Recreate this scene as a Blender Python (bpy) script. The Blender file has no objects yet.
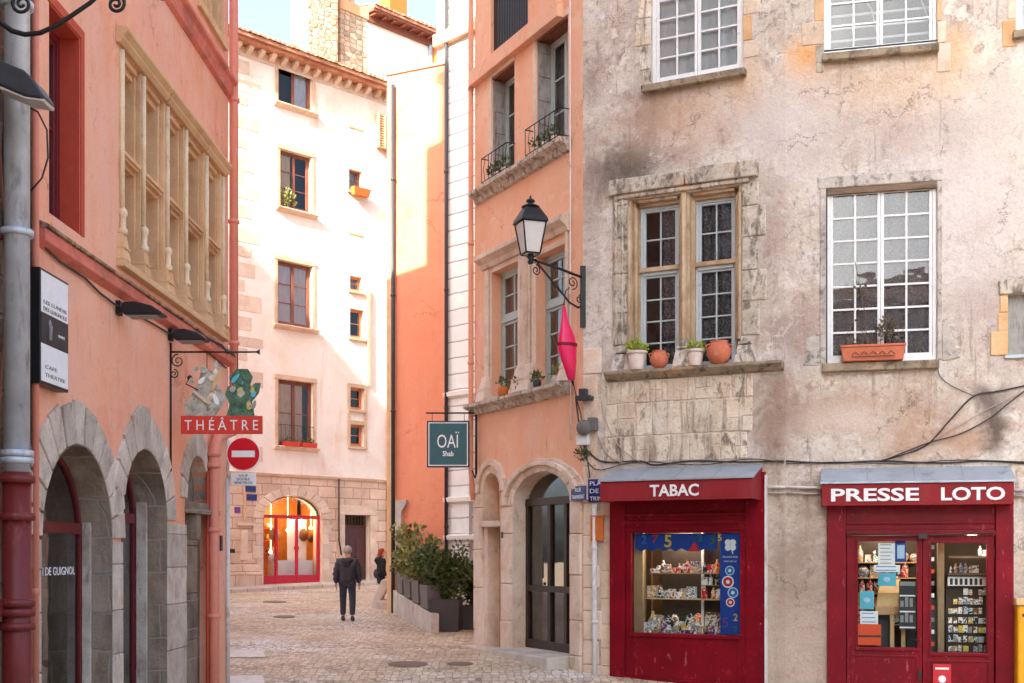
import bpy, bmesh, math, random
from mathutils import Vector, Matrix
from mathutils.geometry import tessellate_polygon
random.seed(7)
R = random.random
def U(a, b): return a + (b - a) * random.random()
PI = math.pi
scene = bpy.context.scene
COL = scene.collection
CZ = 2.3          # eye height; street level near the camera is z = 0
FOC = 1200.0      # focal length in pixels of the 1024 wide photograph
HOR = 554.0       # row of the horizon

def s2l(c):
    c = c / 255.0
    return c / 12.92 if c <= 0.04045 else ((c + 0.055) / 1.055) ** 2.4
def S(r, g, b, k=1.0): return (s2l(r) * k, s2l(g) * k, s2l(b) * k, 1.0)

def G(d):
    dd = max(d, 14.0); dd = min(dd, 62.0)
    t = min(max((21.0 - d) / 4.0, 0), 1); t = t * t * (3 - 2 * t)
    return 2.44 - 0.0294 * dd + 0.25 * t
def gz(d): return CZ - G(d)
def ground_at(px, py):
    lo, hi = 5.0, 80.0
    for _ in range(60):
        m = (lo + hi) / 2
        if FOC * G(m) / m > (py - HOR): lo = m
        else: hi = m
    d = lo
    return Vector(((px - 512) / FOC * d, d, gz(d)))
def P(px, py, d): return Vector(((px - 512) / FOC * d, d, CZ + (HOR - py) / FOC * d))

# ---------------------------------------------------------------- frames
class Frame:
    """x runs along a wall, y goes into it, z is up (world height)."""
    def __init__(s, x0, y0, x1, y1, z0=0.0):
        t = Vector((x1 - x0, y1 - y0)); s.len = t.length; t.normalize()
        s.t = t; s.o = Vector((x0, y0)); s.n = Vector((-t.y, t.x)); s.z0 = z0
        s.m = Matrix(((t.x, s.n.x, 0, x0), (t.y, s.n.y, 0, y0), (0, 0, 1, z0), (0, 0, 0, 1)))
    def uz(s, px, py=HOR, y=0.0):
        k = (px - 512) / FOC
        ox, oy = s.o + s.n * y
        # (ox + t.x u) = k (oy + t.y u)
        u = (k * oy - ox) / (s.t.x - k * s.t.y)
        d = oy + s.t.y * u
        return u, CZ - s.z0 + (HOR - py) / FOC * d
    def u(s, px, y=0.0): return s.uz(px, HOR, y)[0]
    def z(s, px, py, y=0.0): return s.uz(px, py, y)[1]
    def w(s, u, y, z): return s.m @ Vector((u, y, z))
def fpx(pa, da, pb, db): return Frame((pa - 512) / FOC * da, da, (pb - 512) / FOC * db, db)
def at(x, y, z=0.0, rz=0.0):
    return Frame(x, y, x + math.cos(rz), y + math.sin(rz), z)

# ---------------------------------------------------------------- mesh builder
class MB:
    def __init__(s): s.v = []; s.f = []; s.sm = []
    def add(s, vs, fs, smooth=False):
        b = len(s.v); s.v += [Vector(v) for v in vs]
        s.f += [tuple(i + b for i in f) for f in fs]; s.sm += [smooth] * len(fs); return s
    def box(s, x0, x1, y0, y1, z0, z1, jit=0.0):
        vs = [(x, y, z) for z in (z0, z1) for y in (y0, y1) for x in (x0, x1)]
        if jit: vs = [(a + U(-jit, jit), b, c + U(-jit, jit)) for a, b, c in vs]
        return s.add(vs, [(0, 2, 3, 1), (4, 5, 7, 6), (0, 1, 5, 4), (2, 6, 7, 3), (0, 4, 6, 2), (1, 3, 7, 5)])
    def hexa(s, vs):
        return s.add(vs, [(0, 2, 3, 1), (4, 5, 7, 6), (0, 1, 5, 4), (2, 6, 7, 3), (0, 4, 6, 2), (1, 3, 7, 5)])
    def prism(s, pts, y0, y1):
        """pts: (x,z) outline, counter-clockwise seen from -y"""
        n = len(pts)
        vs = [(x, y0, z) for x, z in pts] + [(x, y1, z) for x, z in pts]
        fs = [tuple(range(n)), tuple(range(2 * n - 1, n - 1, -1))]
        fs += [(i, n + i, n + (i + 1) % n, (i + 1) % n) for i in range(n)]
        return s.add(vs, fs)
    def xprism(s, pts, x0, x1):
        """pts: (y,z) profile extruded along x"""
        n = len(pts)
        vs = [(x0, y, z) for y, z in pts] + [(x1, y, z) for y, z in pts]
        fs = [tuple(range(n - 1, -1, -1)), tuple(range(n, 2 * n))]
        fs += [(i, (i + 1) % n, n + (i + 1) % n, n + i) for i in range(n)]
        return s.add(vs, fs)
    def tube(s, pts, r, n=8, cap=True):
        pts = [Vector(p) for p in pts]; rs = r if isinstance(r, (list, tuple)) else [r] * len(pts)
        vs = []; a = None
        for i, p in enumerate(pts):
            d = (pts[min(i + 1, len(pts) - 1)] - pts[max(i - 1, 0)])
            if d.length < 1e-9: d = Vector((0, 0, 1))
            d.normalize()
            if a is None:
                a = d.orthogonal().normalized()
            else:
                a = (a - d * a.dot(d))
                a = a.normalized() if a.length > 1e-6 else d.orthogonal().normalized()
            b = d.cross(a)
            vs += [p + (a * math.cos(2 * PI * k / n) + b * math.sin(2 * PI * k / n)) * rs[i] for k in range(n)]
        fs = [(i * n + k, i * n + (k + 1) % n, (i + 1) * n + (k + 1) % n, (i + 1) * n + k)
              for i in range(len(pts) - 1) for k in range(n)]
        if cap: fs += [tuple(range(n - 1, -1, -1)), tuple(range((len(pts) - 1) * n, len(pts) * n))]
        return s.add(vs, fs, True)
    def lathe(s, prof, cx=0, cy=0, cz=0, n=20, cap=True, sq=1.0):
        """prof: (r,z) list"""
        vs = [(cx + r * math.cos(2 * PI * k / n), cy + sq * r * math.sin(2 * PI * k / n), cz + z) for r, z in prof for k in range(n)]
        fs = [(i * n + k, i * n + (k + 1) % n, (i + 1) * n + (k + 1) % n, (i + 1) * n + k)
              for i in range(len(prof) - 1) for k in range(n)]
        if cap: fs += [tuple(range(n - 1, -1, -1)), tuple(range((len(prof) - 1) * n, len(prof) * n))]
        return s.add(vs, fs, True)
    def ball(s, c, r, n=10, sx=1, sy=1, sz=1):
        prof = [(r * math.sin(PI * i / n), -r * math.cos(PI * i / n)) for i in range(n + 1)]
        prof[0] = (1e-4, -r); prof[-1] = (1e-4, r)
        m = 2 * n
        vs = [(c[0] + sx * p * math.cos(2 * PI * k / m), c[1] + sy * p * math.sin(2 * PI * k / m), c[2] + sz * z) for p, z in prof for k in range(m)]
        fs = [(i * m + k, i * m + (k + 1) % m, (i + 1) * m + (k + 1) % m, (i + 1) * m + k) for i in range(n) for k in range(m)]
        return s.add(vs, fs, True)
    def disc(s, cx, y, cz, r, n=28, sx=1.0):
        return s.add([(cx + sx * r * math.cos(2 * PI * k / n), y, cz + r * math.sin(2 * PI * k / n)) for k in range(n)], [tuple(range(n))])
    def quad(s, a, b, c, d): return s.add([a, b, c, d], [(0, 1, 2, 3)])
    def join(s, o):
        b = len(s.v); s.v += o.v; s.f += [tuple(i + b for i in f) for f in o.f]; s.sm += o.sm; return s

TOP = {}
def topm(o):
    while o.parent: o = o.parent
    return TOP[o.name]
def props(o, label=None, cat=None, group=None, kind=None):
    if label: o['label'] = label
    if cat: o['category'] = cat
    if group: o['group'] = group
    if kind: o['kind'] = kind
    return o
def root(name, frame, label, cat, group=None):
    o = bpy.data.objects.new(name, None); COL.objects.link(o); o.matrix_world = frame.m
    o.empty_display_size = 0.2
    TOP[o.name] = frame.m.copy(); return props(o, label, cat, group)
def mk(name, mb, mat, parent=None, frame=None, bevel=0.0, label=None, cat=None, group=None, kind=None, solid=0.0):
    me = bpy.data.meshes.new(name)
    vs = mb.v
    if parent is not None and frame is not None:
        x = topm(parent).inverted() @ frame.m
        vs = [x @ v for v in vs]
    me.from_pydata([tuple(v) for v in vs], [], mb.f)
    me.polygons.foreach_set('use_smooth', mb.sm)
    me.update()
    me.materials.append(mat)
    o = bpy.data.objects.new(name, me); COL.objects.link(o)
    if parent is not None: o.parent = parent
    else:
        m = frame.m if frame else Matrix.Identity(4)
        o.matrix_world = m; TOP[o.name] = m.copy()
    if solid:
        s = o.modifiers.new('solid', 'SOLIDIFY'); s.thickness = solid
    if bevel:
        b = o.modifiers.new('bevel', 'BEVEL'); b.width = bevel; b.segments = 2; b.limit_method = 'ANGLE'; b.angle_limit = math.radians(50)
    return props(o, label, cat, group, kind)

def text(s, parent, mat, x, y, z, w=None, h=0.1, frame=None, name='lettering', ext=0.004, bold=0.0, arc=None, tilt=0.0, center=True):
    cu = bpy.data.curves.new('txt', 'FONT'); cu.body = s; cu.size = 1; cu.extrude = 0; cu.offset = bold
    cu.align_x = 'LEFT'; cu.resolution_u = 3
    to = bpy.data.objects.new('txt', cu); COL.objects.link(to)
    bpy.context.view_layer.update()
    dg = bpy.context.evaluated_depsgraph_get()
    me = bpy.data.meshes.new_from_object(to.evaluated_get(dg))
    COL.objects.unlink(to); bpy.data.objects.remove(to)
    vs = [v.co.copy() for v in me.vertices]; fs = [tuple(p.vertices) for p in me.polygons]
    bpy.data.meshes.remove(me)
    if not vs: return None
    x0 = min(v.x for v in vs); x1 = max(v.x for v in vs); y0 = min(v.y for v in vs); y1 = max(v.y for v in vs)
    sy = h / (y1 - y0); sx = (w / (x1 - x0)) if w else sy
    W = (x1 - x0) * sx
    out = MB(); nv = []
    for v in vs:
        a = (v.x - x0) * sx - (W / 2 if center else 0); b = (v.y - y0) * sy
        if arc:
            an = a / arc
            a2 = math.sin(an) * (arc + b); b = arc - math.cos(an) * (arc - b) if arc < 0 else (math.cos(an) * (arc + b) - arc); a = a2
        ct, st = math.cos(tilt), math.sin(tilt)
        nv.append((x + a * ct - b * st, y, z + a * st + b * ct))
    out.add(nv, fs)
    out.add([(p[0], p[1] - ext, p[2]) for p in nv], fs)
    # side walls from boundary edges
    ec = {}
    for f in fs:
        for i in range(len(f)):
            e = (f[i], f[(i + 1) % len(f)])
            if (e[1], e[0]) in ec: ec.pop((e[1], e[0]))
            else: ec[e] = 1
    n = len(nv)
    sides = [(a, b, b + n, a + n) for a, b in ec]
    out.f += sides; out.sm += [False] * len(sides)
    return mk(name, out, mat, parent, frame)

# ---------------------------------------------------------------- materials
def newmat(name):
    m = bpy.data.materials.new(name); m.use_nodes = True
    nt = m.node_tree; nt.nodes.clear()
    o = nt.nodes.new('ShaderNodeOutputMaterial'); b = nt.nodes.new('ShaderNodeBsdfPrincipled')
    nt.links.new(b.outputs[0], o.inputs[0]); return m, nt, b
def N(nt, t, **k):
    n = nt.nodes.new(t)
    for a, v in k.items(): setattr(n, a, v)
    return n
def ramp(nt, src, stops, interp='LINEAR'):
    r = N(nt, 'ShaderNodeValToRGB'); cr = r.color_ramp; cr.interpolation = interp
    while len(cr.elements) < len(stops): cr.elements.new(0.5)
    for e, (p, c) in zip(cr.elements, stops): e.position = p; e.color = c
    nt.links.new(src, r.inputs[0]); return r.outputs[0]
def mixc(nt, f, a, b, mode='MIX'):
    m = N(nt, 'ShaderNodeMix', data_type='RGBA', blend_type=mode)
    for i, v in ((0, f), (6, a), (7, b)):
        if hasattr(v, 'is_linked') or hasattr(v, 'links'): nt.links.new(v, m.inputs[i])
        else: m.inputs[i].default_value = v
    return m.outputs[2]
def noise(nt, co, scale, detail=4, rough=0.6, dist=0.0, sc=(1, 1, 1), off=0.0):
    mp = N(nt, 'ShaderNodeMapping'); mp.inputs['Scale'].default_value = sc; mp.inputs['Location'].default_value = (off, off * 1.7, off * .6)
    nt.links.new(co, mp.inputs[0])
    n = N(nt, 'ShaderNodeTexNoise'); n.inputs['Scale'].default_value = scale; n.inputs['Detail'].default_value = detail
    n.inputs['Roughness'].default_value = rough; n.inputs['Distortion'].default_value = dist
    nt.links.new(mp.outputs[0], n.inputs['Vector']); return n.outputs['Fac']
def coords(nt): return N(nt, 'ShaderNodeTexCoord').outputs['Object']
GRAY = lambda v: (v, v, v, 1)

def surf(name, stops, scale=1.5, detail=5, dist=0.3, sc=(1, 1, 1), layers=(), bump=0.15, bscale=25, rough=0.85,
         metal=0.0, isl=0.0, bricks=None, grain=0.08, zmix=None, spec=0.3, coat=0.0, cells=None, blots=(), cracks=None):
    """procedural surface: noise ramp + mask layers (scale, lo, hi, colour, strength, stretch) + joints + per-piece variation"""
    m, nt, b = newmat(name); co = coords(nt); L = nt.links
    c = ramp(nt, noise(nt, co, scale, detail, 0.62, dist, sc), stops)
    for i, (ls, lo, hi, col, st, lsc) in enumerate(layers):
        f = ramp(nt, noise(nt, co, ls, 5, 0.65, 0.4, lsc, off=3.1 * (i + 1)), [(lo, GRAY(0)), (hi, GRAY(st))])
        c = mixc(nt, f, c, col)
    if zmix:
        z0, z1, col, st = zmix
        sp = N(nt, 'ShaderNodeSeparateXYZ'); L.new(co, sp.inputs[0])
        mr = N(nt, 'ShaderNodeMapRange'); mr.inputs[1].default_value = z0; mr.inputs[2].default_value = z1
        nn = noise(nt, co, 1.3, 5, .65, .5, off=9)
        ad = N(nt, 'ShaderNodeMath', operation='MULTIPLY_ADD'); L.new(nn, ad.inputs[0]); ad.inputs[1].default_value = 2.2; L.new(sp.outputs[2], ad.inputs[2])
        L.new(ad.outputs[0], mr.inputs[0])
        mr.inputs[3].default_value = st; mr.inputs[4].default_value = 0
        c = mixc(nt, mr.outputs[0], c, col)
    if blots:
        bn_ = noise(nt, co, 1.7, 7, .68, .8, off=4); bf = noise(nt, co, 6, 5, .7, .4, (1, 1, .5), off=7)
        for (bu_, bz_, ru, rz, col, st) in blots:
            vm = N(nt, 'ShaderNodeVectorMath', operation='MULTIPLY_ADD'); L.new(co, vm.inputs[0]); vm.inputs[1].default_value = (1 / ru, 0, 1 / rz); vm.inputs[2].default_value = (-bu_ / ru, 0, -bz_ / rz)
            ln_ = N(nt, 'ShaderNodeVectorMath', operation='LENGTH'); L.new(vm.outputs[0], ln_.inputs[0])
            a1_ = N(nt, 'ShaderNodeMath', operation='MULTIPLY_ADD'); L.new(bn_, a1_.inputs[0]); a1_.inputs[1].default_value = 2.4; L.new(ln_.outputs['Value'], a1_.inputs[2])
            a2_ = N(nt, 'ShaderNodeMath', operation='MULTIPLY_ADD'); L.new(bf, a2_.inputs[0]); a2_.inputs[1].default_value = .8; L.new(a1_.outputs[0], a2_.inputs[2])
            f = N(nt, 'ShaderNodeMapRange'); L.new(a2_.outputs[0], f.inputs[0]); f.inputs[1].default_value = 1.75; f.inputs[2].default_value = 2.9; f.inputs[3].default_value = st; f.inputs[4].default_value = 0
            c = mixc(nt, f.outputs[0], c, col)
    if cracks:
        csc, ccol, cst = cracks
        wv = N(nt, 'ShaderNodeTexNoise'); wv.inputs['Scale'].default_value = 1.6; wv.inputs['Detail'].default_value = 6; wv.inputs['Roughness'].default_value = .7; L.new(co, wv.inputs['Vector'])
        wa = N(nt, 'ShaderNodeVectorMath', operation='MULTIPLY_ADD'); L.new(wv.outputs['Color'], wa.inputs[0]); wa.inputs[1].default_value = (.9, .9, .9); L.new(co, wa.inputs[2])
        cv = N(nt, 'ShaderNodeTexVoronoi', feature='DISTANCE_TO_EDGE'); cv.inputs['Scale'].default_value = csc; L.new(wa.outputs[0], cv.inputs['Vector'])
        cl = ramp(nt, cv.outputs['Distance'], [(0.0, GRAY(cst)), (0.012, GRAY(0))])
        cm_ = ramp(nt, noise(nt, co, .9, 3, .6, 0, off=12), [(0.5, GRAY(0)), (0.58, GRAY(1))])
        c = mixc(nt, mixc(nt, 1.0, cl, cm_, 'MULTIPLY'), c, ccol)
    hgt = noise(nt, co, bscale, 6, 0.7, 0.2)
    hl = noise(nt, co, bscale * .12, 4, 0.6, 0.2, off=5)
    ad = N(nt, 'ShaderNodeMath', operation='MULTIPLY_ADD'); L.new(hl, ad.inputs[0]); ad.inputs[1].default_value = 1.6; L.new(hgt, ad.inputs[2])
    height = ad.outputs[0]
    if isl:
        g = N(nt, 'ShaderNodeNewGeometry')
        k = ramp(nt, g.outputs['Random Per Island'], [(0, GRAY(1 - isl)), (1, GRAY(1 + isl * .6))])
        c = mixc(nt, 1.0, c, k, 'MULTIPLY')
    if grain:
        gr = ramp(nt, noise(nt, co, bscale * 2.3, 3, .8), [(0.3, GRAY(1 - grain * 2)), (0.7, GRAY(1 + grain))])
        c = mixc(nt, 1.0, c, gr, 'MULTIPLY')
    if bricks:
        bw, bh, ms, mcol, var = bricks[:5]
        sp = N(nt, 'ShaderNodeSeparateXYZ'); L.new(co, sp.inputs[0])
        wn = noise(nt, co, 2.5, 3, .6, 0, off=2)
        sx = N(nt, 'ShaderNodeMath', operation='ADD'); L.new(sp.outputs[0], sx.inputs[0]); L.new(sp.outputs[1], sx.inputs[1])
        sx2 = N(nt, 'ShaderNodeMath', operation='MULTIPLY_ADD'); L.new(wn, sx2.inputs[0]); sx2.inputs[1].default_value = bh * .25; L.new(sx.outputs[0], sx2.inputs[2])
        sz2 = N(nt, 'ShaderNodeMath', operation='MULTIPLY_ADD'); L.new(wn, sz2.inputs[0]); sz2.inputs[1].default_value = bh * .15; L.new(sp.outputs[2], sz2.inputs[2])
        cb = N(nt, 'ShaderNodeCombineXYZ'); L.new(sx2.outputs[0], cb.inputs[0]); L.new(sz2.outputs[0], cb.inputs[1])
        br = N(nt, 'ShaderNodeTexBrick'); br.inputs['Scale'].default_value = 1; br.inputs['Mortar Size'].default_value = ms
        br.inputs['Mortar Smooth'].default_value = .35; br.inputs['Brick Width'].default_value = bw; br.inputs['Row Height'].default_value = bh
        br.inputs['Color1'].default_value = GRAY(1 - var); br.inputs['Color2'].default_value = GRAY(1 + var * .6); br.inputs['Mortar'].default_value = GRAY(1)
        L.new(cb.outputs[0], br.inputs['Vector'])
        c = mixc(nt, 1.0, c, br.outputs['Color'], 'MULTIPLY')
        c = mixc(nt, br.outputs['Fac'], c, mcol)
        ad2 = N(nt, 'ShaderNodeMath', operation='MULTIPLY_ADD'); L.new(br.outputs['Fac'], ad2.inputs[0]); ad2.inputs[1].default_value = -1.5; L.new(height, ad2.inputs[2])
        height = ad2.outputs[0]
    if cells:
        cs, csc, mcol, var, mw = cells
        mp = N(nt, 'ShaderNodeMapping'); mp.inputs['Scale'].default_value = csc; L.new(co, mp.inputs[0])
        wn = N(nt, 'ShaderNodeTexNoise'); wn.inputs['Scale'].default_value = 2.2; L.new(mp.outputs[0], wn.inputs['Vector'])
        va = N(nt, 'ShaderNodeVectorMath', operation='MULTIPLY_ADD'); L.new(wn.outputs['Color'], va.inputs[0]); va.inputs[1].default_value = (.12, .12, .12); L.new(mp.outputs[0], va.inputs[2])
        v1 = N(nt, 'ShaderNodeTexVoronoi', feature='DISTANCE_TO_EDGE'); v1.inputs['Scale'].default_value = cs; v1.inputs['Randomness'].default_value = .5
        v2 = N(nt, 'ShaderNodeTexVoronoi', feature='F1'); v2.inputs['Scale'].default_value = cs; v2.inputs['Randomness'].default_value = .5
        L.new(va.outputs[0], v1.inputs['Vector']); L.new(va.outputs[0], v2.inputs['Vector'])
        sc2 = N(nt, 'ShaderNodeSeparateColor'); L.new(v2.outputs['Color'], sc2.inputs[0])
        k = ramp(nt, sc2.outputs[0], [(0, GRAY(1 - var)), (1, GRAY(1 + var * .7))])
        c = mixc(nt, 1.0, c, k, 'MULTIPLY')
        mk_ = ramp(nt, v1.outputs['Distance'], [(0.0, GRAY(1)), (mw, GRAY(0))])
        c = mixc(nt, mk_, c, mcol)
        hh = ramp(nt, v1.outputs['Distance'], [(0, GRAY(0)), (mw * 2.5, GRAY(1))])
        ad2 = N(nt, 'ShaderNodeMath', operation='MULTIPLY_ADD'); L.new(hh, ad2.inputs[0]); ad2.inputs[1].default_value = 1.4; L.new(height, ad2.inputs[2])
        height = ad2.outputs[0]
    L.new(c, b.inputs['Base Color'])
    if bump:
        bp = N(nt, 'ShaderNodeBump'); bp.inputs['Strength'].default_value = min(1.0, bump * 3); bp.inputs['Distance'].default_value = 0.02
        L.new(height, bp.inputs['Height']); L.new(bp.outputs[0], b.inputs['Normal'])
    b.inputs['Roughness'].default_value = rough; b.inputs['Metallic'].default_value = metal
    b.inputs['Specular IOR Level'].default_value = spec
    if coat: b.inputs['Coat Weight'].default_value = coat; b.inputs['Coat Roughness'].default_value = .15
    return m

def plain(name, col, rough=0.6, metal=0.0, var=0.12, scale=9, bump=0.04, spec=0.4, emit=0.0, dirt=None, coat=0.0):
    c0 = tuple(x * (1 - var) for x in col[:3]) + (1,); c1 = tuple(min(1, x * (1 + var)) for x in col[:3]) + (1,)
    lay = [dirt] if dirt else []
    m = surf(name, [(0.3, c0), (0.7, c1)], scale=scale, bump=bump, rough=rough, metal=metal, layers=lay, grain=0.02, spec=spec, bscale=18, coat=coat)
    if emit:
        b = [n for n in m.node_tree.nodes if n.type == 'BSDF_PRINCIPLED'][0]
        b.inputs['Emission Color'].default_value = col; b.inputs['Emission Strength'].default_value = emit
    return m

def glass(name, tint=(0.9, 0.95, 0.95, 1), refl=0.6, rough=0.01, body=None):
    m = bpy.data.materials.new(name); m.use_nodes = True; nt = m.node_tree; nt.nodes.clear(); L = nt.links
    o = N(nt, 'ShaderNodeOutputMaterial'); tr = N(nt, 'ShaderNodeBsdfTransparent'); tr.inputs[0].default_value = tint
    gl = N(nt, 'ShaderNodeBsdfGlossy'); gl.inputs['Roughness'].default_value = rough
    fr = N(nt, 'ShaderNodeFresnel'); fr.inputs[0].default_value = 1.5
    k = N(nt, 'ShaderNodeMath', operation='MULTIPLY_ADD'); L.new(fr.outputs[0], k.inputs[0]); k.inputs[1].default_value = 1.0 + refl; k.inputs[2].default_value = refl * .08; k.use_clamp = True
    co = coords(nt); h = noise(nt, co, 1.6, 2, .5); bp = N(nt, 'ShaderNodeBump'); bp.inputs['Strength'].default_value = .25; bp.inputs['Distance'].default_value = .02
    L.new(h, bp.inputs['Height']); L.new(bp.outputs[0], gl.inputs['Normal'])
    mx = N(nt, 'ShaderNodeMixShader'); L.new(k.outputs[0], mx.inputs[0]); L.new(tr.outputs[0], mx.inputs[1]); L.new(gl.outputs[0], mx.inputs[2])
    L.new(mx.outputs[0], o.inputs[0]); return m

def lace(name, col, hole=0.45, scale=14):
    """curtain cloth with an openwork pattern; the holes let the dark room through"""
    m, nt, b = newmat(name); co = coords(nt); L = nt.links
    v = N(nt, 'ShaderNodeTexVoronoi', feature='F1'); v.inputs['Scale'].default_value = scale; L.new(co, v.inputs['Vector'])
    n = noise(nt, co, scale * .6, 4, .7, 1.5)
    ad = N(nt, 'ShaderNodeMath', operation='MULTIPLY_ADD'); L.new(v.outputs['Distance'], ad.inputs[0]); ad.inputs[1].default_value = .55; L.new(n, ad.inputs[2])
    f = ramp(nt, ad.outputs[0], [(0.8, GRAY(hole)), (1.05, GRAY(.9))])
    b.inputs['Base Color'].default_value = col; b.inputs['Roughness'].default_value = .9
    L.new(f, b.inputs['Alpha']); return m
# ---------------------------------------------------------------- palette
M_ = {}
R1 = fpx(583, 19.6, 785, 18.16)
B2 = Vector(R1.w(R1.len, 0, 0)); R2 = Frame(B2.x, B2.y, B2.x + 4.2 * 1.3, B2.y - 1.3)
def rblot(px, py, rx, ry, col, st):
    fr_ = R1 if px < 785 else R2; u, z = fr_.uz(px, py); p = R1.m.inverted() @ fr_.w(u, 0, z)
    return (p.x, p.z, rx / 63.0 * 1.25, ry / 66.0, col, st)
RB = [(628, 168, 30, 30, S(96, 84, 74), .9), (590, 75, 14, 30, S(140, 116, 106), .7), (590, 200, 10, 90, S(160, 138, 128), .5), (655, 105, 26, 34, S(140, 112, 94), .7), (690, 118, 50, 40, S(196, 160, 134), .7), (745, 80, 18, 30, S(214, 166, 118), .6),
      (880, 88, 90, 36, S(206, 174, 144), .7), (806, 56, 18, 26, S(226, 160, 92), .9), (950, 60, 16, 40, S(216, 172, 124), .7), (860, 408, 90, 30, S(176, 144, 120), .8), (770, 410, 22, 60, S(150, 122, 104), .75), (800, 340, 16, 60, S(156, 128, 120), .6),
      (940, 440, 60, 24, S(184, 146, 120), .8), (996, 430, 10, 34, S(84, 70, 64), .85), (986, 398, 10, 14, S(84, 74, 70), .8), (960, 215, 60, 90, S(212, 200, 194), .9), (790, 130, 46, 60, S(210, 196, 188), .9), (850, 420, 30, 18, S(214, 196, 180), .8),
      (795, 560, 26, 80, S(150, 126, 112), .7), (795, 640, 26, 40, S(190, 168, 152), .7), (1010, 110, 60, 50, S(206, 192, 182), .8), (770, 250, 18, 60, S(170, 144, 136), .55), (1000, 330, 30, 60, S(176, 154, 146), .6), (900, 130, 60, 24, S(170, 146, 138), .45), (830, 150, 50, 20, S(196, 178, 166), .6)]
M_['plaster'] = surf('old_pink_grey_plaster', [(0.25, S(178, 160, 146)), (0.42, S(206, 190, 174)), (0.55, S(218, 206, 192)), (0.72, S(220, 204, 182)), (0.85, S(190, 162, 138))],
    scale=0.6, detail=9, dist=0.9, bump=0.25, bscale=14, rough=0.95, grain=0.08, blots=[rblot(*b) for b in RB],
    layers=[(1.1, 0.48, 0.68, S(158, 134, 126), .55, (1, 1, 1)), (1.7, 0.52, 0.64, S(214, 202, 194), .8, (1, 1, .8)),
            (2.2, .58, .74, S(128, 104, 96), .7, (1.5, 1, .5)), (3.1, .6, .66, S(204, 164, 130), .45, (1, 1, 1)), (5, .62, .70, S(104, 88, 80), .6, (1, 1, .7)), (2.6, .585, .60, S(228, 216, 204), .7, (1, 1, 1.2)), (3.6, .62, .635, S(170, 138, 118), .6, (1, 1, 1)), (11, .52, .66, S(120, 104, 96), .4, (1, 1, 1)), (16, .6, .66, S(232, 222, 212), .5, (1, 1, 1)), (1.1, .6, .62, S(186, 172, 160), .45, (1, 1, 1.4)), (2.4, .6, .68, S(120, 98, 84), .5, (4, 1, .28)), (3, .63, .69, S(232, 222, 210), .4, (5, 1, .3))],
    zmix=(2.2, 4.6, S(170, 142, 120), .55), cracks=(.9, S(96, 80, 72), .75))
M_['stone_highlight'] = surf('highlight_gold_colonnette', [(0.3, S(222, 190, 150)), (0.7, S(240, 220, 190))], scale=3, bump=.15, rough=.9, isl=.1, layers=[(5, .58, .7, S(190, 150, 110), .6, (1, 1, .6))])  # highlights on the mullion fronts put into a paler stone colour
M_['salmon'] = surf('salmon_limewash', [(0.3, S(230, 154, 120)), (0.5, S(236, 168, 136)), (0.7, S(240, 184, 156))], scale=.5, detail=6, dist=.5, bump=.07, bscale=9, rough=.92, grain=.03,
    layers=[(.9, .45, .75, S(232, 190, 176), .7, (1, 1, .35)), (1.8, .58, .78, S(196, 116, 96), .45, (2, 2, .3)), (2.4, .6, .63, S(232, 176, 156), .5, (1, 1, 1)), (5, .62, .74, S(150, 96, 80), .4, (2.5, 2.5, .35)), (12, .58, .68, S(190, 124, 104), .3, (1, 1, 1))], zmix=(.0, 2.6, S(196, 150, 134), .55), cracks=(.8, S(150, 84, 66), .6))
M_['rose_edge'] = surf('rose_ledge', [(0.3, S(205, 105, 88)), (0.7, S(228, 138, 118))], scale=2, bump=.08, rough=.9,
    layers=[(6, .5, .66, S(150, 100, 84), .6, (.4, .4, 1))])
M_['ledge_cap'] = surf('weathered_ledge_cap', [(0.3, S(130, 105, 88)), (0.7, S(205, 160, 130))], scale=5, bump=.2, rough=.95,
    layers=[(9, .45, .6, S(82, 68, 56), .8, (1, 1, 1))])
M_['red_reveal'] = plain('brick_red_paint', S(188, 72, 50), .8, var=.1)
M_['sandstone'] = surf('golden_sandstone', [(0.3, S(212, 164, 118)), (0.7, S(230, 194, 152))], scale=1.6, bump=.12, bscale=30, rough=.9, isl=.12,
    layers=[(3, .55, .75, S(182, 138, 92), .6, (1, 1, .6)), (4, .6, .75, S(228, 212, 186), .6, (1, 1, 1))])
M_['grey_stone'] = surf('weathered_grey_stone', [(0.25, S(168, 152, 138)), (0.5, S(206, 190, 174)), (0.75, S(228, 216, 202))], scale=2.4, bump=.3, bscale=20, rough=.95, isl=.26,
    layers=[(5, .55, .7, S(112, 100, 92), .7, (2.5, 2.5, .6)), (3, .6, .75, S(222, 214, 204), .6, (1, 1, 1))])
M_['dark_jamb'] = surf('dark_block_stone', [(0.3, S(108, 92, 78)), (0.7, S(168, 148, 128))], scale=2, bump=.3, bscale=16, rough=.95,  # darker block stone for the arch reveals and pier
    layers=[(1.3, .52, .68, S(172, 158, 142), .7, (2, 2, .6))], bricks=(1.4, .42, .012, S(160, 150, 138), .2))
M_['soot_stone'] = surf('old_dark_stone', [(0.3, S(80, 68, 58)), (0.7, S(158, 132, 108))], scale=1.6, bump=.4, bscale=10, rough=.95,
    layers=[(3, .5, .7, S(60, 52, 46), .7, (1, 1, .5))], bricks=(.7, .34, .03, S(120, 104, 88), .25))
M_['cream_wall'] = surf('cream_lime_render', [(0.3, S(228, 208, 186)), (0.55, S(238, 226, 210)), (0.75, S(230, 208, 188))], scale=.5, bump=.1, rough=.95, dist=.6,
    layers=[(1.1, .55, .75, S(226, 172, 130), .6, (1.4, 1, .3)), (2.2, .6, .7, S(214, 182, 160), .5, (1, 1, 1))])
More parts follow.
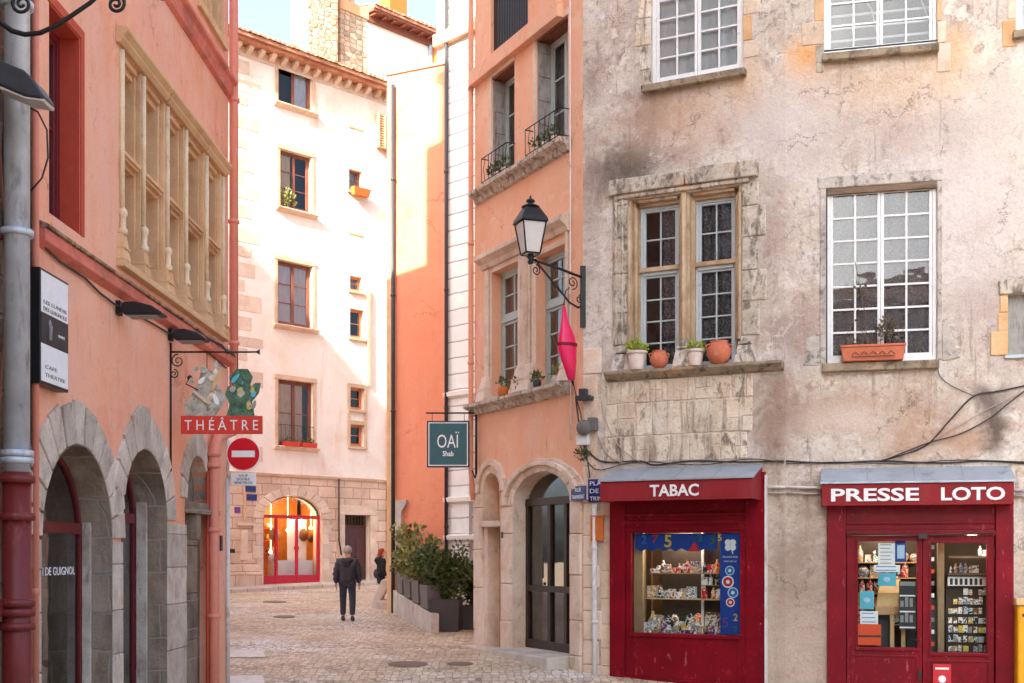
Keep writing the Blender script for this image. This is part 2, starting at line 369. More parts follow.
M_['base_blocks'] = surf('pale_block_stone', [(0.3, S(206, 172, 144)), (0.7, S(232, 204, 178))], scale=1.1, bump=.2, bscale=15, rough=.95,
    bricks=(.8, .4, .02, S(176, 146, 120), .14), layers=[(1.6, .55, .75, S(186, 142, 112), .6, (1, 1, .5))])
M_['arch_stone'] = surf('shop_arch_stone', [(0.3, S(208, 178, 150)), (0.7, S(234, 210, 186))], scale=2, bump=.2, rough=.95, isl=.14)
M_['orange_stone'] = surf('ochre_stone', [(0.3, S(212, 160, 112)), (0.7, S(228, 188, 146))], scale=2, bump=.15, rough=.9, isl=.12)
M_['peach'] = surf('peach_orange_render', [(0.3, S(228, 140, 104)), (0.7, S(232, 152, 118))], scale=.6, bump=.05, bscale=8, rough=.92, grain=.02,
    layers=[(1.2, .55, .8, S(236, 172, 144), .6, (1, 1, .4)), (2.4, .56, .6, S(222, 134, 102), .4, (1, 1, 1)), (3.5, .6, .72, S(190, 112, 84), .4, (3, 3, .25)), (9, .6, .68, S(206, 128, 100), .35, (1, 1, 1))], zmix=(.6, 3.2, S(214, 158, 138), .6), cracks=(.5, S(160, 88, 64), .6))
M_['middle_peach'] = surf('apricot_render', cracks=(.8, S(168, 104, 76), .55), stops=[(0.3, S(230, 166, 130)), (0.7, S(236, 186, 154))], scale=.8, bump=.07, bscale=10, rough=.92, grain=.03,
    layers=[(1.3, .52, .75, S(226, 192, 170), .55, (1.6, 1, .4)), (2.2, .58, .61, S(234, 196, 168), .5, (1, 1, 1)), (6, .6, .72, S(160, 110, 88), .4, (2.5, 1, .3)), (2.6, .62, .76, S(210, 138, 106), .45, (1, 1, .4))])
M_['white_boards'] = surf('white_coursed_render', [(0.3, S(232, 224, 214)), (0.7, S(246, 242, 236))], scale=.9, bump=.06, rough=.8,
    bricks=(60, .405, .022, S(176, 166, 158), .03), layers=[(2, .58, .78, S(216, 200, 186), .5, (1, 1, .4))])
M_['white_render'] = surf('white_lime_render', [(0.3, S(236, 226, 214)), (0.7, S(248, 242, 234))], scale=.9, bump=.06, rough=.9)
M_['portal_stone'] = surf('worn_portal_stone', [(0.25, S(190, 160, 136)), (0.5, S(222, 200, 178)), (0.75, S(236, 218, 200))], scale=1.6, bump=.18, bscale=18, rough=.95, isl=.07,
    layers=[(1.4, .52, .72, S(226, 172, 134), .6, (1, 1, .6)), (4, .58, .72, S(138, 116, 98), .6, (1, 1, .7))], zmix=(.2, 2.2, S(150, 128, 112), .5))
M_['carved_stone'] = surf('carved_limestone', [(0.25, S(164, 146, 128)), (0.5, S(206, 192, 174)), (0.75, S(232, 222, 208))], scale=3.4, bump=.6, bscale=22, rough=.95, isl=.1,
    layers=[(6, .5, .62, S(92, 82, 76), .75, (1.5, 1.5, .7)), (14, .54, .64, S(110, 98, 90), .5, (1, 1, 1)), (2.2, .58, .72, S(218, 160, 104), .6, (1, 1, .6))])
M_['rubble_stone'] = surf('long_pale_rubble', [(0.25, S(196, 170, 142)), (0.5, S(224, 206, 182)), (0.75, S(236, 224, 208))], scale=2.0, bump=.3, bscale=14, rough=.95, isl=.12,
    layers=[(3, .52, .66, S(128, 104, 86), .75, (3.2, 1, .35)), (5, .57, .66, S(80, 68, 62), .75, (1, 1, .5)), (14, .56, .66, S(120, 100, 86), .5, (1, 1, 1))])
M_['sill_stone'] = surf('mossy_sill', [(0.3, S(128, 114, 98)), (0.7, S(184, 164, 138))], scale=4, bump=.3, rough=.95, layers=[(6, .5, .65, S(72, 64, 54), .8, (1, 1, 1)), (4, .6, .7, S(214, 150, 84), .8, (1, 1, 1))])
M_['cobble'] = surf('worn_cobbles', [(0.25, S(184, 156, 126)), (0.5, S(208, 182, 150)), (0.75, S(224, 204, 178))], scale=.55, detail=6, dist=.6, bump=.14, bscale=12, rough=.7, spec=.5,
    layers=[(.35, .5, .66, S(222, 212, 200), .85, (1, 1, 1)), (.22, .52, .6, S(176, 146, 118), .55, (1, 1.6, 1)), (1.4, .55, .75, S(150, 124, 100), .55, (1, .5, 1))],
    cells=(8.0, (1.0, .62, 1.0), S(128, 106, 88), .2, .08))
M_['pavement'] = surf('pale_stone_paving', [(0.3, S(186, 166, 146)), (0.7, S(214, 198, 180))], scale=1.2, bump=.15, rough=.85, bricks=(.9, .5, .02, S(130, 112, 96), .1),
    layers=[(2, .55, .7, S(150, 130, 112), .6, (1, 1, 1))])
M_['kerb'] = surf('granite_kerb', [(0.3, S(176, 156, 138)), (0.7, S(206, 190, 172))], scale=5, bump=.2, rough=.85)
M_['road_paint'] = surf('worn_white_paint', [(0.3, S(204, 190, 174)), (0.7, S(232, 222, 210))], scale=6, bump=.1, rough=.8, layers=[(9, .58, .68, S(170, 150, 130), .8, (1, 1, 1))])
M_['tile'] = surf('clay_roof_tile', [(0.3, S(168, 104, 76)), (0.7, S(214, 160, 126))], scale=3, bump=.2, rough=.9, isl=.25)
M_['rubble_chimney'] = surf('rubble_chimney_stone', [(0.3, S(196, 164, 128)), (0.7, S(232, 212, 184))], scale=2, bump=.3, rough=.95, cells=(3.4, (1, 1, 1.5), S(150, 112, 84), .4, .07))
M_['wood_brown'] = surf('brown_painted_wood', [(0.3, S(112, 64, 50)), (0.7, S(146, 90, 70))], scale=3, bump=.1, rough=.7, sc=(6, 6, .5))
M_['tan_stone'] = surf('tan_stone_surround', [(0.3, S(196, 158, 124)), (0.7, S(222, 190, 160))], scale=2, bump=.15, rough=.9, isl=.1)
M_['grey_lime'] = surf('grey_lime_surround', [(0.25, S(150, 138, 128)), (0.5, S(194, 182, 172)), (0.75, S(216, 206, 196))], scale=3, bump=.35, bscale=18, rough=.95, isl=.08, layers=[(7, .52, .64, S(96, 86, 80), .7, (1, 1, 1)), (3, .58, .66, S(212, 196, 182), .6, (1, 1, 1))])
M_['weathered_wood'] = surf('weathered_lintel_wood', [(0.3, S(104, 84, 68)), (0.7, S(150, 126, 104))], scale=3, bump=.2, rough=.85, sc=(1, 1, 6))
M_['orange_frame'] = plain('orange_brown_frame', S(200, 128, 88), .7)
M_['pale_frame'] = plain('pale_grey_green_paint', S(170, 182, 178), .6, var=.08)
M_['white_paint'] = plain('worn_white_window_paint', S(228, 226, 224), .55, var=.06, dirt=(7, .6, .75, S(150, 140, 132), .5, (1, 1, 1)))
M_['grey_paint'] = plain('grey_blue_window_paint', S(186, 194, 196), .55, var=.06, dirt=(6, .58, .72, S(120, 116, 110), .6, (1, 1, 1)))
M_['shutter'] = plain('weathered_grey_wood', S(150, 146, 140), .8, var=.15, dirt=(5, .5, .7, S(88, 74, 62), .8, (3, 3, .5)))
M_['burgundy'] = plain('burgundy_paint', S(104, 28, 34), .4, var=.1)
M_['pipe_red'] = plain('burgundy_cast_iron', S(112, 36, 34), .45, var=.12, dirt=(6, .62, .75, S(170, 90, 80), .5, (1, 1, .6)))
M_['shop_red'] = surf('crimson_shop_paint', [(0.3, S(104, 5, 22)), (0.6, S(124, 6, 26)), (0.8, S(142, 18, 38))], scale=1.8, bump=.05, bscale=10, rough=.38, spec=.2, grain=.03, layers=[(9, .64, .70, S(206, 110, 116), .5, (1, 1, .3)), (2.4, .56, .72, S(92, 6, 18), .6, (1, 1, .4)), (30, .68, .71, S(210, 170, 160), .7, (1, 1, 1)), (5, .62, .70, S(160, 40, 58), .5, (1, 1, .6))], zmix=(-.6, 1.0, S(120, 62, 58), .5))
M_['awning_red'] = plain('faded_red_metal', S(138, 38, 42), .6, spec=.15, var=.1, scale=2, dirt=(3, .5, .75, S(140, 60, 62), .6, (1, 1, .4)))
M_['shop_red_far'] = plain('bright_red_shop_paint', S(190, 24, 44), .4)
M_['zinc'] = plain('zinc_sheet', S(168, 174, 182), .45, metal=.35, var=.12, scale=3, dirt=(4, .55, .7, S(120, 122, 126), .6, (1, 1, 1)))
M_['galv'] = plain('galvanised_pipe', S(190, 194, 200), .4, metal=.25, var=.14, scale=5, dirt=(5, .55, .7, S(120, 118, 116), .6, (2, 2, .5)))
M_['pink_pipe'] = plain('salmon_painted_pipe', S(226, 140, 118), .55, var=.06)
M_['apricot_pipe'] = plain('apricot_painted_pipe', S(222, 150, 112), .55, var=.08)
M_['white_pipe'] = plain('whitewashed_pipe', S(214, 208, 204), .6, var=.06, dirt=(4, .55, .7, S(150, 128, 108), .7, (1, 1, .6)))
M_['iron'] = plain('black_wrought_iron', S(44, 42, 42), .5, metal=.4, var=.15)
M_['black'] = plain('black_plastic', S(30, 30, 32), .4, var=.05)
M_['dark_grey'] = plain('anthracite_metal', S(62, 62, 66), .5, metal=.2)
M_['cable'] = plain('dusty_cable', S(62, 56, 54), .7)
M_['cable_pale'] = plain('pale_cable', S(176, 160, 148), .7)
M_['bronze'] = plain('dark_bronze_metal', S(62, 48, 38), .4, metal=.4)
M_['door_brown'] = plain('dark_brown_door', S(84, 48, 40), .55, var=.15)
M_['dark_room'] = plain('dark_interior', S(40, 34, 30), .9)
M_['shop_cream'] = plain('shop_interior_cream', S(150, 126, 96), .8)
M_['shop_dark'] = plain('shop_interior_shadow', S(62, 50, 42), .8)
M_['shelf_wood'] = plain('light_shelf_wood', S(206, 170, 120), .6)
M_['glass'] = glass('window_glass', refl=.05)
M_['glass_dark'] = glass('old_window_glass', tint=(.55, .56, .56, 1), refl=.8, rough=.03)
M_['shop_glass'] = glass('shop_glass', refl=-.3)
M_['opal'] = plain('frosted_lantern_glass', S(206, 198, 190), .35, var=.04)
M_['curtain'] = plain('pale_net_curtain', S(172, 164, 162), .95, var=.12, scale=5)
M_['curtain_warm'] = plain('cream_curtain', S(206, 186, 156), .95, var=.12, scale=5)
M_['lace'] = lace('lace_curtain', S(122, 112, 118), .55, 30)
M_['white_curtain'] = plain('white_curtain', S(206, 202, 206), .95, var=.06, scale=5)
M_['sign_red'] = plain('sign_red', S(206, 58, 42), .5, var=.06)
M_['traffic_red'] = plain('traffic_sign_red', S(212, 14, 34), .35, var=.03)
M_['white'] = plain('white_enamel', S(236, 236, 236), .4, var=.03)
M_['lettering'] = plain('grey_white_lettering', S(232, 228, 228), .5, var=.05)
M_['teal'] = plain('teal_sign_board', S(52, 96, 102), .5, var=.06)
M_['plate_blue'] = plain('enamel_blue', S(34, 44, 104), .3, var=.05)
M_['magenta'] = plain('translucent_crimson_plastic', S(222, 24, 84), .35, var=.08)
M_['terracotta'] = plain('terracotta', S(196, 110, 80), .85, var=.12, dirt=(6, .58, .7, S(222, 180, 156), .6, (1, 1, 1)))
M_['pale_pot'] = plain('pale_clay_pot', S(212, 192, 178), .85, var=.1)
M_['soil'] = plain('potting_soil', S(70, 52, 40), .95)
M_['leaf'] = surf('green_leaves', [(0.3, (.05, .08, .025, 1)), (0.7, (.16, .19, .06, 1))], scale=3, bump=0, rough=.55, isl=.5, grain=0)
M_['leaf_yellow'] = surf('yellow_green_leaves', [(0.3, (.12, .14, .035, 1)), (0.7, (.40, .36, .12, 1))], scale=2, bump=0, rough=.5, isl=.5, grain=0)
M_['leaf_bright'] = surf('bright_sill_plant', [(0.3, (.25, .32, .03, 1)), (0.7, (.5, .55, .08, 1))], scale=8, bump=0, rough=.6, isl=.4, grain=0)
M_['leaf_dry'] = surf('dry_stems', [(0.3, S(86, 72, 60)), (0.7, S(130, 116, 92))], scale=8, bump=0, rough=.8, isl=.4, grain=0)
M_['twig'] = plain('brown_twigs', S(92, 72, 54), .9)
M_['planter'] = plain('anthracite_planter', S(70, 66, 66), .55, var=.1)
M_['planter_grey'] = plain('grey_planter', S(104, 98, 94), .6, var=.1)
M_['concrete'] = surf('pale_concrete', [(0.3, S(176, 162, 148)), (0.7, S(210, 198, 184))], scale=2, bump=.15, rough=.9, layers=[(3, .55, .7, S(130, 114, 100), .6, (1, 1, .5))])
M_['mat_orange'] = plain('orange_paint', S(196, 106, 44), .6)
M_['mat_yellow'] = plain('yellow_letterbox_paint', S(232, 164, 28), .4)
M_['mat_iron_lid'] = plain('rusty_iron_lid', S(124, 102, 84), .7, metal=.3, var=.2)
PAPER = [('paper_white', S(232, 232, 232)), ('paper_blue', S(60, 110, 180)), ('paper_cyan', S(90, 180, 200)), ('paper_black', S(44, 44, 48)),
         ('paper_orange', S(226, 84, 40)), ('paper_yellow', S(206, 178, 70)), ('paper_red', S(200, 40, 50)), ('paper_tan', S(190, 152, 110)), ('paper_green', S(62, 104, 78)), ('paper_grey', S(140, 138, 136)),('paper_deep_blue', S(24, 66, 150)),('paper_brown', S(120, 74, 46)),('paper_pale_blue', S(180, 205, 225)),('paper_purple', S(110, 60, 130))]
for k, c in PAPER: M_[k] = plain(k, c, .5, var=.05)
rp = random.Random(3)
GOODS = []
for k, c in PAPER:
    c2 = rp.choice(PAPER)[1]
    M_['g_' + k] = surf('printed_' + k, [(0.0, c), (0.46, c), (0.5, S(226, 222, 214)), (0.56, c2), (0.62, c), (0.75, S(40, 36, 40))], scale=13, detail=2, dist=.0, bump=0, rough=.4, grain=0); M_['g_' + k].node_tree.nodes
    for n_ in M_['g_' + k].node_tree.nodes:
        if n_.type == 'VALTORGB': n_.color_ramp.interpolation = 'CONSTANT'
M_['lamp_warm'] = plain('lit_bulb', S(255, 214, 150), .5, emit=5, bump=0)
M_['amber_wall'] = plain('amber_shop_wall', S(214, 140, 60), .8)

M_['ochre_mould'] = surf('ochre_weathered_moulding', [(0.3, S(176, 140, 104)), (0.7, S(212, 188, 156))], scale=2.2, bump=.2, bscale=24, rough=.93, isl=.12, layers=[(5, .56, .7, S(104, 84, 70), .6, (1.5, 1.5, .6)), (2, .55, .7, S(226, 208, 184), .6, (1, 1, .5))])
# ---------------------------------------------------------------- building blocks
def rect(u0, u1, z0, z1): return [(u0, z0), (u1, z0), (u1, z1), (u0, z1)]
def archpts(u0, u1, z0, zs, zt, n=18, point=0.0):
    c = (u0 + u1) / 2; r = (u1 - u0) / 2
    pts = [(u0, z0), (u1, z0)]
    for i in range(n + 1):
        a = PI * i / n
        pts.append((c + r * math.cos(a), zs + (zt - zs) * (math.sin(a) * (1 - point) + point * (1 - abs(math.cos(a))))))
    return pts
def wall_mesh(u0, u1, z0, z1, holes, depth=8.0, sides=True):
    """front sheet with openings, their reveals, and the sides, back and top of the block"""
    mb = MB()
    loops = [[Vector((x, z, 0)) for x, z in rect(u0, u1, z0, z1)]] + [[Vector((x, z, 0)) for x, z in h['pts']] for h in holes]
    flat = [p for l in loops for p in l]
    tris = tessellate_polygon(loops)
    vs = [(p.x, 0, p.y) for p in flat]; fs = []
    for a, b, c in tris:
        A, B, C = flat[a], flat[b], flat[c]
        cr = (B - A).cross(C - A).z
        if abs(cr) < 1e-9: continue
        fs.append((a, b, c) if cr > 0 else (a, c, b))
    mb.add(vs, fs)
    for h in holes:
        p = h['pts']; d = h.get('d', .25); n = len(p)
        mb.add([(x, 0, z) for x, z in p] + [(x, d, z) for x, z in p], [(i, n + i, n + (i + 1) % n, (i + 1) % n) for i in range(n)])
    if sides:
        mb.add([(u0, 0, z0), (u0, depth, z0), (u1, depth, z0), (u1, 0, z0), (u0, 0, z1), (u0, depth, z1), (u1, depth, z1), (u1, 0, z1)],
               [(0, 1, 5, 4), (1, 2, 6, 5), (2, 3, 7, 6), (4, 5, 6, 7)])
    return mb
def curtain_mesh(u0, u1, z0, z1, y, amp=.025, k=18, n=24):
    mb = MB(); vs = []
    for i in range(n + 1):
        u = u0 + (u1 - u0) * i / n; yy = y + amp * math.sin(k * u * 2.1 + math.sin(u * 9))
        vs += [(u, yy, z0), (u, yy + .01, z1)]
    mb.add(vs, [(2 * i, 2 * i + 2, 2 * i + 3, 2 * i + 1) for i in range(n)], True); return mb
def window(par, u0, u1, z0, z1, y, leaves=2, cols=2, rows=5, mat='white_paint', fw=.05, bar=.028, curtain='curtain', cur_y=.12,
           cur=(0, 1), gl='glass', transom=None, frame=None, name='window', room=True, head_cur=1.0, mat_room='dark_room'):
    mb = MB(); d0, d1 = y - .035, y + .035
    mb.box(u0, u0 + fw, d0, d1, z0, z1); mb.box(u1 - fw, u1, d0, d1, z0, z1)
    mb.box(u0 + fw, u1 - fw, d0, d1, z0, z0 + fw * 1.3); mb.box(u0 + fw, u1 - fw, d0, d1, z1 - fw, z1)
    a0, a1, b0, b1 = u0 + fw, u1 - fw, z0 + fw * 1.3, z1 - fw
    spans = [(b0, b1, rows)]
    if transom:
        zt = z0 + (z1 - z0) * transom; mb.box(a0, a1, d0 - .02, d1, zt - .045, zt + .045)
        r1 = max(1, round(rows * transom)); spans = [(b0, zt - .045, r1), (zt + .045, b1, max(1, rows - r1))]
    lw = (a1 - a0) / leaves
    for (c0, c1, rr) in spans:
        for l in range(leaves):
            l0 = a0 + l * lw + .003; l1 = a0 + (l + 1) * lw - .003; st = fw * .8
            e0, e1 = d0 + .012, d1 - .012
            mb.box(l0, l0 + st, e0, e1, c0 + .003, c1 - .003); mb.box(l1 - st, l1, e0, e1, c0 + .003, c1 - .003)
            mb.box(l0 + st, l1 - st, e0, e1, c0 + .003, c0 + st * 1.3); mb.box(l0 + st, l1 - st, e0, e1, c1 - st, c1 - .003)
            i0, i1, k0, k1 = l0 + st, l1 - st, c0 + st * 1.3, c1 - st
            for c in range(1, cols):
                x = i0 + (i1 - i0) * c / cols; mb.box(x - bar / 2, x + bar / 2, e0 + .006, e1 - .006, k0, k1)
            for r in range(1, rr):
                zz = k0 + (k1 - k0) * r / rr; mb.box(i0, i1, e0 + .008, e1 - .008, zz - bar / 2, zz + bar / 2)
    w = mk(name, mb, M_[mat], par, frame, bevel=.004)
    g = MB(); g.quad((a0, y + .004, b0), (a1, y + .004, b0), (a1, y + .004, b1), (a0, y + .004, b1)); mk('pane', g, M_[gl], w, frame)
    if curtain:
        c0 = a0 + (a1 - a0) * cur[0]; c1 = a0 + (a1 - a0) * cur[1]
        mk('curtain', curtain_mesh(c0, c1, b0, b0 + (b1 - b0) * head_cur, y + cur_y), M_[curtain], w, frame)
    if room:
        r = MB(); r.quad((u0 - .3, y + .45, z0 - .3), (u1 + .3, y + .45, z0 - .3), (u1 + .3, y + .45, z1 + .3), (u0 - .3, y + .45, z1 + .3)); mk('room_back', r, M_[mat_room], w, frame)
    return w
def voussoirs(mb, cu, cz, ri, ro, y0, y1, n, a0=0.0, a1=PI, ez=1.0, jit=.03, gap=.006, point=0.0):
    for i in range(n):
        t0 = a0 + (a1 - a0) * i / n + gap; t1 = a0 + (a1 - a0) * (i + 1) / n - gap
        rr = ro + U(-jit, jit); yy = y0 + U(-.006, .006)
        def p(r, a):
            kk = 1 + point * math.exp(-((a - PI / 2) / .35) ** 2) * (1 if r > ri + .01 else 0)
            return (cu + r * math.cos(a), cz + r * math.sin(a) * ez * kk)
        q = []
        for y in (yy, y1):
            for r in (ri, rr):
                for a in (t0, t1): x, z = p(r, a); q.append((x, y, z))
        mb.hexa(q)
def blocks(mb, u0, u1, z0, z1, y0, y1, h, jit=.04, gap=.006, side=0, ju=None):
    z = z0; k = 0
    while z < z1 - .02:
        hh = min(h * U(.8, 1.25), z1 - z)
        if z1 - (z + hh) < .08: hh = z1 - z
        ex = (ju if ju is not None else jit) * (k % 2) + U(-jit, jit) * .5
        a, b = u0, u1
        if side < 0: a -= ex
        if side > 0: b += ex
        mb.box(a, b, y0 + U(-.004, .004), y1, z + gap / 2, z + hh - gap / 2); z += hh; k += 1
def railing(par, u0, u1, y, z0, h, frame=None, n=10, name='window_railing'):
    mb = MB(); r = .008
    mb.tube([(u0, .0, z0 + h), (u0, y, z0 + h), (u1, y, z0 + h), (u1, 0, z0 + h)], r * 1.3, 6)
    mb.tube([(u0, .0, z0 + .05), (u0, y, z0 + .05), (u1, y, z0 + .05), (u1, 0, z0 + .05)], r, 6)
    for i in range(n + 1):
        u = u0 + (u1 - u0) * i / n; mb.tube([(u, y, z0 + .04), (u, y - .03 * (i % 2), z0 + h * .5), (u, y, z0 + h)], r * .8, 5)
    return mk(name, mb, M_['iron'], par, frame)
def leaves(mb, c, rad, n, size, up=.3, rnd=random):
    cx, cy, cz = c
    for _ in range(n):
        while True:
            v = Vector((rnd.uniform(-1, 1), rnd.uniform(-1, 1), rnd.uniform(-1, 1)))
            if v.length <= 1: break
        v *= .55 + .45 * rnd.random()
        p = Vector((cx + v.x * rad[0], cy + v.y * rad[1], cz + v.z * rad[2]))
        d = (v.normalized() + Vector((rnd.uniform(-.7, .7), rnd.uniform(-.7, .7), rnd.uniform(-.4, .8) + up))).normalized()
        s = d.cross(Vector((rnd.uniform(-1, 1), rnd.uniform(-1, 1), rnd.uniform(-1, 1)))).normalized()
        L = size * rnd.uniform(.6, 1.3); W = L * .32
        mb.add([p, p + d * L * .5 + s * W, p + d * L, p + d * L * .5 - s * W], [(0, 1, 2, 3)])
def tiles_row(mb, u0, u1, y0, z0, run, rise, w=.2, r=.085, y1=None):
    """rows of half-round tiles running up a slope"""
    n = int((u1 - u0) / w)
    for i in range(n):
        u = u0 + (i + .5) * w; k = 6; vs = []
        for (yy, zz) in ((y0 + U(-.03, .03), z0), (y0 + run, z0 + rise)):
            vs += [(u + r * math.cos(PI * j / k), yy, zz + r * math.sin(PI * j / k)) for j in range(k + 1)]
        fs = [(j, j + 1, k + 2 + j, k + 1 + j) for j in range(k)] + [tuple(range(k + 1))]
        mb.add(vs, fs)
# ================================================================ GROUND
def build_ground():
    ys = [-30, -10, 0, 5, 8, 11, 14] + [14 + .25 * i for i in range(1, 40)] + [25, 28, 32, 36, 40, 45, 50, 56, 62, 80, 140]
    xs = [-80, -30, -15, -8, -4, 0, 4, 8, 15, 30, 80]
    mb = MB(); nx = len(xs)
    mb.add([(x, y, gz(y)) for y in ys for x in xs], [(j * nx + i, j * nx + i + 1, (j + 1) * nx + i + 1, (j + 1) * nx + i) for j in range(len(ys) - 1) for i in range(nx - 1)])
    mk('street', mb, M_['cobble'], kind='structure')
build_ground()
def ground_patch(name, pix, mat, lift, **k):
    pts = [ground_at(*p) for p in pix]
    mb = MB(); mb.add([(p.x, p.y, p.z + lift) for p in pts], [tuple(range(len(pts)))])
    return mk(name, mb, mat, **k)
for i, px in enumerate([[(222, 650), (262, 650), (266, 658), (222, 658)], [(222, 676), (262, 676), (268, 690), (222, 690)]]):
    ground_patch('road_marking', px, M_['road_paint'], .012, kind='structure')

# ================================================================ LEFT SALMON HOUSE
LF = fpx(35, 5517 / (523 - 35.), 228, 18.70)
hb = root('salmon_house', LF, 'salmon pink house with stone arches and a golden mullioned window along its street wall', 'house')
lu, lz = LF.u, LF.z
gL = -.4
LTOP = CZ + 14.8
H_tall = (lu(49), lu(80), lz(80, 235), lz(80, 38))
MW = (lu(119), lu(222), lz(119, 259), lz(119, 46))
UW = (lu(198), lu(223), CZ + 7.85, CZ + 10.0)
A1 = (lu(39), lu(110)); A2 = (lu(121), lu(165)); A3 = (lu(185), lu(208))
holes = [dict(pts=rect(*H_tall), d=.30), dict(pts=rect(*MW), d=.34), dict(pts=rect(*UW), d=.3),
         dict(pts=rect(lu(100), lu(150), CZ + 7.85, CZ + 10.0), d=.3),
         dict(pts=archpts(A1[0], A1[1], -.6, CZ + .16, CZ + 1.13), d=.55),
         dict(pts=archpts(A2[0], A2[1], -.6, CZ + .42, CZ + 1.27), d=.6),
         dict(pts=archpts(A3[0], A3[1], -.6, CZ + .75, CZ + 1.38), d=.3)]
mk('wall', wall_mesh(0, LF.len + .02, -1, LTOP, holes, 22), M_['salmon'], hb)
rf = MB(); rf.xprism([(-.5, LTOP), (11, LTOP + .7), (22.3, LTOP), (22.3, LTOP + .12), (11, LTOP + .85), (-.5, LTOP + .14)], -.2, LF.len + .3)
roof = mk('roof', rf, M_['tile'], hb)
ch = MB(); ch.box(1, 2.2, 9, 9.8, LTOP , LTOP + 2.2)
ch.box(LF.len - 1.0, LF.len - .4, 4.4, 5.0, LTOP - .2, CZ + 18.7)
mk('chimney', ch, M_['rubble_chimney'], roof)
# added unseen blocks behind the salmon house, stepped to shade the cream house
for i_, (xa, xb, top_, lb_) in enumerate(((-22.3, -17.5, 22.0, 'added unseen cream block behind the salmon house, shading the cream house, the lower one'), (-34, -22.4, 25.6, 'added unseen cream block behind the salmon house, shading the cream house, the taller one'))):
    rfm = Frame(xa, 18.5, xa + 1, 18.5); tb = root('added_shade_block', rfm, lb_, 'house')
    mb = MB(); mb.box(0, xb - xa, -14, 0, -1, CZ + top_); mk('wall', mb, M_['cream_wall'], tb); mb = MB(); mb.box(-.2, xb - xa - .01, -14.2, .25, CZ + top_, CZ + top_ + .25); mk('roof', mb, M_['tile'], tb)
    for k_ in range(5):
        for j_ in range(int((xb - xa) / 2.2)): mb = MB(); mb.box(.6 + j_ * 2.2, 1.7 + j_ * 2.2, .001, .05, 3 + k_ * 4, 5 + k_ * 4); w_ = mk('window', mb, M_['wood_brown'], tb); m2 = MB(); m2.box(.68 + j_ * 2.2, 1.62 + j_ * 2.2, .051, .06, 3.1 + k_ * 4, 4.9 + k_ * 4); mk('pane', m2, M_['dark_room'], w_)
# ledge (string course) with a weathered cap
zl0, zl1 = lz(38, 247), lz(38, 224)
mb = MB(); mb.xprism([(0, zl0), (-.10, zl0 + .05), (-.10, zl1 - .05), (0, zl1 - .05)], 0, LF.len + .02)
led = mk('ledge', mb, M_['rose_edge'], hb, bevel=.01)
mb = MB(); mb.xprism([(0, zl1 - .047), (-.13, zl1 - .047), (-.13, zl1 - .015), (0, zl1 + .04)], 0, LF.len + .03)
mk('cap', mb, M_['ledge_cap'], led, bevel=.006)
mb = MB(); z7 = lz(228, 80); mb.xprism([(0, z7 - .30), (-.06, z7 - .26), (-.09, z7 - .1), (-.14, z7 - .06), (-.14, z7), (0, z7 + .03)], 0, LF.len + .03)
mk('string_course', mb, M_['rose_edge'], hb, bevel=.008)
# tall window: red painted reveal lining, burgundy casement
u0, u1, z0, z1 = H_tall
mb = MB(); mb.box(u1 - .012, u1 - .001, .004, .298, z0, z1 - .014); mb.box(u0, u1, .004, .298, z1 - .013, z1 - .001); mb.box(u0 + .001, u0 + .012, .004, .298, z0, z1 - .014)
mb.box(u1 - .001, u1 + .10, -.012, -.001 + .0, z0, z1 + .1); mb.box(u0 - .1, u1 - .002, -.012, -.001, z1 + .001, z1 + .1)
mk('window_reveal', mb, M_['red_reveal'], hb)
window(hb, u0 + .015, u1 - .015, z0, z1 - .015, .24, 2, 1, 2, 'burgundy', fw=.07, curtain='curtain_warm', gl='glass_dark', cur=(.0, 1))
# ---- golden mullioned window
u0, u1, z0, z1 = MW; zt = lz(119, 149)
st = MB()
def moulded(mb, a, b, z0, z1, yb=.34, out=-.03):
    """upright: plain chamfered shaft"""
    w = b - a; mb.box(a, b, .05, yb, z0, z1); mb.box(a + w * .22, b - w * .22, -.01, .05, z0, z1)
st2 = MB()
posts = [(u0 - .07, u0 + .10), (lu(139), lu(143)), (lu(162), lu(168)), (lu(182), lu(185.5)), (lu(202), lu(207)), (lu(219), u1 + .07)]
for a, b in posts:
    moulded(st, a, b, z0 + .28, z1)
    c = (a + b) / 2
    st2.lathe([(.055, 0), (.055, .05), (.035, .08), (.035, .2), (.05, .22), (.05, .27), (.03, .30)], c, -.04, z0 + .28, 10)
    st.hexa([(a - .03, -.10, z0 - .02), (b + .03, -.10, z0 - .02), (a - .03, .3, z0 - .02), (b + .03, .3, z0 - .02), (a, -.06, z0 + .28), (b, -.06, z0 + .28), (a, .3, z0 + .28), (b, .3, z0 + .28)])
    st2.lathe([(.032, 0), (.032, z1 - z0 - .62)], c, -.03, z0 + .58, 8)
    st.box(a - .02, b + .02, -.10, .1, z0 + .1, z0 + .13)
for i in range(5):
    a, b = posts[i][1], posts[i + 1][0]
    st.box(a, b, .06, .335, zt - .09, zt + .09); st.box(a, b, .0, .06, zt - .05, zt + .05); st.box(a, b, -.03, 0, zt - .02, zt + .025)
    st.box(a, b, .08, .335, z1 - .14, z1 - .001); st.box(a, b, .02, .08, z1 - .07, z1 - .001)
for (a, b, dz) in ((posts[0][0] - .05, posts[2][0] + .06, .0), (posts[2][0] + .09, posts[4][0] + .02, .0), (posts[4][0] + .05, posts[5][1] + .03, .0)):
    st.xprism([(0, z1 + .001), (-.05, z1 + .001), (-.09, z1 + .05), (-.09, z1 + .08), (-.14, z1 + .13), (-.14, z1 + .17), (0, z1 + .2)], a, b)
st.box(u0 - .1, u1 + .1, -.10, .34, z0 - .10, z0 - .021)
sur = mk('stone_window_surround', st, M_['sandstone'], hb, bevel=.008); mk('colonnette', st2, M_['stone_highlight'], sur)
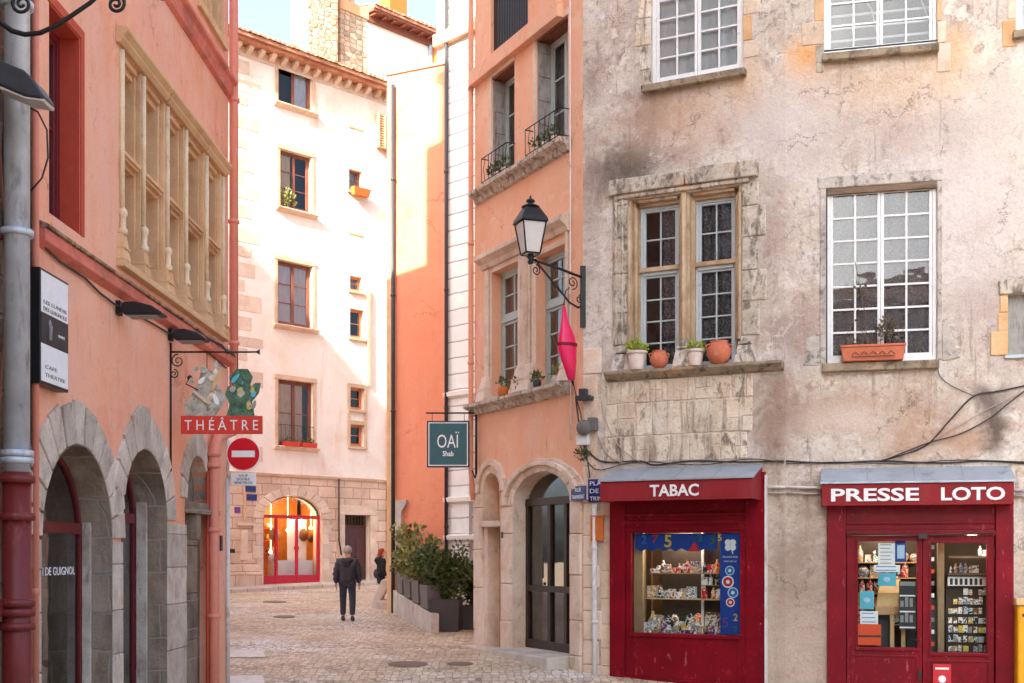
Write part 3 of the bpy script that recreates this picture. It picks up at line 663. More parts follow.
for i in range(5):
    a, b = posts[i][1], posts[i + 1][0]
    for q0, q1 in ((z0 - .02, zt - .09), (zt + .09, z1 - .14)):
        window(hb, a, b, q0, q1, .30, 1, 1, 2, 'orange_frame', fw=.04, curtain='curtain_warm', gl='glass_dark', cur_y=.08)
# upper floor windows
for (a, b, c, d) in (UW, (lu(100), lu(150), CZ + 7.85, CZ + 10.0)):
    st = MB(); m = (a + b) / 2
    for p, q in ((a - .06, a + .08), (m - .06, m + .06), (b - .08, b + .06)): moulded(st, p, q, c, d)
    st.box(a - .06, b + .06, -.06, .3, c - .12, c - .001)
    mk('stone_window_surround', st, M_['sandstone'], hb, bevel=.008)
    window(hb, a + .08, m - .06, c, d, .26, 1, 1, 4, 'orange_frame', gl='glass_dark'); window(hb, m + .06, b - .08, c, d, .26, 1, 1, 4, 'orange_frame', gl='glass_dark')
# ---- arches: voussoir rings and piers
def ring(u0, u1, zs, zt, w, n, name='stone_arch', pier=None, point=.0, mat='grey_stone'):
    mb = MB(); c = (u0 + u1) / 2; r = (u1 - u0) / 2; ez = (zt - zs) / r
    voussoirs(mb, c, zs, r + .002, r + w, -.035, .2, n, ez=ez, point=point, gap=.014, jit=.045)
    return mb, c, r
mbr, c1, r1 = ring(A1[0], A1[1], CZ + .16, CZ + 1.13, .44, 13, point=.02)
blocks(mbr, A1[1] + .002, A2[0] - .002, -.5, CZ + .14, -.03, .2, .55)
blocks(mbr, A1[0] - .26, A1[0] - .002, -.5, CZ + .14, -.03, .2, .5, side=-1, ju=.03)
mk('stone_arch', mbr, M_['grey_stone'], hb, bevel=.012)
mbr, c2, r2 = ring(A2[0], A2[1], CZ + .42, CZ + 1.27, .40, 11, point=.10)
blocks(mbr, A2[1] + .002, A3[0] - .002, -.5, CZ + .40, -.03, .2, .5)
mk('stone_arch', mbr, M_['grey_stone'], hb, bevel=.012)
mbr, c3, r3 = ring(A3[0], A3[1], CZ + .75, CZ + 1.38, .26, 9, point=.12)
mk('stone_arch', mbr, M_['grey_stone'], hb, bevel=.012)
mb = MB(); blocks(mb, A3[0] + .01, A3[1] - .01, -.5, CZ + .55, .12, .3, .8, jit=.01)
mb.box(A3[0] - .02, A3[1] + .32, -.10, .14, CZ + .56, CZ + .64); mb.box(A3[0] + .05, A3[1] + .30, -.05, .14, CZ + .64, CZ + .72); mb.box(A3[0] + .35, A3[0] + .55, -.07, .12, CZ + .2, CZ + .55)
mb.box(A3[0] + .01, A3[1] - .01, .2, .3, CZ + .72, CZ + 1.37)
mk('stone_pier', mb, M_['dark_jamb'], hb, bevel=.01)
# jamb linings inside the arches (dressed blocks)
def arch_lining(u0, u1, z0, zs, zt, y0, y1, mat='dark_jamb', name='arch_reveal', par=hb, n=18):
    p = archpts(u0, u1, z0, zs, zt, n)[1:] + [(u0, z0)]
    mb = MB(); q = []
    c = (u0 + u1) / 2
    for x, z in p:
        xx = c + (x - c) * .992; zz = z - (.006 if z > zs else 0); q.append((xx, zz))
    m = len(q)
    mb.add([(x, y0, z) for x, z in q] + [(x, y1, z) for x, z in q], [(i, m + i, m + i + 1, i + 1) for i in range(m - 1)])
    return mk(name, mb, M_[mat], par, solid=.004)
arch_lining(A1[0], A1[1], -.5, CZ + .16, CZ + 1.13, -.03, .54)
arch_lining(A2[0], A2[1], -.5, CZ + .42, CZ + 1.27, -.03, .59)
# inner pilaster strips on the jambs (paler stone)
mb = MB(); mb.box(A1[1] - .05, A1[1] - .01, .20, .30, -.5, CZ + .35); mk('jamb_strip', mb, M_['grey_stone'], hb, bevel=.01); mb = MB(); mb.box(A2[1] - .05, A2[1] - .01, .22, .36, -.5, CZ + .7)
mk('jamb_strip', mb, M_['grey_stone'], hb, bevel=.01)
# glazed shopfronts in the arches
def arch_front(u0, u1, zs, zt, y, ztr, splits, label=None):
    mb = MB(); z0 = -.3; c = (u0 + u1) / 2; r = (u1 - u0) / 2 - .03; ez = (zt - zs) / ((u1 - u0) / 2)
    n = 18; w = .055
    for i in range(n):
        a, b = PI * i / n, PI * (i + 1) / n
        q = []
        for yy in (y - .03, y + .03):
            for rr in (r - w, r):
                for t in (a, b): q.append((c + rr * math.cos(t), yy, zs + rr * math.sin(t) * ez))
        mb.hexa(q)
    mb.box(c + r - w, c + r, y - .03, y + .03, z0, zs); mb.box(c - r, c - r + w, y - .03, y + .03, z0, zs)
    mb.box(c - r + w, c + r - w, y - .045, y + .04, ztr - .06, ztr + .06); mb.box(c - r + w, c + r - w, y - .04, y + .03, z0, z0 + .3)
    for s in splits:
        x = u0 + (u1 - u0) * s; mb.box(x - .03, x + .03, y - .03, y + .03, z0 + .3, ztr - .06)
    f = mk('glazed_arch_front', mb, M_['burgundy'], hb, bevel=.006)
    g = MB(); m = 20
    pts = [(c + (r - .02) * math.cos(PI * i / m), y, zs + (r - .02) * math.sin(PI * i / m) * ez) for i in range(m + 1)]
    g.add([(c - r + .02, y, z0 + .1), (c + r - .02, y, z0 + .1)] + pts, [tuple(range(m + 3))]); mk('pane', g, M_['glass_dark'], f)
    return f
f1 = arch_front(A1[0], A1[1], CZ + .16, CZ + 1.13, .33, lz(80, 529, .33), [])
arch_front(A2[0], A2[1], CZ + .42, CZ + 1.27, .40, CZ + .45, [.55])
mb = MB(); y = .324; a, b = lu(40, y), lu(66, y)
text('MAISON DE GUIGNOL', f1, M_['lettering'], (a + b) / 2 - .20, y - .045, lz(55, 575, y), w=1.35, h=.085)
# dim interior
mb = MB(); mb.box(A1[0] - .5, A2[1] + .5, 2.2, 2.3, -.5, 3.6); mb.box(A1[0] - .5, A2[1] + .5, .6, 2.2, -.02, .0)
mk('shop_interior', mb, M_['shop_dark'], hb)
# pink downpipes on this house
def pipe(par, pts, r, mat, frame=None, name='drainpipe', collars=(), n=14):
    mb = MB(); mb.tube(pts, r, n)
    for z in collars:
        x, y, _ = pts[0]; mb.lathe([(r * 1.02, -.03), (r * 1.3, -.025), (r * 1.3, .025), (r * 1.02, .03)], x, y, z, n)
    return mk(name, mb, M_[mat], par, frame)
pipe(hb, [(LF.len + .08, -.07, LTOP - .3), (LF.len + .08, -.07, CZ + 2.3), (LF.len + .08, -.07, .0)][:2] , .07, 'pink_pipe', collars=(CZ + 7.1, CZ + 5.2, CZ + 3.3))
uu = lu(222)
pipe(hb, [(LF.len + .08, -.07, CZ + 2.3), (LF.len + .08, -.09, CZ + 2.02), (LF.len - .1, -.10, CZ + 1.9), (lu(217, -.1), -.11, CZ + 1.72), (lu(214, -.11), -.11, CZ + 1.5), (lu(214, -.11), -.11, -.5)], .075, 'pink_pipe')
mb = MB()
for z in (CZ + 1.45, CZ + 1.28, CZ + .35, CZ - .9): mb.lathe([(.078, -.035), (.1, -.03), (.1, .03), (.078, .035)], lu(214, -.11), -.11, z, 14)
mk('pipe_collar', mb, M_['pink_pipe'], hb)
pipe(hb, [(lu(207.5, -.03), -.03, CZ + 1.2), (lu(207.5, -.03), -.03, -.4)], .022, 'red_reveal')
pipe(hb, [(lu(35.5, -.05), -.05, LTOP - .3), (lu(35.5, -.05), -.05, -.4)], .034, 'pink_pipe', collars=(CZ + 2.0, CZ + 2.04, CZ - .35))
mb = MB(); mb.box(lu(219.5), lu(221.5), -.02, -.002, CZ + .05, CZ + .28); mk('door_number_plate', mb, M_['dark_grey'], hb)

# ---- neighbour on the camera's left, and its pipes
NF = Frame(LF.o.x - .23, 11.305 - 30, LF.o.x + .0, 11.30)
nb = root('old_stone_house', NF, 'dark sooty stone house at the left edge behind the grey drainpipe', 'house')
hs = []
for i in range(6):
    for k in range(5):
        c = 2.6 + i * 4.4; hs.append(dict(pts=rect(c, c + 1.25, 4.2 + k * 3.5, 6.3 + k * 3.5), d=.25))
NTOP = CZ + 25  # raised out of view to keep sky glow off the plaster house
mk('wall', wall_mesh(0, NF.len - .02, -1, NTOP, hs, 8.5), M_['soot_stone'], nb)
mb = MB(); mb.box(.3, NF.len - .3, 8.6, 22, -1, CZ + 20.5); mk('added_rear_block', mb, M_['cream_wall'], nb)  # added unseen block, kept lower so sun reaches the peach wall
for h in hs:
    (a, c), (b, _), (_, d), _ = h['pts']; window(nb, a, b, c, d, .2, 2, 1, 3, 'grey_paint', gl='glass_dark', room=False)
mb = MB(); mb.xprism([(-.5, NTOP), (4, NTOP + .9), (8.7, NTOP), (8.7, NTOP + .15), (4, NTOP + 1.05), (-.5, NTOP + .15)], -.2, NF.len - .02)
mk('roof', mb, M_['tile'], nb)
px_ = NF.u(17, -.26)
pipe(nb, [(px_, -.26, LTOP), (px_, -.26, CZ + .67)], .105, 'galv', collars=(CZ + 4.7, CZ + 2.75, CZ + .86, CZ + .80), n=20)
mb = MB(); mb.tube([(px_, -.26, CZ + .70), (px_, -.26, -.4)], .118, 20)
for z in (CZ + .64, CZ + .32, CZ - .42, CZ - .5, CZ - .62): mb.lathe([(.119, -.035), (.15, -.03), (.15, .03), (.119, .035)], px_, -.26, z, 20)
mk('cast_iron_pipe_foot', mb, M_['pipe_red'], nb)
mb = MB(); mb.box(px_ - .5, px_ + .12, -.2, .0, CZ - .52, CZ - .40); mb.box(px_ - .05, px_ + .05, -.16, -.02, CZ + 2.7, CZ + 2.74)
mk('pipe_bracket', mb, M_['pipe_red'], nb)
for k in range(6):
    u_ = NF.u(2 + k * 2.6, -.06); z = CZ + 5.6; pts = []
    while z > -.2: pts.append((u_ + .035 * math.sin(z * 1.7 + k * 2), -.06 - .02 * (k % 3) + .02 * math.sin(z * 2.3 + k), z)); z -= .35
    mb = MB(); mb.tube(pts, .012 + .006 * (k % 3), 6)
    props(mk('cable', mb, M_['cable'] if k % 3 else M_['wood_brown'], frame=NF), 'dark cable running down the sooty stone wall at the left edge', 'cable', 'wall cables beside the grey drainpipe')

# ================================================================ signs and lamps on the left wall
t = root('lightbox_sign', LF, 'tall white and grey lightbox sign with dark edge on the salmon wall', 'sign')
a, b = lu(40, -.13), lu(68.5, -.13); z1_, z0_ = lz(41, 267, -.13), lz(41, 383, -.13)
mb = MB(); mb.box(a, b, -.13, -.012, z0_, z1_); mk('box', mb, M_['black'], t, bevel=.006)
h = z1_ - z0_
for nm, q0, q1, mt in (('upper_panel', .62, .975, 'paper_white'), ('picture_panel', .36, .61, 'paper_black'), ('lower_panel', .025, .35, 'paper_white')):
    mb = MB(); mb.box(a + .02, b - .02, -.134, -.131, z0_ + h * q0, z0_ + h * q1); mk(nm, mb, M_[mt], t)
text('LES LUNDIS', t, M_['paper_grey'], (a + b) / 2, -.135, z0_ + h * .70, w=(b - a) * .8, h=.035)
text('DES GUIGNOLS', t, M_['paper_grey'], (a + b) / 2, -.135, z0_ + h * .64, w=(b - a) * .8, h=.035)
text('CAFE', t, M_['paper_grey'], (a + b) / 2 - .1, -.135, z0_ + h * .14, w=(b - a) * .4, h=.035)
text('THEATRE', t, M_['paper_grey'], (a + b) / 2, -.135, z0_ + h * .07, w=(b - a) * .7, h=.035)
mb = MB(); c = (a * .6 + b * .4); mb.ball((c - .05, -.134, z0_ + h * .55), .035, 6, sy=.1); mb.tube([(c - .05, -.136, z0_ + h * .53), (c - .06, -.136, z0_ + h * .40)], .02, 6)
mk('pale_figure', mb, M_['paper_grey'], t); text('ouvert', t, M_['paper_white'], c + .22, -.136, z0_ + h * .46, w=.16, h=.03)

def floodlight(px, py, y1px, label):
    """flat hooded floodlight on a short arm, pointing down at the wall signs"""
    d = 5517 / (523 - px); f = at((px - 512) / FOC * d, d, CZ + (HOR - py) / FOC * d)
    L = (y1px - px) / FOC * d
    t = root('floodlight', f, label, 'floodlight', 'floodlights under the salmon ledge')
    mb = MB(); mb.box(-.02, .05, -.05, .05, -.06, .10); mb.tube([(0, 0, 0), (.14, 0, .02), (.2, 0, .0)], .02, 8); mk('arm', mb, M_['iron'], t)
    prof = [(0, .0), (.06, .07), (.35, .075), (.75, .03), (1.0, -.045), (.98, -.07), (.1, -.075), (.0, -.04)]
    mb = MB(); mb.prism([(.08 + p * (L - .08), q) for p, q in prof][::-1], -.13, .13); mk('hood', mb, M_['black'], t, bevel=.02)
    mb = MB(); mb.box(.14, L - .06, -.11, .11, -.085, -.076); mk('lens', mb, M_['paper_grey'], t)
    return t
floodlight(117, 310, 165, 'black floodlight nearest the lightbox sign')
floodlight(169, 336, 208, 'black floodlight above the theatre sign bracket')
# cable along the ledge
pts = [LF.w(lu(p, -.03), -.03, lz(p, q, -.03)) for p, q in ((38, 240), (60, 262), (85, 278), (100, 293), (117, 306), (150, 322), (170, 334), (200, 345), (226, 368))]
mb = MB(); mb.tube(pts, .012, 6); mk('cable', mb, M_['cable'], label='black cable running under the salmon ledge between the floodlights', cat='cable')

# hanging theatre sign
d = 15.62; f = at((170 - 512) / FOC * d, d, CZ)
t = root('hanging_theatre_sign', f, 'red THÉÂTRE board with painted cutouts hanging from an iron bracket', 'sign')
def q(px, py): return ((px - 170) / FOC * d, (HOR - py) / FOC * d)
x0, z0 = q(170, 352); x1, _ = q(260, 352)
mb = MB(); mb.tube([(0, 0, z0), (x1, 0, z0)], .012, 8); mb.tube([(0.01, 0, z0 + .12), (.01, 0, q(0, 480)[1])], .014, 8)
mb.tube([(x1 - .05, 0, z0), (x1, 0, z0 + .03)], .008, 6); mb.tube([(x1 - .05, 0, z0), (x1, 0, z0 - .03)], .008, 6)
mb.tube([q(172, 334)[:1] + (0,) + q(172, 334)[1:], q(200, 336)[:1] + (0,) + q(200, 336)[1:], q(222, 345)[:1] + (0,) + q(222, 345)[1:], q(228, 354)[:1] + (0,) + q(228, 354)[1:]], .011, 8)
def spiral(mb, cx, cz, r, turns=1.6, a0=0, th=.009, s=1, y=0):
    pts = []
    for i in range(26):
        k = i / 25; a = a0 + s * turns * 2 * PI * k; rr = r * (1 - .85 * k); pts.append((cx + rr * math.cos(a), y, cz + rr * math.sin(a)))
    mb.tube(pts, [th * (1 - .3 * i / 25) for i in range(26)], 6)
sx, sz = q(178, 361); spiral(mb, sx, sz, .09, a0=PI / 2); sx, sz = q(174, 374); spiral(mb, sx, sz, .06, a0=PI / 2, s=-1)
mk('bracket', mb, M_['iron'], t)
mb = MB()
for p in (207, 237.5): a = q(p, 353); b = q(p, 372); mb.tube([(a[0], 0, a[1]), (b[0], 0, b[1])], .006, 6)
for p in (186, 256): a = q(p, 418); mb.tube([(a[0], 0, a[1]), (a[0], 0, a[1] + .04)], .006, 6)
mk('hanger', mb, M_['iron'], t)
a = q(181, 434); b = q(262.5, 416)
mb = MB(); mb.box(a[0], b[0], -.02, .02, a[1], b[1]); mk('board', mb, M_['sign_red'], t, bevel=.005)
text('T H É Â T R E', t, M_['lettering'], (a[0] + b[0]) / 2, -.022, a[1] + .05, w=(b[0] - a[0]) * .9, h=.165)
# generic painted sheet-metal cutouts: ruffled grey-cream shapes and green leafy shapes, no figure
def blob(mb, pts, y, th=.012): mb.prism([q(*p) for p in pts][::-1], y - th / 2, y + th / 2)
M_['cut_grey'] = surf('painted_metal_grey', [(0.3, S(120, 122, 112)), (0.7, S(206, 200, 184))], scale=9, bump=.1, rough=.7, layers=[(16, .6, .66, S(70, 68, 62), .8, (1, 1, 1))])
M_['cut_cream'] = surf('painted_metal_cream', [(0.3, S(196, 168, 138)), (0.7, S(236, 222, 198))], scale=20, bump=.1, rough=.7, layers=[(34, .58, .64, S(110, 92, 76), .8, (1, 1, 1))])
M_['cut_green'] = surf('painted_metal_green', [(0.3, S(40, 84, 68)), (0.7, S(110, 140, 110))], scale=9, bump=.1, rough=.7, layers=[(14, .6, .66, S(28, 44, 40), .8, (1, 1, 1))])
M_['cut_yellow'] = surf('painted_metal_yellow', [(0.3, S(170, 150, 84)), (0.7, S(214, 200, 130))], scale=22, bump=.1, rough=.7, layers=[(30, .6, .66, S(80, 90, 60), .8, (1, 1, 1))])
rn = random.Random(5)
def petal(mb, cx, cy, ang, L, W, y):
    pts = []
    for i in range(12):
        tt = 2 * PI * i / 12; x_, y_ = L / 2 + L / 2 * math.cos(tt), W * math.sin(tt) * (1 - .25 * math.cos(tt))
        pts.append((cx + x_ * math.cos(ang) - y_ * math.sin(ang), cy + x_ * math.sin(ang) + y_ * math.cos(ang)))
    blob(mb, pts, y, .008)
def spray(name, pts, base, outl, n_, cols):
    mb = MB(); blob(mb, pts, .0, .014); o = mk(name, mb, M_[base], t, bevel=.003)
    xs_ = [p[0] for p in pts]; ys_ = [p[1] for p in pts]; gs = {c_: MB() for c_ in cols}
    for i in range(n_):
        cx, cy = rn.uniform(min(xs_) + 5, max(xs_) - 8), rn.uniform(min(ys_) + 4, max(ys_) - 6)
        petal(gs[cols[i % len(cols)]], cx, cy, rn.uniform(-2.6, -.4) , rn.uniform(6, 13), rn.uniform(1.6, 3), -.012 - .0012 * i)
    for c_, g_ in gs.items():
        g_.v = [Vector(v) for v in g_.v]; mk('painted_patch', g_, M_[c_], o)
    return o
spray('cream_cutout', [(186, 416), (184, 404), (190, 398), (194, 390), (199, 384), (200, 374), (206, 368), (213, 372), (215, 382), (220, 388), (227, 398), (221, 408), (215, 416)], 'cut_grey', 0, 14, ['cut_cream', 'cut_grey', 'paper_white', 'cut_cream'])
mb = MB(); blob(mb, [(211, 390), (221, 367), (224, 368), (214, 392)], -.035, .008); mk('pale_stick', mb, M_['shelf_wood'], t)
spray('green_cutout', [(226, 417), (230, 404), (225, 394), (228, 386), (234, 388), (229, 378), (236, 369), (248, 369), (253, 377), (249, 388), (255, 383), (261, 383), (259, 393), (252, 402), (255, 417)], 'cut_green', 0, 15, ['cut_green', 'cut_yellow', 'cut_green', 'cut_grey', 'paper_cyan'])
mb = MB(); a = q(190, 378); b = q(186, 384); c = q(198, 390); mb.tube([(c[0], -.01, c[1]), (b[0], -.01, b[1]), (a[0], -.01, a[1])], .009, 6); mb.ball((a[0], -.01, a[1]), .035, 6, sy=.4); mk('dark_finial', mb, M_['iron'], t)

# no-entry sign on its white post
d = 17.6; g0 = gz(d); f = at((227 - 512) / FOC * d, d, g0); k = d / FOC
def q2(px, py): return ((px - 227) * k, (HOR - py) * k + CZ - g0)
t = root('no_entry_sign', f, 'round red no entry sign with a small white plate on a white post', 'road sign')
mb = MB(); mb.tube([(0, .05, 0), (0, .05, q2(0, 478)[1])], .032, 12); mb.tube([(0, .05, q2(0, 478)[1]), (0, .05, q2(0, 440)[1])], .022, 10); mk('post', mb, M_['white_pipe'], t)
cx, cz = q2(243.5, 454)
mb = MB(); mb.box(0, cx + .1, .02, .04, cz + .08, cz + .12); mb.box(0, cx + .1, .02, .04, cz - .12, cz - .08); mb.box(0, cx + .1, .02, .04, cz - .36, cz - .33); mk('bracket', mb, M_['galv'], t)
def disc_mesh(cx, cz, r, y0, y1, n=40):
    mb = MB(); mb.prism([(cx + r * math.cos(2 * PI * i / n), cz + r * math.sin(2 * PI * i / n)) for i in range(n)], y0, y1); return mb
dsc = mk('disc', disc_mesh(cx, cz, .25, -.012, .012), M_['white'], t)
mk('red_face', disc_mesh(cx, cz, .235, -.016, -.0125), M_['traffic_red'], dsc)
mb = MB(); mb.box(cx - .17, cx + .17, -.020, -.0165, cz - .048, cz + .048); mk('white_bar', mb, M_['white'], dsc, bevel=.002)
a = q2(231, 485.5); b = q2(256, 473)
mb = MB(); mb.box(a[0], b[0], -.01, .01, a[1], b[1]); pl = mk('plate', mb, M_['white'], t, bevel=.006)
for i, s in enumerate(('SAUF', 'DOUBLE', 'SENS VELOS')): text(s, pl, M_['paper_black'], (a[0] + b[0]) / 2, -.012, b[1] - .055 - i * .052, w=(.13, .19, .26)[i], h=.034, ext=.002)

# street lamp head jutting in at upper left and wrought iron scroll arm
d = 9.7; f = at(-4.3, d, CZ); k = d / FOC
def q3(px, py): return ((px - 512) * k + 4.3, (HOR - py) * k)
t = root('wall_lamp', f, 'dark flat lamp head jutting from the left edge beside the grey pipe', 'lamp')
mb = MB(); mb.prism([q3(*p) for p in [(-22, 66), (-10, 60), (6, 66), (30, 76), (40, 86), (49.5, 101), (47, 104), (30, 101), (0, 88), (-22, 82)]][::-1], -.13, .13); hd = mk('hood', mb, M_['dark_grey'], t, bevel=.03)
mb = MB(); mb.prism([q3(*p) for p in [(2, 92), (30, 103.5), (48, 106.5), (50, 104), (30, 101.5), (2, 89.5)]][::-1], -.11, .11); mk('lens', mb, M_['opal'], t, bevel=.004)
mb = MB(); a = q3(-22, 72); mb.tube([(-.2, 0, a[1]), (a[0], 0, a[1]), (a[0] + .1, 0, a[1])], .03, 8); mk('arm', mb, M_['iron'], t)
d = 9.45; f = at(-4.3, d, CZ); k = d / FOC
t = root('scroll_bracket', f, 'black wrought iron scroll bracket crossing the top left corner', 'bracket')
mb = MB(); P3 = lambda px, py: (q3(px, py)[0], 0, q3(px, py)[1])
crv = [(-40, -20), (-12, 8), (0, 22), (12, 31), (25, 34.5), (40, 33), (56, 26), (74, 14), (90, 3), (104, -10), (120, -30)]
mb.tube([P3(*p) for p in crv], [.022, .022, .022, .021, .02, .02, .019, .018, .018, .017, .016], 8)
for (cx, cy, r, s) in ((22, 4, .085, 1), (116, 4, .075, -1), (163, -4, .03, 1)):
    a = q3(cx, cy); spiral(mb, a[0], a[1], r, 1.7, PI / 2 if s > 0 else PI / 2, .016, s)
mb.tube([P3(-60, -40), P3(200, -48)], .018, 8)
mb.tube([P3(22, -8), P3(12, -26), P3(0, -43)], .014, 6); mb.tube([P3(116, -6), P3(124, -28), P3(130, -44)], .014, 6)
mb.tube([P3(163, -6), P3(163, -46)], .012, 6); mb.tube([P3(-60, 40), P3(-60, -60)], .02, 6)
mk('scrollwork', mb, M_['iron'], t)
mb = MB(); pts = []
for p in ((24, 104), (38, 112), (47, 130), (48, 158), (42, 178), (30, 192)): pts.append(P(p[0], p[1], 10.6))
mb.tube(pts, .009, 6); mk('cable', mb, M_['cable'], label='thin cable looping below the dark lamp head at left', cat='cable')
# ================================================================ CREAM HOUSE closing the street
BF = fpx(262, 42.0, 395, 46.3)
bh = root('cream_house', BF, 'tall sunlit cream house with corbelled tile eaves and a red arched shop, closing the street', 'house')
bu, bz = BF.u, BF.z
BTOP = CZ + 17.75
W4 = [(278, 312, 108, 63), (280, 311, 211, 153), (277.5, 312, 327, 263), (278, 313, 447, 381)]
hs = []
for a, b, y0, y1 in W4:
    m = (a + b) / 2; hs.append(dict(pts=rect(bu(a), bu(b), bz(m, y0), bz(m, y1)), d=.22))
SM = [(349, 362, 190, 168), (350, 362, 290, 275), (350, 364, 337, 308), (350, 364, 409, 387), (350, 364, 446, 424)]
for a, b, y0, y1 in SM: hs.append(dict(pts=rect(bu(a), bu(b), bz(a, y0), bz(a, y1)), d=.25))
gB = gz(43)
sa0, sa1 = bu(262.5), bu(321.5); sp0, sp1 = bz(292, 519), bz(292, 495.5)
hs.append(dict(pts=archpts(sa0, sa1, gB + .02, sp0, sp1), d=.5))
dr = (bu(344), bu(369.5), gB + .02, bz(357, 515)); hs.append(dict(pts=rect(*dr), d=.3))
hs += [dict(pts=rect(bu(262) - 6.5 + 0, bu(262) - 5.0, z, z + 2.1), d=.2) for z in (7, 11, 15)]
mk('wall', wall_mesh(-12, BF.len + 2.5, -1, BTOP, hs, 12), M_['cream_wall'], bh)
# pale block-stone ground floor, a facing 2 cm proud with the same openings
zc = bz(320, 478)
lo = [dict(pts=archpts(sa0 - .001, sa1 + .001, gB - .8, sp0, sp1 + .001), d=.03), dict(pts=rect(dr[0], dr[1], gB - .8, dr[3]), d=.03)]
mb = wall_mesh(-6, BF.len + .3, gB - .81, zc - .06, lo, .02, sides=False)
mb.v = [Vector((v.x, v.y - .03, v.z)) for v in mb.v]
mk('stone_base', mb, M_['base_blocks'], bh)
mb = MB(); mb.xprism([(0, zc - .07), (-.10, zc - .02), (-.14, zc + .06), (0, zc + .1)], -6, BF.len + .3); mk('string_course', mb, M_['arch_stone'], bh)
mb = MB(); c = (sa0 + sa1) / 2; r = (sa1 - sa0) / 2; voussoirs(mb, c, sp0, r + .003, r + .42, -.075, -.031, 13, ez=(sp1 - sp0) / r)
blocks(mb, sa1 + .003, sa1 + .3, gB - .3, sp0 - .01, -.07, -.031, .42, side=1, ju=.12); blocks(mb, sa0 - .3, sa0 - .003, gB - .3, sp0 - .01, -.07, -.031, .42, side=-1, ju=.12)
mk('stone_arch', mb, M_['arch_stone'], bh, bevel=.01)
# quoins up the left edge
mb = MB(); zq = 5.0; k = 0
while zq < BTOP - 1:
    hq = U(.35, .6); mb.box(bu(236), bu(236) + (.9 if k % 2 else .45) + U(-.25, .2), -.012, -.003, zq, zq + hq - .02); zq += hq * U(1, 1.9); k += 1
mk('quoin', mb, M_['arch_stone'], bh, bevel=.01)
# eaves: corbels, boards, tiles
mb = MB(); u = -11.5
while u < BF.len + .2:
    mb.xprism([(0, BTOP - .48), (-.12, BTOP - .44), (-.32, BTOP - .32), (-.32, BTOP - .2), (0, BTOP - .2)], u, u + .17); u += .47
mb.box(-12, BF.len + .3, -.03, -.002, BTOP - .56, BTOP - .2)
mk('corbel', mb, M_['arch_stone'], bh, bevel=.02)
mb = MB(); mb.box(-12, BF.len + .35, -.5, 0, BTOP - .199, BTOP - .10); mb.xprism([(-.52, BTOP - .098), (-.62, BTOP - .098), (-.62, BTOP + .02), (-.52, BTOP + .02)], -12, BF.len + .35)
mk('eave_board', mb, M_['tile'], bh)
mb = MB(); mb.xprism([(-.6, BTOP + .021), (12.2, BTOP + 1.6), (12.2, BTOP + 1.5), (-.5, BTOP - .09)], -12, BF.len + 2.6)
tiles_row(mb, -12, BF.len + .35, -.68, BTOP + .03, 6, .76)
rf = mk('roof', mb, M_['tile'], bh)
def chim(a, b, top, mat, cap=False, y0=1.0, y1=1.9, zb=BTOP):
    mb = MB(); u0, u1 = bu(a, y0), bu(b, y0); mb.box(u0, u1, y0, y1, zb, top)
    return u0, u1, mk('chimney', mb, M_[mat], rf, bevel=.02)
u0, u1, o = chim(308, 338, CZ + 22.5, 'rubble_chimney', y0=.5, y1=1.6)
u0, u1, o = chim(340.5, 367, CZ + 20.7, 'rubble_chimney', y0=.9, y1=1.8)
mb = MB(); mb.box(u0 - .05, u1 + .05, .85, 1.85, CZ + 20.7, CZ + 21.1)
for i in range(3): mb.lathe([(.14, 0), (.11, .7)], u0 + .2 + i * .33, 1.35, CZ + 21.1, 10)
mk('chimney_cap', mb, M_['orange_stone'], rf)
mb = MB(); mb.box(bu(299), bu(307), .5, 1.1, BTOP, BTOP + .75); mk('roof_stub', mb, M_['tile'], rf)
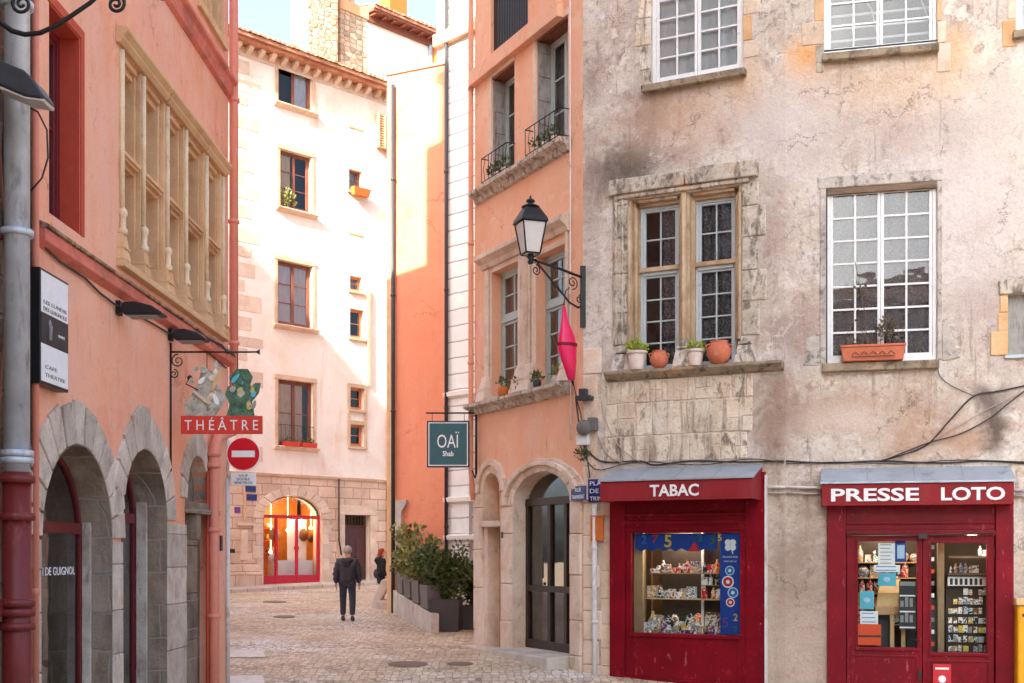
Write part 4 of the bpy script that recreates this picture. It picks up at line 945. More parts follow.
# windows
mats = ['wood_brown', 'wood_brown', 'wood_brown', 'wood_brown']
for i, (a, b, y0, y1) in enumerate(W4):
    m = (a + b) / 2; q0, q1, q2_, q3_ = bu(a), bu(b), bz(m, y0), bz(m, y1)
    w = window(bh, q0 + .002, q1 - .002, q2_, q3_, .16, 2, 1 if i in (0, 3) else (1 if i == 2 else 1), [1, 3, 3, 2][i], 'wood_brown', fw=.07, curtain=['white_curtain', 'curtain_warm', 'white_curtain', 'curtain_warm'][i], cur_y=.04,
               cur=[(.5, 1), (0, .4), (0, 1), (0, .8)][i], gl='glass')
    mb = MB(); t_ = .13
    mb.box(q0 - t_, q0 - .001, -.035, .1, q2_, q3_); mb.box(q1 + .001, q1 + t_, -.035, .1, q2_, q3_); mb.box(q0 - t_ - .03, q1 + t_ + .03, -.05, .1, q3_ + .001, q3_ + .17)
    mk('window_surround', mb, M_['tan_stone'], bh, bevel=.01)
    mb = MB(); mb.xprism([(0, q2_ - .16), (-.12, q2_ - .1), (-.2, q2_ - .04), (-.2, q2_ - .001), (.1, q2_ - .001), (.1, q2_ - .16)], q0 - .2, q1 + .2); mk('sill', mb, M_['arch_stone'], w, bevel=.008)
    if i == 1:
        mb = MB(); leaves(mb, (q0 + .35, -.02, q2_ + .42), (.28, .1, .38), 160, .12); mb.tube([(q0 + .3, -.05, q2_), (q0 + .3, -.05, q2_ + .4)], .02)
        mb2 = mb
        props(mk('window_plant', mb2, M_['leaf_yellow'], frame=BF), 'yellow green plant on the sill of the second highest window of the cream house', 'plant')
    if i == 3:
        railing(bh, q0 + .05, q1 - .05, -.12, q2_ + .0, .75, n=8)
        for k2 in range(2):
            fb = root('flower_box', BF, ['small red flower box, closer to the street sign, on the lowest cream house window', 'small red flower box, closer to the narrow window column, on the lowest cream house window'][k2], 'flower box', 'red flower boxes')
            mb = MB(); s0 = q0 + .15 + k2 * .75; mb.hexa([(s0, -.24, q2_ - .01), (s0 + .6, -.24, q2_ - .01), (s0, -.06, q2_ - .01), (s0 + .6, -.06, q2_ - .01), (s0 - .03, -.26, q2_ + .16), (s0 + .63, -.26, q2_ + .16), (s0 - .03, -.05, q2_ + .16), (s0 + .63, -.05, q2_ + .16)])
            mk('box', mb, M_['sign_red'], fb)
            mb = MB(); leaves(mb, (s0 + .3, -.15, q2_ + .22), (.3, .1, .1), 60, .08); mk('plants', mb, M_['leaf'], fb)
for i, (a, b, y0, y1) in enumerate(SM):
    q0, q1, z0, z1 = bu(a), bu(b), bz(a, y0), bz(a, y1)
    w = window(bh, q0 + .002, q1 - .002, z0, z1, .2, 1, 1, 2, 'orange_frame' if i else 'wood_brown', fw=.05, curtain='curtain' if i < 2 else None, gl='glass')
    mb = MB(); mb.box(q0 - .1, q1 + .1, -.1, .05, z0 - .1, z0 - .001)
    if i >= 3: mb.box(q0 - .13, q0 - .001, -.04, .05, z0, z1); mb.box(q1 + .001, q1 + .13, -.04, .05, z0, z1); mb.box(q0 - .13, q1 + .13, -.04, .05, z1 + .001, z1 + .14)
    mk('window_surround', mb, M_['tan_stone'], bh, bevel=.006)
q0, q1 = bu(350) - .13, bu(364) + .13
mb = MB(); mb.box(q0, q0 + .13, -.035, -.002, bz(350, 423) + .15, bz(350, 410) - .11); mb.box(q1 - .13, q1, -.035, -.002, bz(350, 423) + .15, bz(350, 410) - .11); mb.box(q1 - .02, q1 + .1, -.10, -.002, bz(365, 386), bz(365, 289))
mk('ochre_strip', mb, M_['tan_stone'], bh)
mb = MB(); mb.box(bu(349) - .05, bu(362) + .05, -.02, -.002, bz(350, 234), bz(350, 232)); mb.box(bu(348), bu(363), -.03, -.002, bz(355, 129), bz(355, 127)); mk('render_frame', mb, M_['orange_stone'], bh)
fb = root('hanging_planter', BF, 'orange planter hung under the small high window of the cream house', 'planter')
a, b = bu(350), bu(364); z = bz(355, 190)
mb = MB(); mb.hexa([(a, -.3, z - .25), (b, -.3, z - .25), (a, -.11, z - .25), (b, -.11, z - .25), (a - .06, -.36, z + .03), (b + .06, -.36, z + .03), (a - .06, -.11, z + .03), (b + .06, -.11, z + .03)]); mk('box', mb, M_['mat_orange'], fb)
mb = MB(); mb.box(a + .1, b - .1, -.3, -.15, z + .03, z + .04); mk('soil', mb, M_['soil'], fb)
# louvred shutters below the eaves at the right end
mb = MB(); a, b = bu(376), bu(387); z0, z1 = bz(382, 150), bz(382, 116)
for i in range(14): zz = z0 + (z1 - z0) * i / 14; mb.box(a, b, -.22 , -.06, zz, zz + .05)
mb.box(a - .06, a, -.25, -.03, z0, z1); mb.box(b, b + .06, -.25, -.03, z0, z1); mb.box(a + (b - a) * .45, a + (b - a) * .55, -.25, -.03, z0, z1)
mk('louvred_shutter', mb, M_['orange_stone'], bh)
pipe(bh, [(bu(388.5, -.1), -.1, BTOP - 1.3), (bu(388.5, -.1), -.1, gB)], .06, 'apricot_pipe')
# door
mb = MB(); y = .2; mb.box(dr[0] + .02, dr[1] - .02, y, y + .06, gB, dr[3] - .45); mb.box(dr[0] + .01, dr[1] - .01, y - .03, y + .07, dr[3] - .45, dr[3] - .38)
m = (dr[0] + dr[1]) / 2
for s in (0, 1):
    for zz in ((.15, .75), (.85, 1.75)):
        x0 = dr[0] + .1 + s * (m - dr[0]); mb.box(x0, x0 + (m - dr[0]) - .2, y - .02, y, gB + zz[0], gB + zz[1])
door = mk('door', mb, M_['door_brown'], bh, bevel=.01)
mb = MB()
for i in range(9): x = dr[0] + .05 + i * (dr[1] - dr[0] - .1) / 8; mb.tube([(x, y, dr[3] - .37), (x, y, dr[3] - .02)], .012, 6)
mk('fanlight_grille', mb, M_['iron'], door)
mb = MB(); mb.ball((m + .06, y - .05, gB + 1.05), .035, 6); mk('handle', mb, M_['iron'], door)
mb = MB(); blocks(mb, dr[0] - .28, dr[0] - .003, gB - .3, dr[3], -.07, -.031, .5, side=-1, ju=.08); blocks(mb, dr[1] + .003, dr[1] + .28, gB - .3, dr[3], -.07, -.031, .5, side=1, ju=.08); mb.box(dr[0] - .3, dr[1] + .3, -.08, -.031, dr[3] + .003, dr[3] + .35)
mk('door_surround', mb, M_['arch_stone'], bh, bevel=.01)
pipe(bh, [(bu(339, -.1), -.1, zc), (bu(339, -.1), -.1, bz(339, 540)), (bu(341.5, -.1), -.1, bz(341, 555))], .03, 'cable')
# plates on the stone base
for nm, (a, b, y0, y1), mt in (('street_plaque', (245, 255, 492, 486), 'plate_blue'), ('street_plaque', (246, 256, 500.5, 494.5), 'plate_blue'), ('notice_plate', (234, 239.5, 513, 507), 'paper_purple'), ('ochre_post', (243, 245.5, 522, 492), 'orange_stone'), ('stone_shelf', (236, 252, 525.5, 522.5), 'arch_stone'), ('meter_door', (240, 246, 560, 530), 'arch_stone')):
    mb = MB(); mb.box(bu(a), bu(b), -.06 if mt != 'arch_stone' else -.12, -.031, bz((a + b) / 2, y0), bz((a + b) / 2, y1)); o = mk(nm, mb, M_[mt], bh)
mb = MB(); mb.box(bu(232) - .6, bu(257), -.35, -.031, gB - .5, gB + .55); mb.box(bu(232) - .6, bu(256), -.28, -.031, gB + .56, gB + .8); mk('stone_buttress', mb, M_['base_blocks'], bh, bevel=.03)
mb = MB(); mb.box(bu(231, -.5), bu(235, -.5), -.5, -.1, bz(233, 553), bz(233, 549)); mk('dark_bracket', mb, M_['iron'], bh)
# arched shop
sf = root('arched_shopfront', BF, 'red framed arched shop window glowing amber at the end of the street', 'shopfront')
y = .12; zt_ = bz(292, 518.5); xs = [sa0 + .03, bu(278), bu(298.5), sa1 - .03]
mb = MB(); w = .09
mb.box(xs[0], xs[0] + w, y - .05, y + .05, gB, zt_); mb.box(xs[3] - w, xs[3], y - .05, y + .05, gB, zt_)
for x in xs[1:3]: mb.box(x - w / 2, x + w / 2, y - .05, y + .05, gB, zt_)
mb.box(xs[0], xs[3], y - .06, y + .06, zt_ - .001, zt_ + .12)
mb.box(xs[0] + w, xs[1] - w / 2, y - .04, y + .04, gB, gB + .42)
mb.box(xs[1] + w / 2, xs[2] - w / 2, y - .04, y + .04, gB, gB + .42); mb.box(xs[2] + w / 2, xs[3] - w, y - .04, y + .04, gB, gB + .42)
fr = mk('frame', mb, M_['shop_red_far'], sf, bevel=.008)
g = MB(); g.quad((xs[0], y + .02, gB + .4), (xs[3], y + .02, gB + .4), (xs[3], y + .02, zt_), (xs[0], y + .02, zt_)); mk('pane', g, M_['shop_glass'], sf)
c = (sa0 + sa1) / 2; r = (sa1 - sa0) / 2 - .03; ez = (sp1 - sp0) / (r + .03)
g = MB(); g.add([(c + r * math.cos(PI * i / 20), y + .02, max(zt_ + .12, sp0 + r * math.sin(PI * i / 20) * ez)) for i in range(21)], [tuple(range(21))]); mk('fanlight_pane', g, M_['shop_glass'], sf)
mb = MB()
for i in range(20):
    a, b = PI * i / 20, PI * (i + 1) / 20; q = []
    for yy in (y - .04, y + .04):
        for rr in (r - .05, r):
            for tt in (a, b): q.append((c + rr * math.cos(tt), yy, sp0 + rr * math.sin(tt) * ez))
    mb.hexa(q)
mk('arch_rim', mb, M_['dark_grey'], sf)
mb = MB()
for i in range(120):
    a = PI * U(.06, .94); rr = r - .07 - abs(random.gauss(0, .11)); mb.ball((c + rr * math.cos(a), y - .02 + U(-.03, .03), sp0 + rr * math.sin(a) * ez), .017, 3)
mk('fairy_lights', mb, M_['white'], sf)
mb = MB(); mb.box(sa0 + .01, sa1 - .01, 1.5, 1.55, gB, sp1 + .3); mb.box(sa0 - .2, sa0 - .15, .55, 1.5, gB, sp1 + .3); mb.box(sa1 + .15, sa1 + .2, .55, 1.5, gB, sp1 + .3); mb.box(sa0 - .2, sa1 + .2, .55, 1.55, sp1 + .2, sp1 + .25); mb.box(sa0 - .2, sa1 + .2, .5, 1.55, gB - .02, gB + .02)
mk('interior', mb, M_['amber_wall'], sf)
mb = MB(); mb.box(xs[2] + .05, xs[3] - .1, .75, .78, gB, zt_); mb.box(xs[1] + .05, xs[3] - .1, .35, .7, gB, gB + .95); mk('white_counter', mb, M_['paper_white'], sf)
mb = MB()
for zz in (1.2, 1.65, 2.1): mb.box(xs[0] + .15, xs[2], 1.15, 1.45, gB + zz, gB + zz + .03)
mk('shelf', mb, M_['paper_orange'], sf)
for i in range(26):
    nm = random.choice(['paper_orange', 'paper_tan', 'paper_brown', 'paper_red', 'paper_yellow', 'paper_white', 'paper_black'])
    x = U(xs[0] + .2, xs[2] - .1); zz = random.choice((1.23, 1.68, 2.13)); mb = MB(); s = U(.05, .1)
    mb.lathe([(s * .6, 0), (s, s * .6), (s * .9, s * 1.4), (s * .4, s * 1.9), (s * .5, s * 2.3)], x, 1.28, gB + zz, 10)
    props(mk('vase', mb, M_[nm], frame=BF), 'small coloured vessel on the shelves inside the amber arched shop', 'vessel', 'vessels in the amber shop')
for i, (px, py, s, mt) in enumerate(((307, 535, .18, 'paper_brown'), (314, 538, .13, 'paper_brown'), (270, 535, .24, 'paper_tan'), (300, 548, .1, 'paper_red'), (268, 558, .16, 'paper_white'))):
    mb = MB(); uu_, zz = BF.uz(px, py, .5); mb.lathe([(s, -.02), (s, .02)], 0, 0, 0, 20); mb.v = [Vector((uu_ + v.x, .72 - .5 * (i in (2, 4)) + v.z, zz + v.y * (1.3 if i < 2 else 1))) for v in mb.v]
    props(mk('wall_plate', mb, M_[mt], frame=BF), ['dark oval plate on the white panel, the larger, in the arched shop', 'small dark square plate on the white panel in the arched shop', 'round tan tray in the first pane of the arched shop', 'red box beside the white panel in the arched shop', 'white paper notice low in the first pane of the arched shop'][i], 'plate')
for i, (px, py) in enumerate(((288, 530), (311, 528), (271, 552))):
    uu_, zz = BF.uz(px, py, .6); mb = MB(); mb.ball((uu_, .62, zz), .06, 6); mb.tube([(uu_, .62, zz + .05), (uu_, .62, sp1 + .2)], .008, 5)
    props(mk('pendant_bulb', mb, M_['lamp_warm'], frame=BF), 'glowing warm bulb hanging in the amber arched shop', 'lamp', 'bulbs in the arched shop')
def point(loc, e, col=(1, .8, .55), r=.08):
    l = bpy.data.lights.new('shop_lamp', 'POINT'); l.energy = e; l.color = col; l.shadow_soft_size = r
    o = bpy.data.objects.new('shop_lamp', l); COL.objects.link(o); o.location = loc; return o
point(BF.w(bu(288), .75, gB + 2.6), 7); point(BF.w(bu(310), .5, gB + 2.4), 2.5)
# pavement in front of the cream house
mb = MB(); pf = BF
pts = [(-8, -1.9), (BF.len + 1, -1.1), (BF.len + 1, 0.2), (-8, 0.2)]
top = [BF.w(u_, y_, 0) for u_, y_ in pts]
vs = [(p.x, p.y, gz(p.y) + .13) for p in top] + [(p.x, p.y, gz(p.y) - .3) for p in top]
mb.add(vs, [(0, 1, 2, 3), (0, 4, 5, 1), (3, 2, 6, 7), (1, 5, 6, 2), (0, 3, 7, 4)])
mk('pavement', mb, M_['pavement'], kind='structure', bevel=.02)

# ================================================================ HOUSE BEHIND with white gable wall
HF = fpx(300, 45.2, 433, 50.0)
HF = Frame(HF.o.x + .2, HF.o.y + 1.2, HF.o.x + .2 + HF.t.x * 6, HF.o.y + 1.2 + HF.t.y * 6)
hh = root('white_rear_house', HF, 'plain white house with brown timber eaves rising behind the cream house', 'house')
ue = HF.u(434); HT = CZ + (554 - 38) / 1200 * HF.w(ue, 0, 0).y
slope = .55
hl_ = HF.u(366)
mk('wall', wall_mesh(hl_, ue, -1, HT - .25, [], 2.4), M_['white_render'], hh)
mb = MB(); mb.xprism([(-.55, HT - .05), (-.55, HT + .05), (2.6, HT + .68), (2.6, HT + .58), (0, HT - .05)], hl_, ue + .15); tiles_row(mb, hl_, ue + .1, -.6, HT + .06, 2.9, .70, w=.24, r=.1); rr_ = mk('roof', mb, M_['tile'], hh)
mb = MB(); mb.box(hl_, ue + .1, -.5, -.002, HT - .16, HT - .052); mb.box(hl_, ue + .05, -.12, -.002, HT - .45, HT - .161)
u = hl_ + .1
while u < ue: mb.box(u, u + .1, -.45, -.002, HT - .26, HT - .165); u += .5
mk('timber_eave', mb, M_['wood_brown'], hh)
mb = MB(); a, b = HF.u(390, 1.2), HF.u(407, 1.2); mb.box(a, b, 1.2, 1.9, HT, HT + 3.0); mk('chimney', mb, M_['mat_orange'], rr_)
pipe(hh, [(ue - .06, -.12, HT - .4), (ue - .06, -.12, 8)], .12, 'mat_orange'); pipe(hh, [(ue - .3, -.12, HT - .45), (ue - .3, -.12, 8)], .08, 'galv')

# ================================================================ PEACH BLOCK and WHITE COURSED HOUSE
PF = fpx(387, 31.25, 447, 30.5)
pb = root('peach_block', PF, 'plain peach orange block with a dark drainpipe at its corner behind the potted shrubs', 'building')
PT = CZ + 12.45
mb = wall_mesh(0, PF.len, -1, PT, [], 8)
mk('wall', mb, M_['peach'], pb)
mb = MB(); mb.box(-.001, PF.u(391.5), -.012, -.002, .3, PT - 3.4); mk('corner_strip', mb, M_['orange_stone'], pb)
mb = MB(); mb.box(-.02, PF.len + .02, -.05, 8.05, PT, PT + .08); mk('coping', mb, M_['tan_stone'], pb, bevel=.01)
pipe(pb, [(PF.u(393, -.08), -.08, PT - .3), (PF.u(393, -.08), -.08, gz(31.2) - .1)], .05, 'dark_grey', collars=(12, 9, 6, 3))
pipe(pb, [(PF.u(446.2, -.06), -.06, PT + 6), (PF.u(446.2, -.06), -.06, gz(31.2) + .4)], .045, 'dark_grey', collars=(12, 9, 6, 3))
mb = MB(); a, b = PF.u(397.5), PF.u(403.5); mb.prism([(a, PF.z(400, 560)), (b, PF.z(400, 560)), (b, PF.z(400, 512)), (b + .14, PF.z(400, 504)), (b + .14, PF.z(400, 500)), (a, PF.z(400, 500))], -.12, -.002)
mk('wall_niche', mb, M_['concrete'], pb, bevel=.01)

WF = Frame((437 - 512) / FOC * 30.8, 30.8, (437 - 512) / FOC * 30.8 + 1.05 * 6, 30.8 - 6)
wb = root('white_coursed_house', WF, 'tall white house of broad horizontal courses between the peach block and the apricot corner house', 'house')
wu, wz = WF.u, WF.z
u1_ = wu(462); hsw = []
mk('wall', wall_mesh(0, 7.0, -1, CZ + 19, hsw, 8), M_['white_boards'], wb)
mb = MB(); zb = wz(457, 34.5); mb.box(0, 7.02, -.16, -.002, zb - .16, zb + .16); mk('string_course', mb, M_['tan_stone'], wb, bevel=.02)
mb = MB()
for py in (394, 500, 538): zb = wz(460, py); mb.xprism([(0, zb - .1), (-.1, zb - .04), (-.12, zb + .06), (0, zb + .1)], .35, 7.0)
mk('ledge', mb, M_['white_render'], wb)
mb = MB(); mb.xprism([(-.4, CZ + 19), (-.4, CZ + 19.12), (8, CZ + 21), (8, CZ + 20.9)], -.2, 7.2); mk('roof', mb, M_['tile'], wb)
pipe(wb, [(wu(470.5, -.06), -.06, CZ + 18), (wu(470.5, -.06), -.06, gz(30))], .04, 'white_pipe')

# ================================================================ planters, low wall, shrubs
c0 = ground_at(393, 613); c1 = ground_at(431, 633)
KF = Frame(c0.x, c0.y, c1.x, c1.y)   # runs toward the camera; +y of the frame points to the houses side? keep positive = right
kl = (c1 - c0).to_2d().length
def kz(px, py, t): 
    d = c0.y + (c1.y - c0.y) * t; return CZ + (HOR - py) / FOC * d
n_ = KF.n; sgn = 1 if n_.x > 0 else -1
mb = MB(); th = .18 * sgn
za0, zb0 = kz(0, 590, 0), kz(0, 614, 1); ga, gb = gz(c0.y) - .2, gz(c1.y) - .2
ys_ = sorted((0, th))
mb.hexa([(0, ys_[0], ga), (kl, ys_[0], gb), (0, ys_[1], ga), (kl, ys_[1], gb), (0, ys_[0], za0), (kl, ys_[0], zb0), (0, ys_[1], za0), (kl, ys_[1], zb0)])
props(mk('low_wall', mb, M_['concrete'], frame=KF, bevel=.02), 'low sloping concrete wall under the row of grey planters', 'wall')
# raised terrace behind the low wall
pt = [KF.w(0, th, 0), KF.w(kl - .8, th, 0), KF.w(kl - .8, 2.0 * sgn, 0), KF.w(0, 2.0 * sgn, 0)]
mb = MB(); zz = [za0 - .04, zb0 - .04, zb0 - .04, za0 - .04]; mb.add([(p.x, p.y, z) for p, z in zip(pt, zz)] + [(p.x, p.y, -.5) for p in pt], [(0, 1, 2, 3), (0, 4, 5, 1), (1, 5, 6, 2), (2, 6, 7, 3), (3, 7, 4, 0)])
mk('terrace', mb, M_['pavement'], kind='structure')
def shrub(mb, mbt, x, y, z, rx, rz, n, size, k=7):
    for i in range(k):
        a = U(0, 2 * PI); rr = rx * U(.1, .85); tx, ty, tz = x + rr * math.cos(a), y + rr * math.sin(a) * .7, z + rz * U(.35, 1.5)
        mbt.tube([(x + U(-.05, .05), y, z - .05), ((x * 2 + tx) / 3, (y * 2 + ty) / 3, z + (tz - z) * .55), (tx, ty, tz)], [.016, .011, .005], 5)
        leaves(mb, (tx, ty, tz), (rx * .5, rx * .45, rz * .38), n // (k + 3), size)
        for j in range(3):
            leaves(mb, ((x + tx) / 2 + U(-.1, .1), (y + ty) / 2, z + (tz - z) * U(.4, .9)), (rx * .35, rx * .3, rz * .25), n // (k * 4 + 12), size)
    for i in range(6):
        a = U(0, 2 * PI); leaves(mb, (x + rx * .9 * math.cos(a), y + rx * .5 * math.sin(a), z + rz * U(.7, 1.95)), (.12, .1, .2), n // 45, size)
labels = ['first grey planter on the low wall, beside the drainpipe, with a leafy shrub', 'second grey planter on the low wall counting from the drainpipe', 'third grey planter on the low wall counting from the drainpipe', 'fourth grey planter on the low wall, closest to the dark floor planter']
def planter(x0, x1, y0, y1, z0, z1, frame, label, mat, sh, leafm, tap=.9, group='planters with leafy shrubs'):
    t = root('planter', frame, label, 'planter', group)
    cx, cy = (x0 + x1) / 2, (y0 + y1) / 2; hx, hy = (x1 - x0) / 2, (y1 - y0) / 2; w = .035; mb = MB()
    for (sx, sy) in ((-1, 0), (1, 0), (0, -1), (0, 1)):
        if sx: e = [(cx + sx * hx * k1, cy + s * hy * k1, z) for z, k1 in ((z0, tap), (z1, 1)) for s in (-1, 1)]; i = [(p[0] - sx * w, p[1], p[2]) for p in e]
        else: e = [(cx + s * (hx * k1 - w), cy + sy * hy * k1, z) for z, k1 in ((z0, tap), (z1, 1)) for s in (-1, 1)]; i = [(p[0], p[1] - sy * w, p[2]) for p in e]
        mb.add(e + i, [(0, 1, 3, 2), (4, 6, 7, 5), (0, 4, 5, 1), (2, 3, 7, 6), (0, 2, 6, 4), (1, 5, 7, 3)])
    mk('box', mb, M_[mat], t, bevel=.006)
    mb = MB(); mb.box(cx - hx * .93, cx + hx * .93, cy - hy * .93, cy + hy * .93, z1 - .10, z1 - .05); mk('soil', mb, M_['soil'], t)
    rx, rz, n, size = sh; rx *= 1.2; rz *= 1.05; a, b = MB(), MB(); shrub(a, b, cx, cy, z1 - .05, rx, rz, n, size)
    mk('foliage', a, M_[leafm], t); mk('stems', b, M_['twig'], t); return t
for i in range(4):
    t0, t1 = .10 + i * .215, .10 + i * .215 + .175
    zbase = za0 + (zb0 - za0) * (t0 + t1) / 2 + .02
    planter(kl * t0, kl * t1, *sorted((-.01 * sgn, .42 * sgn)), zbase, zbase + .52, KF, labels[i], 'planter_grey', (.52, .56 - .02 * i, 1000, .13), 'leaf_yellow' if i < 3 else 'leaf')
g1 = ground_at(444, 632)
F1 = at(g1.x, g1.y, g1.z, math.radians(-6))
planter(-.33, .33, 0, .6, 0, .70, F1, 'large dark square planter on the ground, fully in view, with a tall shrub', 'planter', (.48, .62, 1150, .12), 'leaf')
g2 = ground_at(469, 630)
F2 = at(g2.x, g2.y, g2.z, math.radians(-4))
planter(-.28, .35, 0.05, .6, 0, .52, F2, 'dark planter on the ground partly hidden by the apricot corner house', 'planter', (.42, .7, 850, .11), 'leaf')
# pale stone blocks / steps by the drainpipe
g3 = ground_at(384, 609); f = at(g3.x, g3.y, g3.z)
t = root('stone_steps', f, 'pale broken stone steps beside the foot of the dark drainpipe', 'steps')
mb = MB(); mb.hexa([(-.25, 0, -.1), (.2, .0, -.1), (-.2, .8, -.1), (.2, .8, -.1), (-.2, 0, .22), (.2, 0, .22), (-.15, .8, .25), (.2, .8, .25)]); mk('lower_block', mb, M_['concrete'], t, bevel=.03)
mb = MB(); mb.hexa([(-.48, .2, -.1), (-.3, .2, -.1), (-.5, .9, -.1), (-.3, .9, -.1), (-.1, .3, .78), (.2, .3, .8), (-.1, .9, .8), (.2, .9, .8)]); mk('leaning_slab', mb, M_['concrete'], t, bevel=.03)

# drain covers in the street
for i, (px, py, w, h, lb) in enumerate(((284, 617, 22, 2.6, 'round rusty drain cover near the walking man, far part of the street'), (408, 664.5, 40, 5.5, 'large oval drain cover in the cobbles closest to the viewer'), (460, 664, 26, 3.5, 'small grated drain between the big cover and the apricot house'), (275, 602, 24, 2, 'drain cover by the kerb of the cream house'))):
    pts = [ground_at(px + w / 2 * math.cos(2 * PI * j / 24), py + h / 2 * math.sin(2 * PI * j / 24)) for j in range(24)]
    c = sum(pts, Vector()) / 24; fr_ = at(c.x, c.y, c.z); mb = MB()
    mb.add([(p.x - c.x, p.y - c.y, p.z - c.z + .012) for p in pts] + [(p.x - c.x, p.y - c.y, p.z - c.z - .02) for p in pts], [tuple(range(24))] + [(j, 24 + j, 24 + (j + 1) % 24, (j + 1) % 24) for j in range(24)])
    mk('drain_cover', mb, M_['mat_iron_lid'], frame=fr_, label=lb, cat='drain cover')

# ================================================================ PEOPLE
def skin_mesh(verts, edges, radii, sub=2):
    me = bpy.data.meshes.new('sk'); me.from_pydata([tuple(v) for v in verts], edges, []); me.update()
    ob = bpy.data.objects.new('sk', me); COL.objects.link(ob)
    ob.modifiers.new('skin', 'SKIN'); sv = me.skin_vertices
    layer = sv[0].data if len(sv) else None
    if layer:
        for i, r in enumerate(radii):
            layer[i].radius = r if isinstance(r, tuple) else (r, r); layer[i].use_root = (i == 0)
    s = ob.modifiers.new('sub', 'SUBSURF'); s.levels = sub; s.render_levels = sub
    bpy.context.view_layer.update(); dg = bpy.context.evaluated_depsgraph_get()
    m2 = bpy.data.meshes.new_from_object(ob.evaluated_get(dg)); mb = MB()
    mb.add([v.co.copy() for v in m2.vertices], [tuple(p.vertices) for p in m2.polygons], True)
    COL.objects.unlink(ob); bpy.data.objects.remove(ob); bpy.data.meshes.remove(me); bpy.data.meshes.remove(m2); return mb
def person(frame, label, hgt=1.78, coat='coat_navy', trousers='jeans', hair='hair_grey', puffy=True, stride=.12, longcoat=False, long_hair=False, bag=False):
    s = hgt / 1.78; t = root('person', frame, label, 'person')
    def V(x, y, z): return Vector((x * s, y * s, z * s))
    st = stride
    # skeleton: y forward (away from the camera), x right
    j = [V(0, 0, .95), V(0, .0, 1.15), V(0, .0, 1.36), V(0, .01, 1.48), V(0, .02, 1.56), V(0, .03, 1.66), V(0, .03, 1.74),
         V(-.19, 0, 1.42), V(-.27, -.02, 1.14), V(-.28, .06, .90), V(-.275, .09, .81),
         V(.19, 0, 1.42), V(.27, .0, 1.14), V(.28, .07, .90), V(.275, .10, .81),
         V(-.10, 0, .90), V(-.11, .04 + st * .3, .50), V(-.11, st * .4, .10), V(-.115, st * .4 + .16, .035),
         V(.10, 0, .90), V(.12, .03 - st * .3, .50), V(.125, -st * .8, .11), V(.13, -st * .8 + .15, .035)]
    e = [(0, 1), (1, 2), (2, 3), (3, 4), (4, 5), (5, 6), (2, 7), (7, 8), (8, 9), (9, 10), (2, 11), (11, 12), (12, 13), (13, 14), (0, 15), (15, 16), (16, 17), (17, 18), (0, 19), (19, 20), (20, 21), (21, 22)]
    r = [.13, .12, .14, .062, .07, .098, .075, .065, .048, .034, .038, .065, .048, .034, .038, .09, .062, .042, .04, .09, .062, .042, .04]
    body = skin_mesh(j, e, [x * s for x in r])
    for sx in (-1, 1):   # fingers, slightly curled, thumb off the side of the palm
        hx = sx * .277
        for i, L in enumerate((.06, .07, .066, .05)):
            y0 = .075 + i * .019; body.tube([V(hx, y0, .80), V(hx, y0 + .004, .80 - L * .55), V(hx - sx * .015, y0 + .006, .80 - L)], [.009 * s, .008 * s, .006 * s], 6)
        body.tube([V(hx, .075, .83), V(hx - sx * .02, .05, .80), V(hx - sx * .02, .05, .77)], [.011 * s, .009 * s, .007 * s], 6)
    # face: nose, ears
    body.ball(V(0, .135, 1.645), .017 * s, 5); body.ball(V(-.095, .03, 1.65), .026 * s, 5, sx=.4); body.ball(V(.095, .03, 1.65), .026 * s, 5, sx=.4)
    mk('body', body, M_['skin'], t)
    mb = MB()
    for sx in (-1, 1): mb.ball(V(sx * .035, .118, 1.668), .012 * s, 4)
    mk('eye', mb, M_['black'], t)
    mb = MB(); mb.ball(V(0, .125, 1.607), .022 * s, 4, sy=.35, sz=.3); mk('mouth', mb, M_['paper_red'], t)
    # coat: torso and sleeves
    pf = 1.0 if puffy else .82; low = .62 if longcoat else .84
    jc = [V(0, -.01, low), V(0, -.01, 1.02), V(0, -.01, 1.22), V(0, -.01, 1.38), V(0, 0, 1.46), V(-.20, 0, 1.41), V(-.265, -.03, 1.14), V(-.27, .05, .89), V(.20, 0, 1.41), V(.265, -.01, 1.14), V(.27, .06, .89)]
    ec = [(0, 1), (1, 2), (2, 3), (3, 4), (3, 5), (5, 6), (6, 7), (3, 8), (8, 9), (9, 10)]
    rc = [(.215, .17), (.22, .18), (.225, .18), (.20, .16), (.12, .12), .10, .088, .068, .10, .088, .068]
    rc = [tuple(a * s * pf for a in x) if isinstance(x, tuple) else x * s * pf for x in rc]
    coat_m = skin_mesh(jc, ec, rc, 2)
    if puffy:
        for v in coat_m.v:   # quilting
            k_ = math.sin(v.z / s * 52) * .010 * s; q_ = Vector((v.x, v.y, 0)); 
            if q_.length > 1e-3: v += q_.normalized() * k_
    cm = mk('coat', coat_m, M_[coat], t)
    mb = MB(); mb.tube([V(-.13, -.03, 1.44), V(-.09, -.13, 1.45), V(0, -.165, 1.40), V(.09, -.13, 1.45), V(.13, -.03, 1.44)], [.045 * s, .06 * s, .075 * s, .06 * s, .045 * s], 10)
    mb.ball(V(0, -.14, 1.37), .10 * s, 7, sz=1.1, sy=.6); mk('hood', mb, M_[coat], cm)
    # trousers
    jt = [V(0, 0, .96), V(-.10, 0, .88), V(-.112, .04 + st * .3, .50), V(-.112, st * .4, .12), V(.10, 0, .88), V(.122, .03 - st * .3, .50), V(.127, -st * .8, .13)]
    mk('trousers', skin_mesh(jt, [(0, 1), (1, 2), (2, 3), (0, 4), (4, 5), (5, 6)], [x * s for x in (.14, .115, .085, .07, .115, .085, .07)], 2), M_[trousers], t)
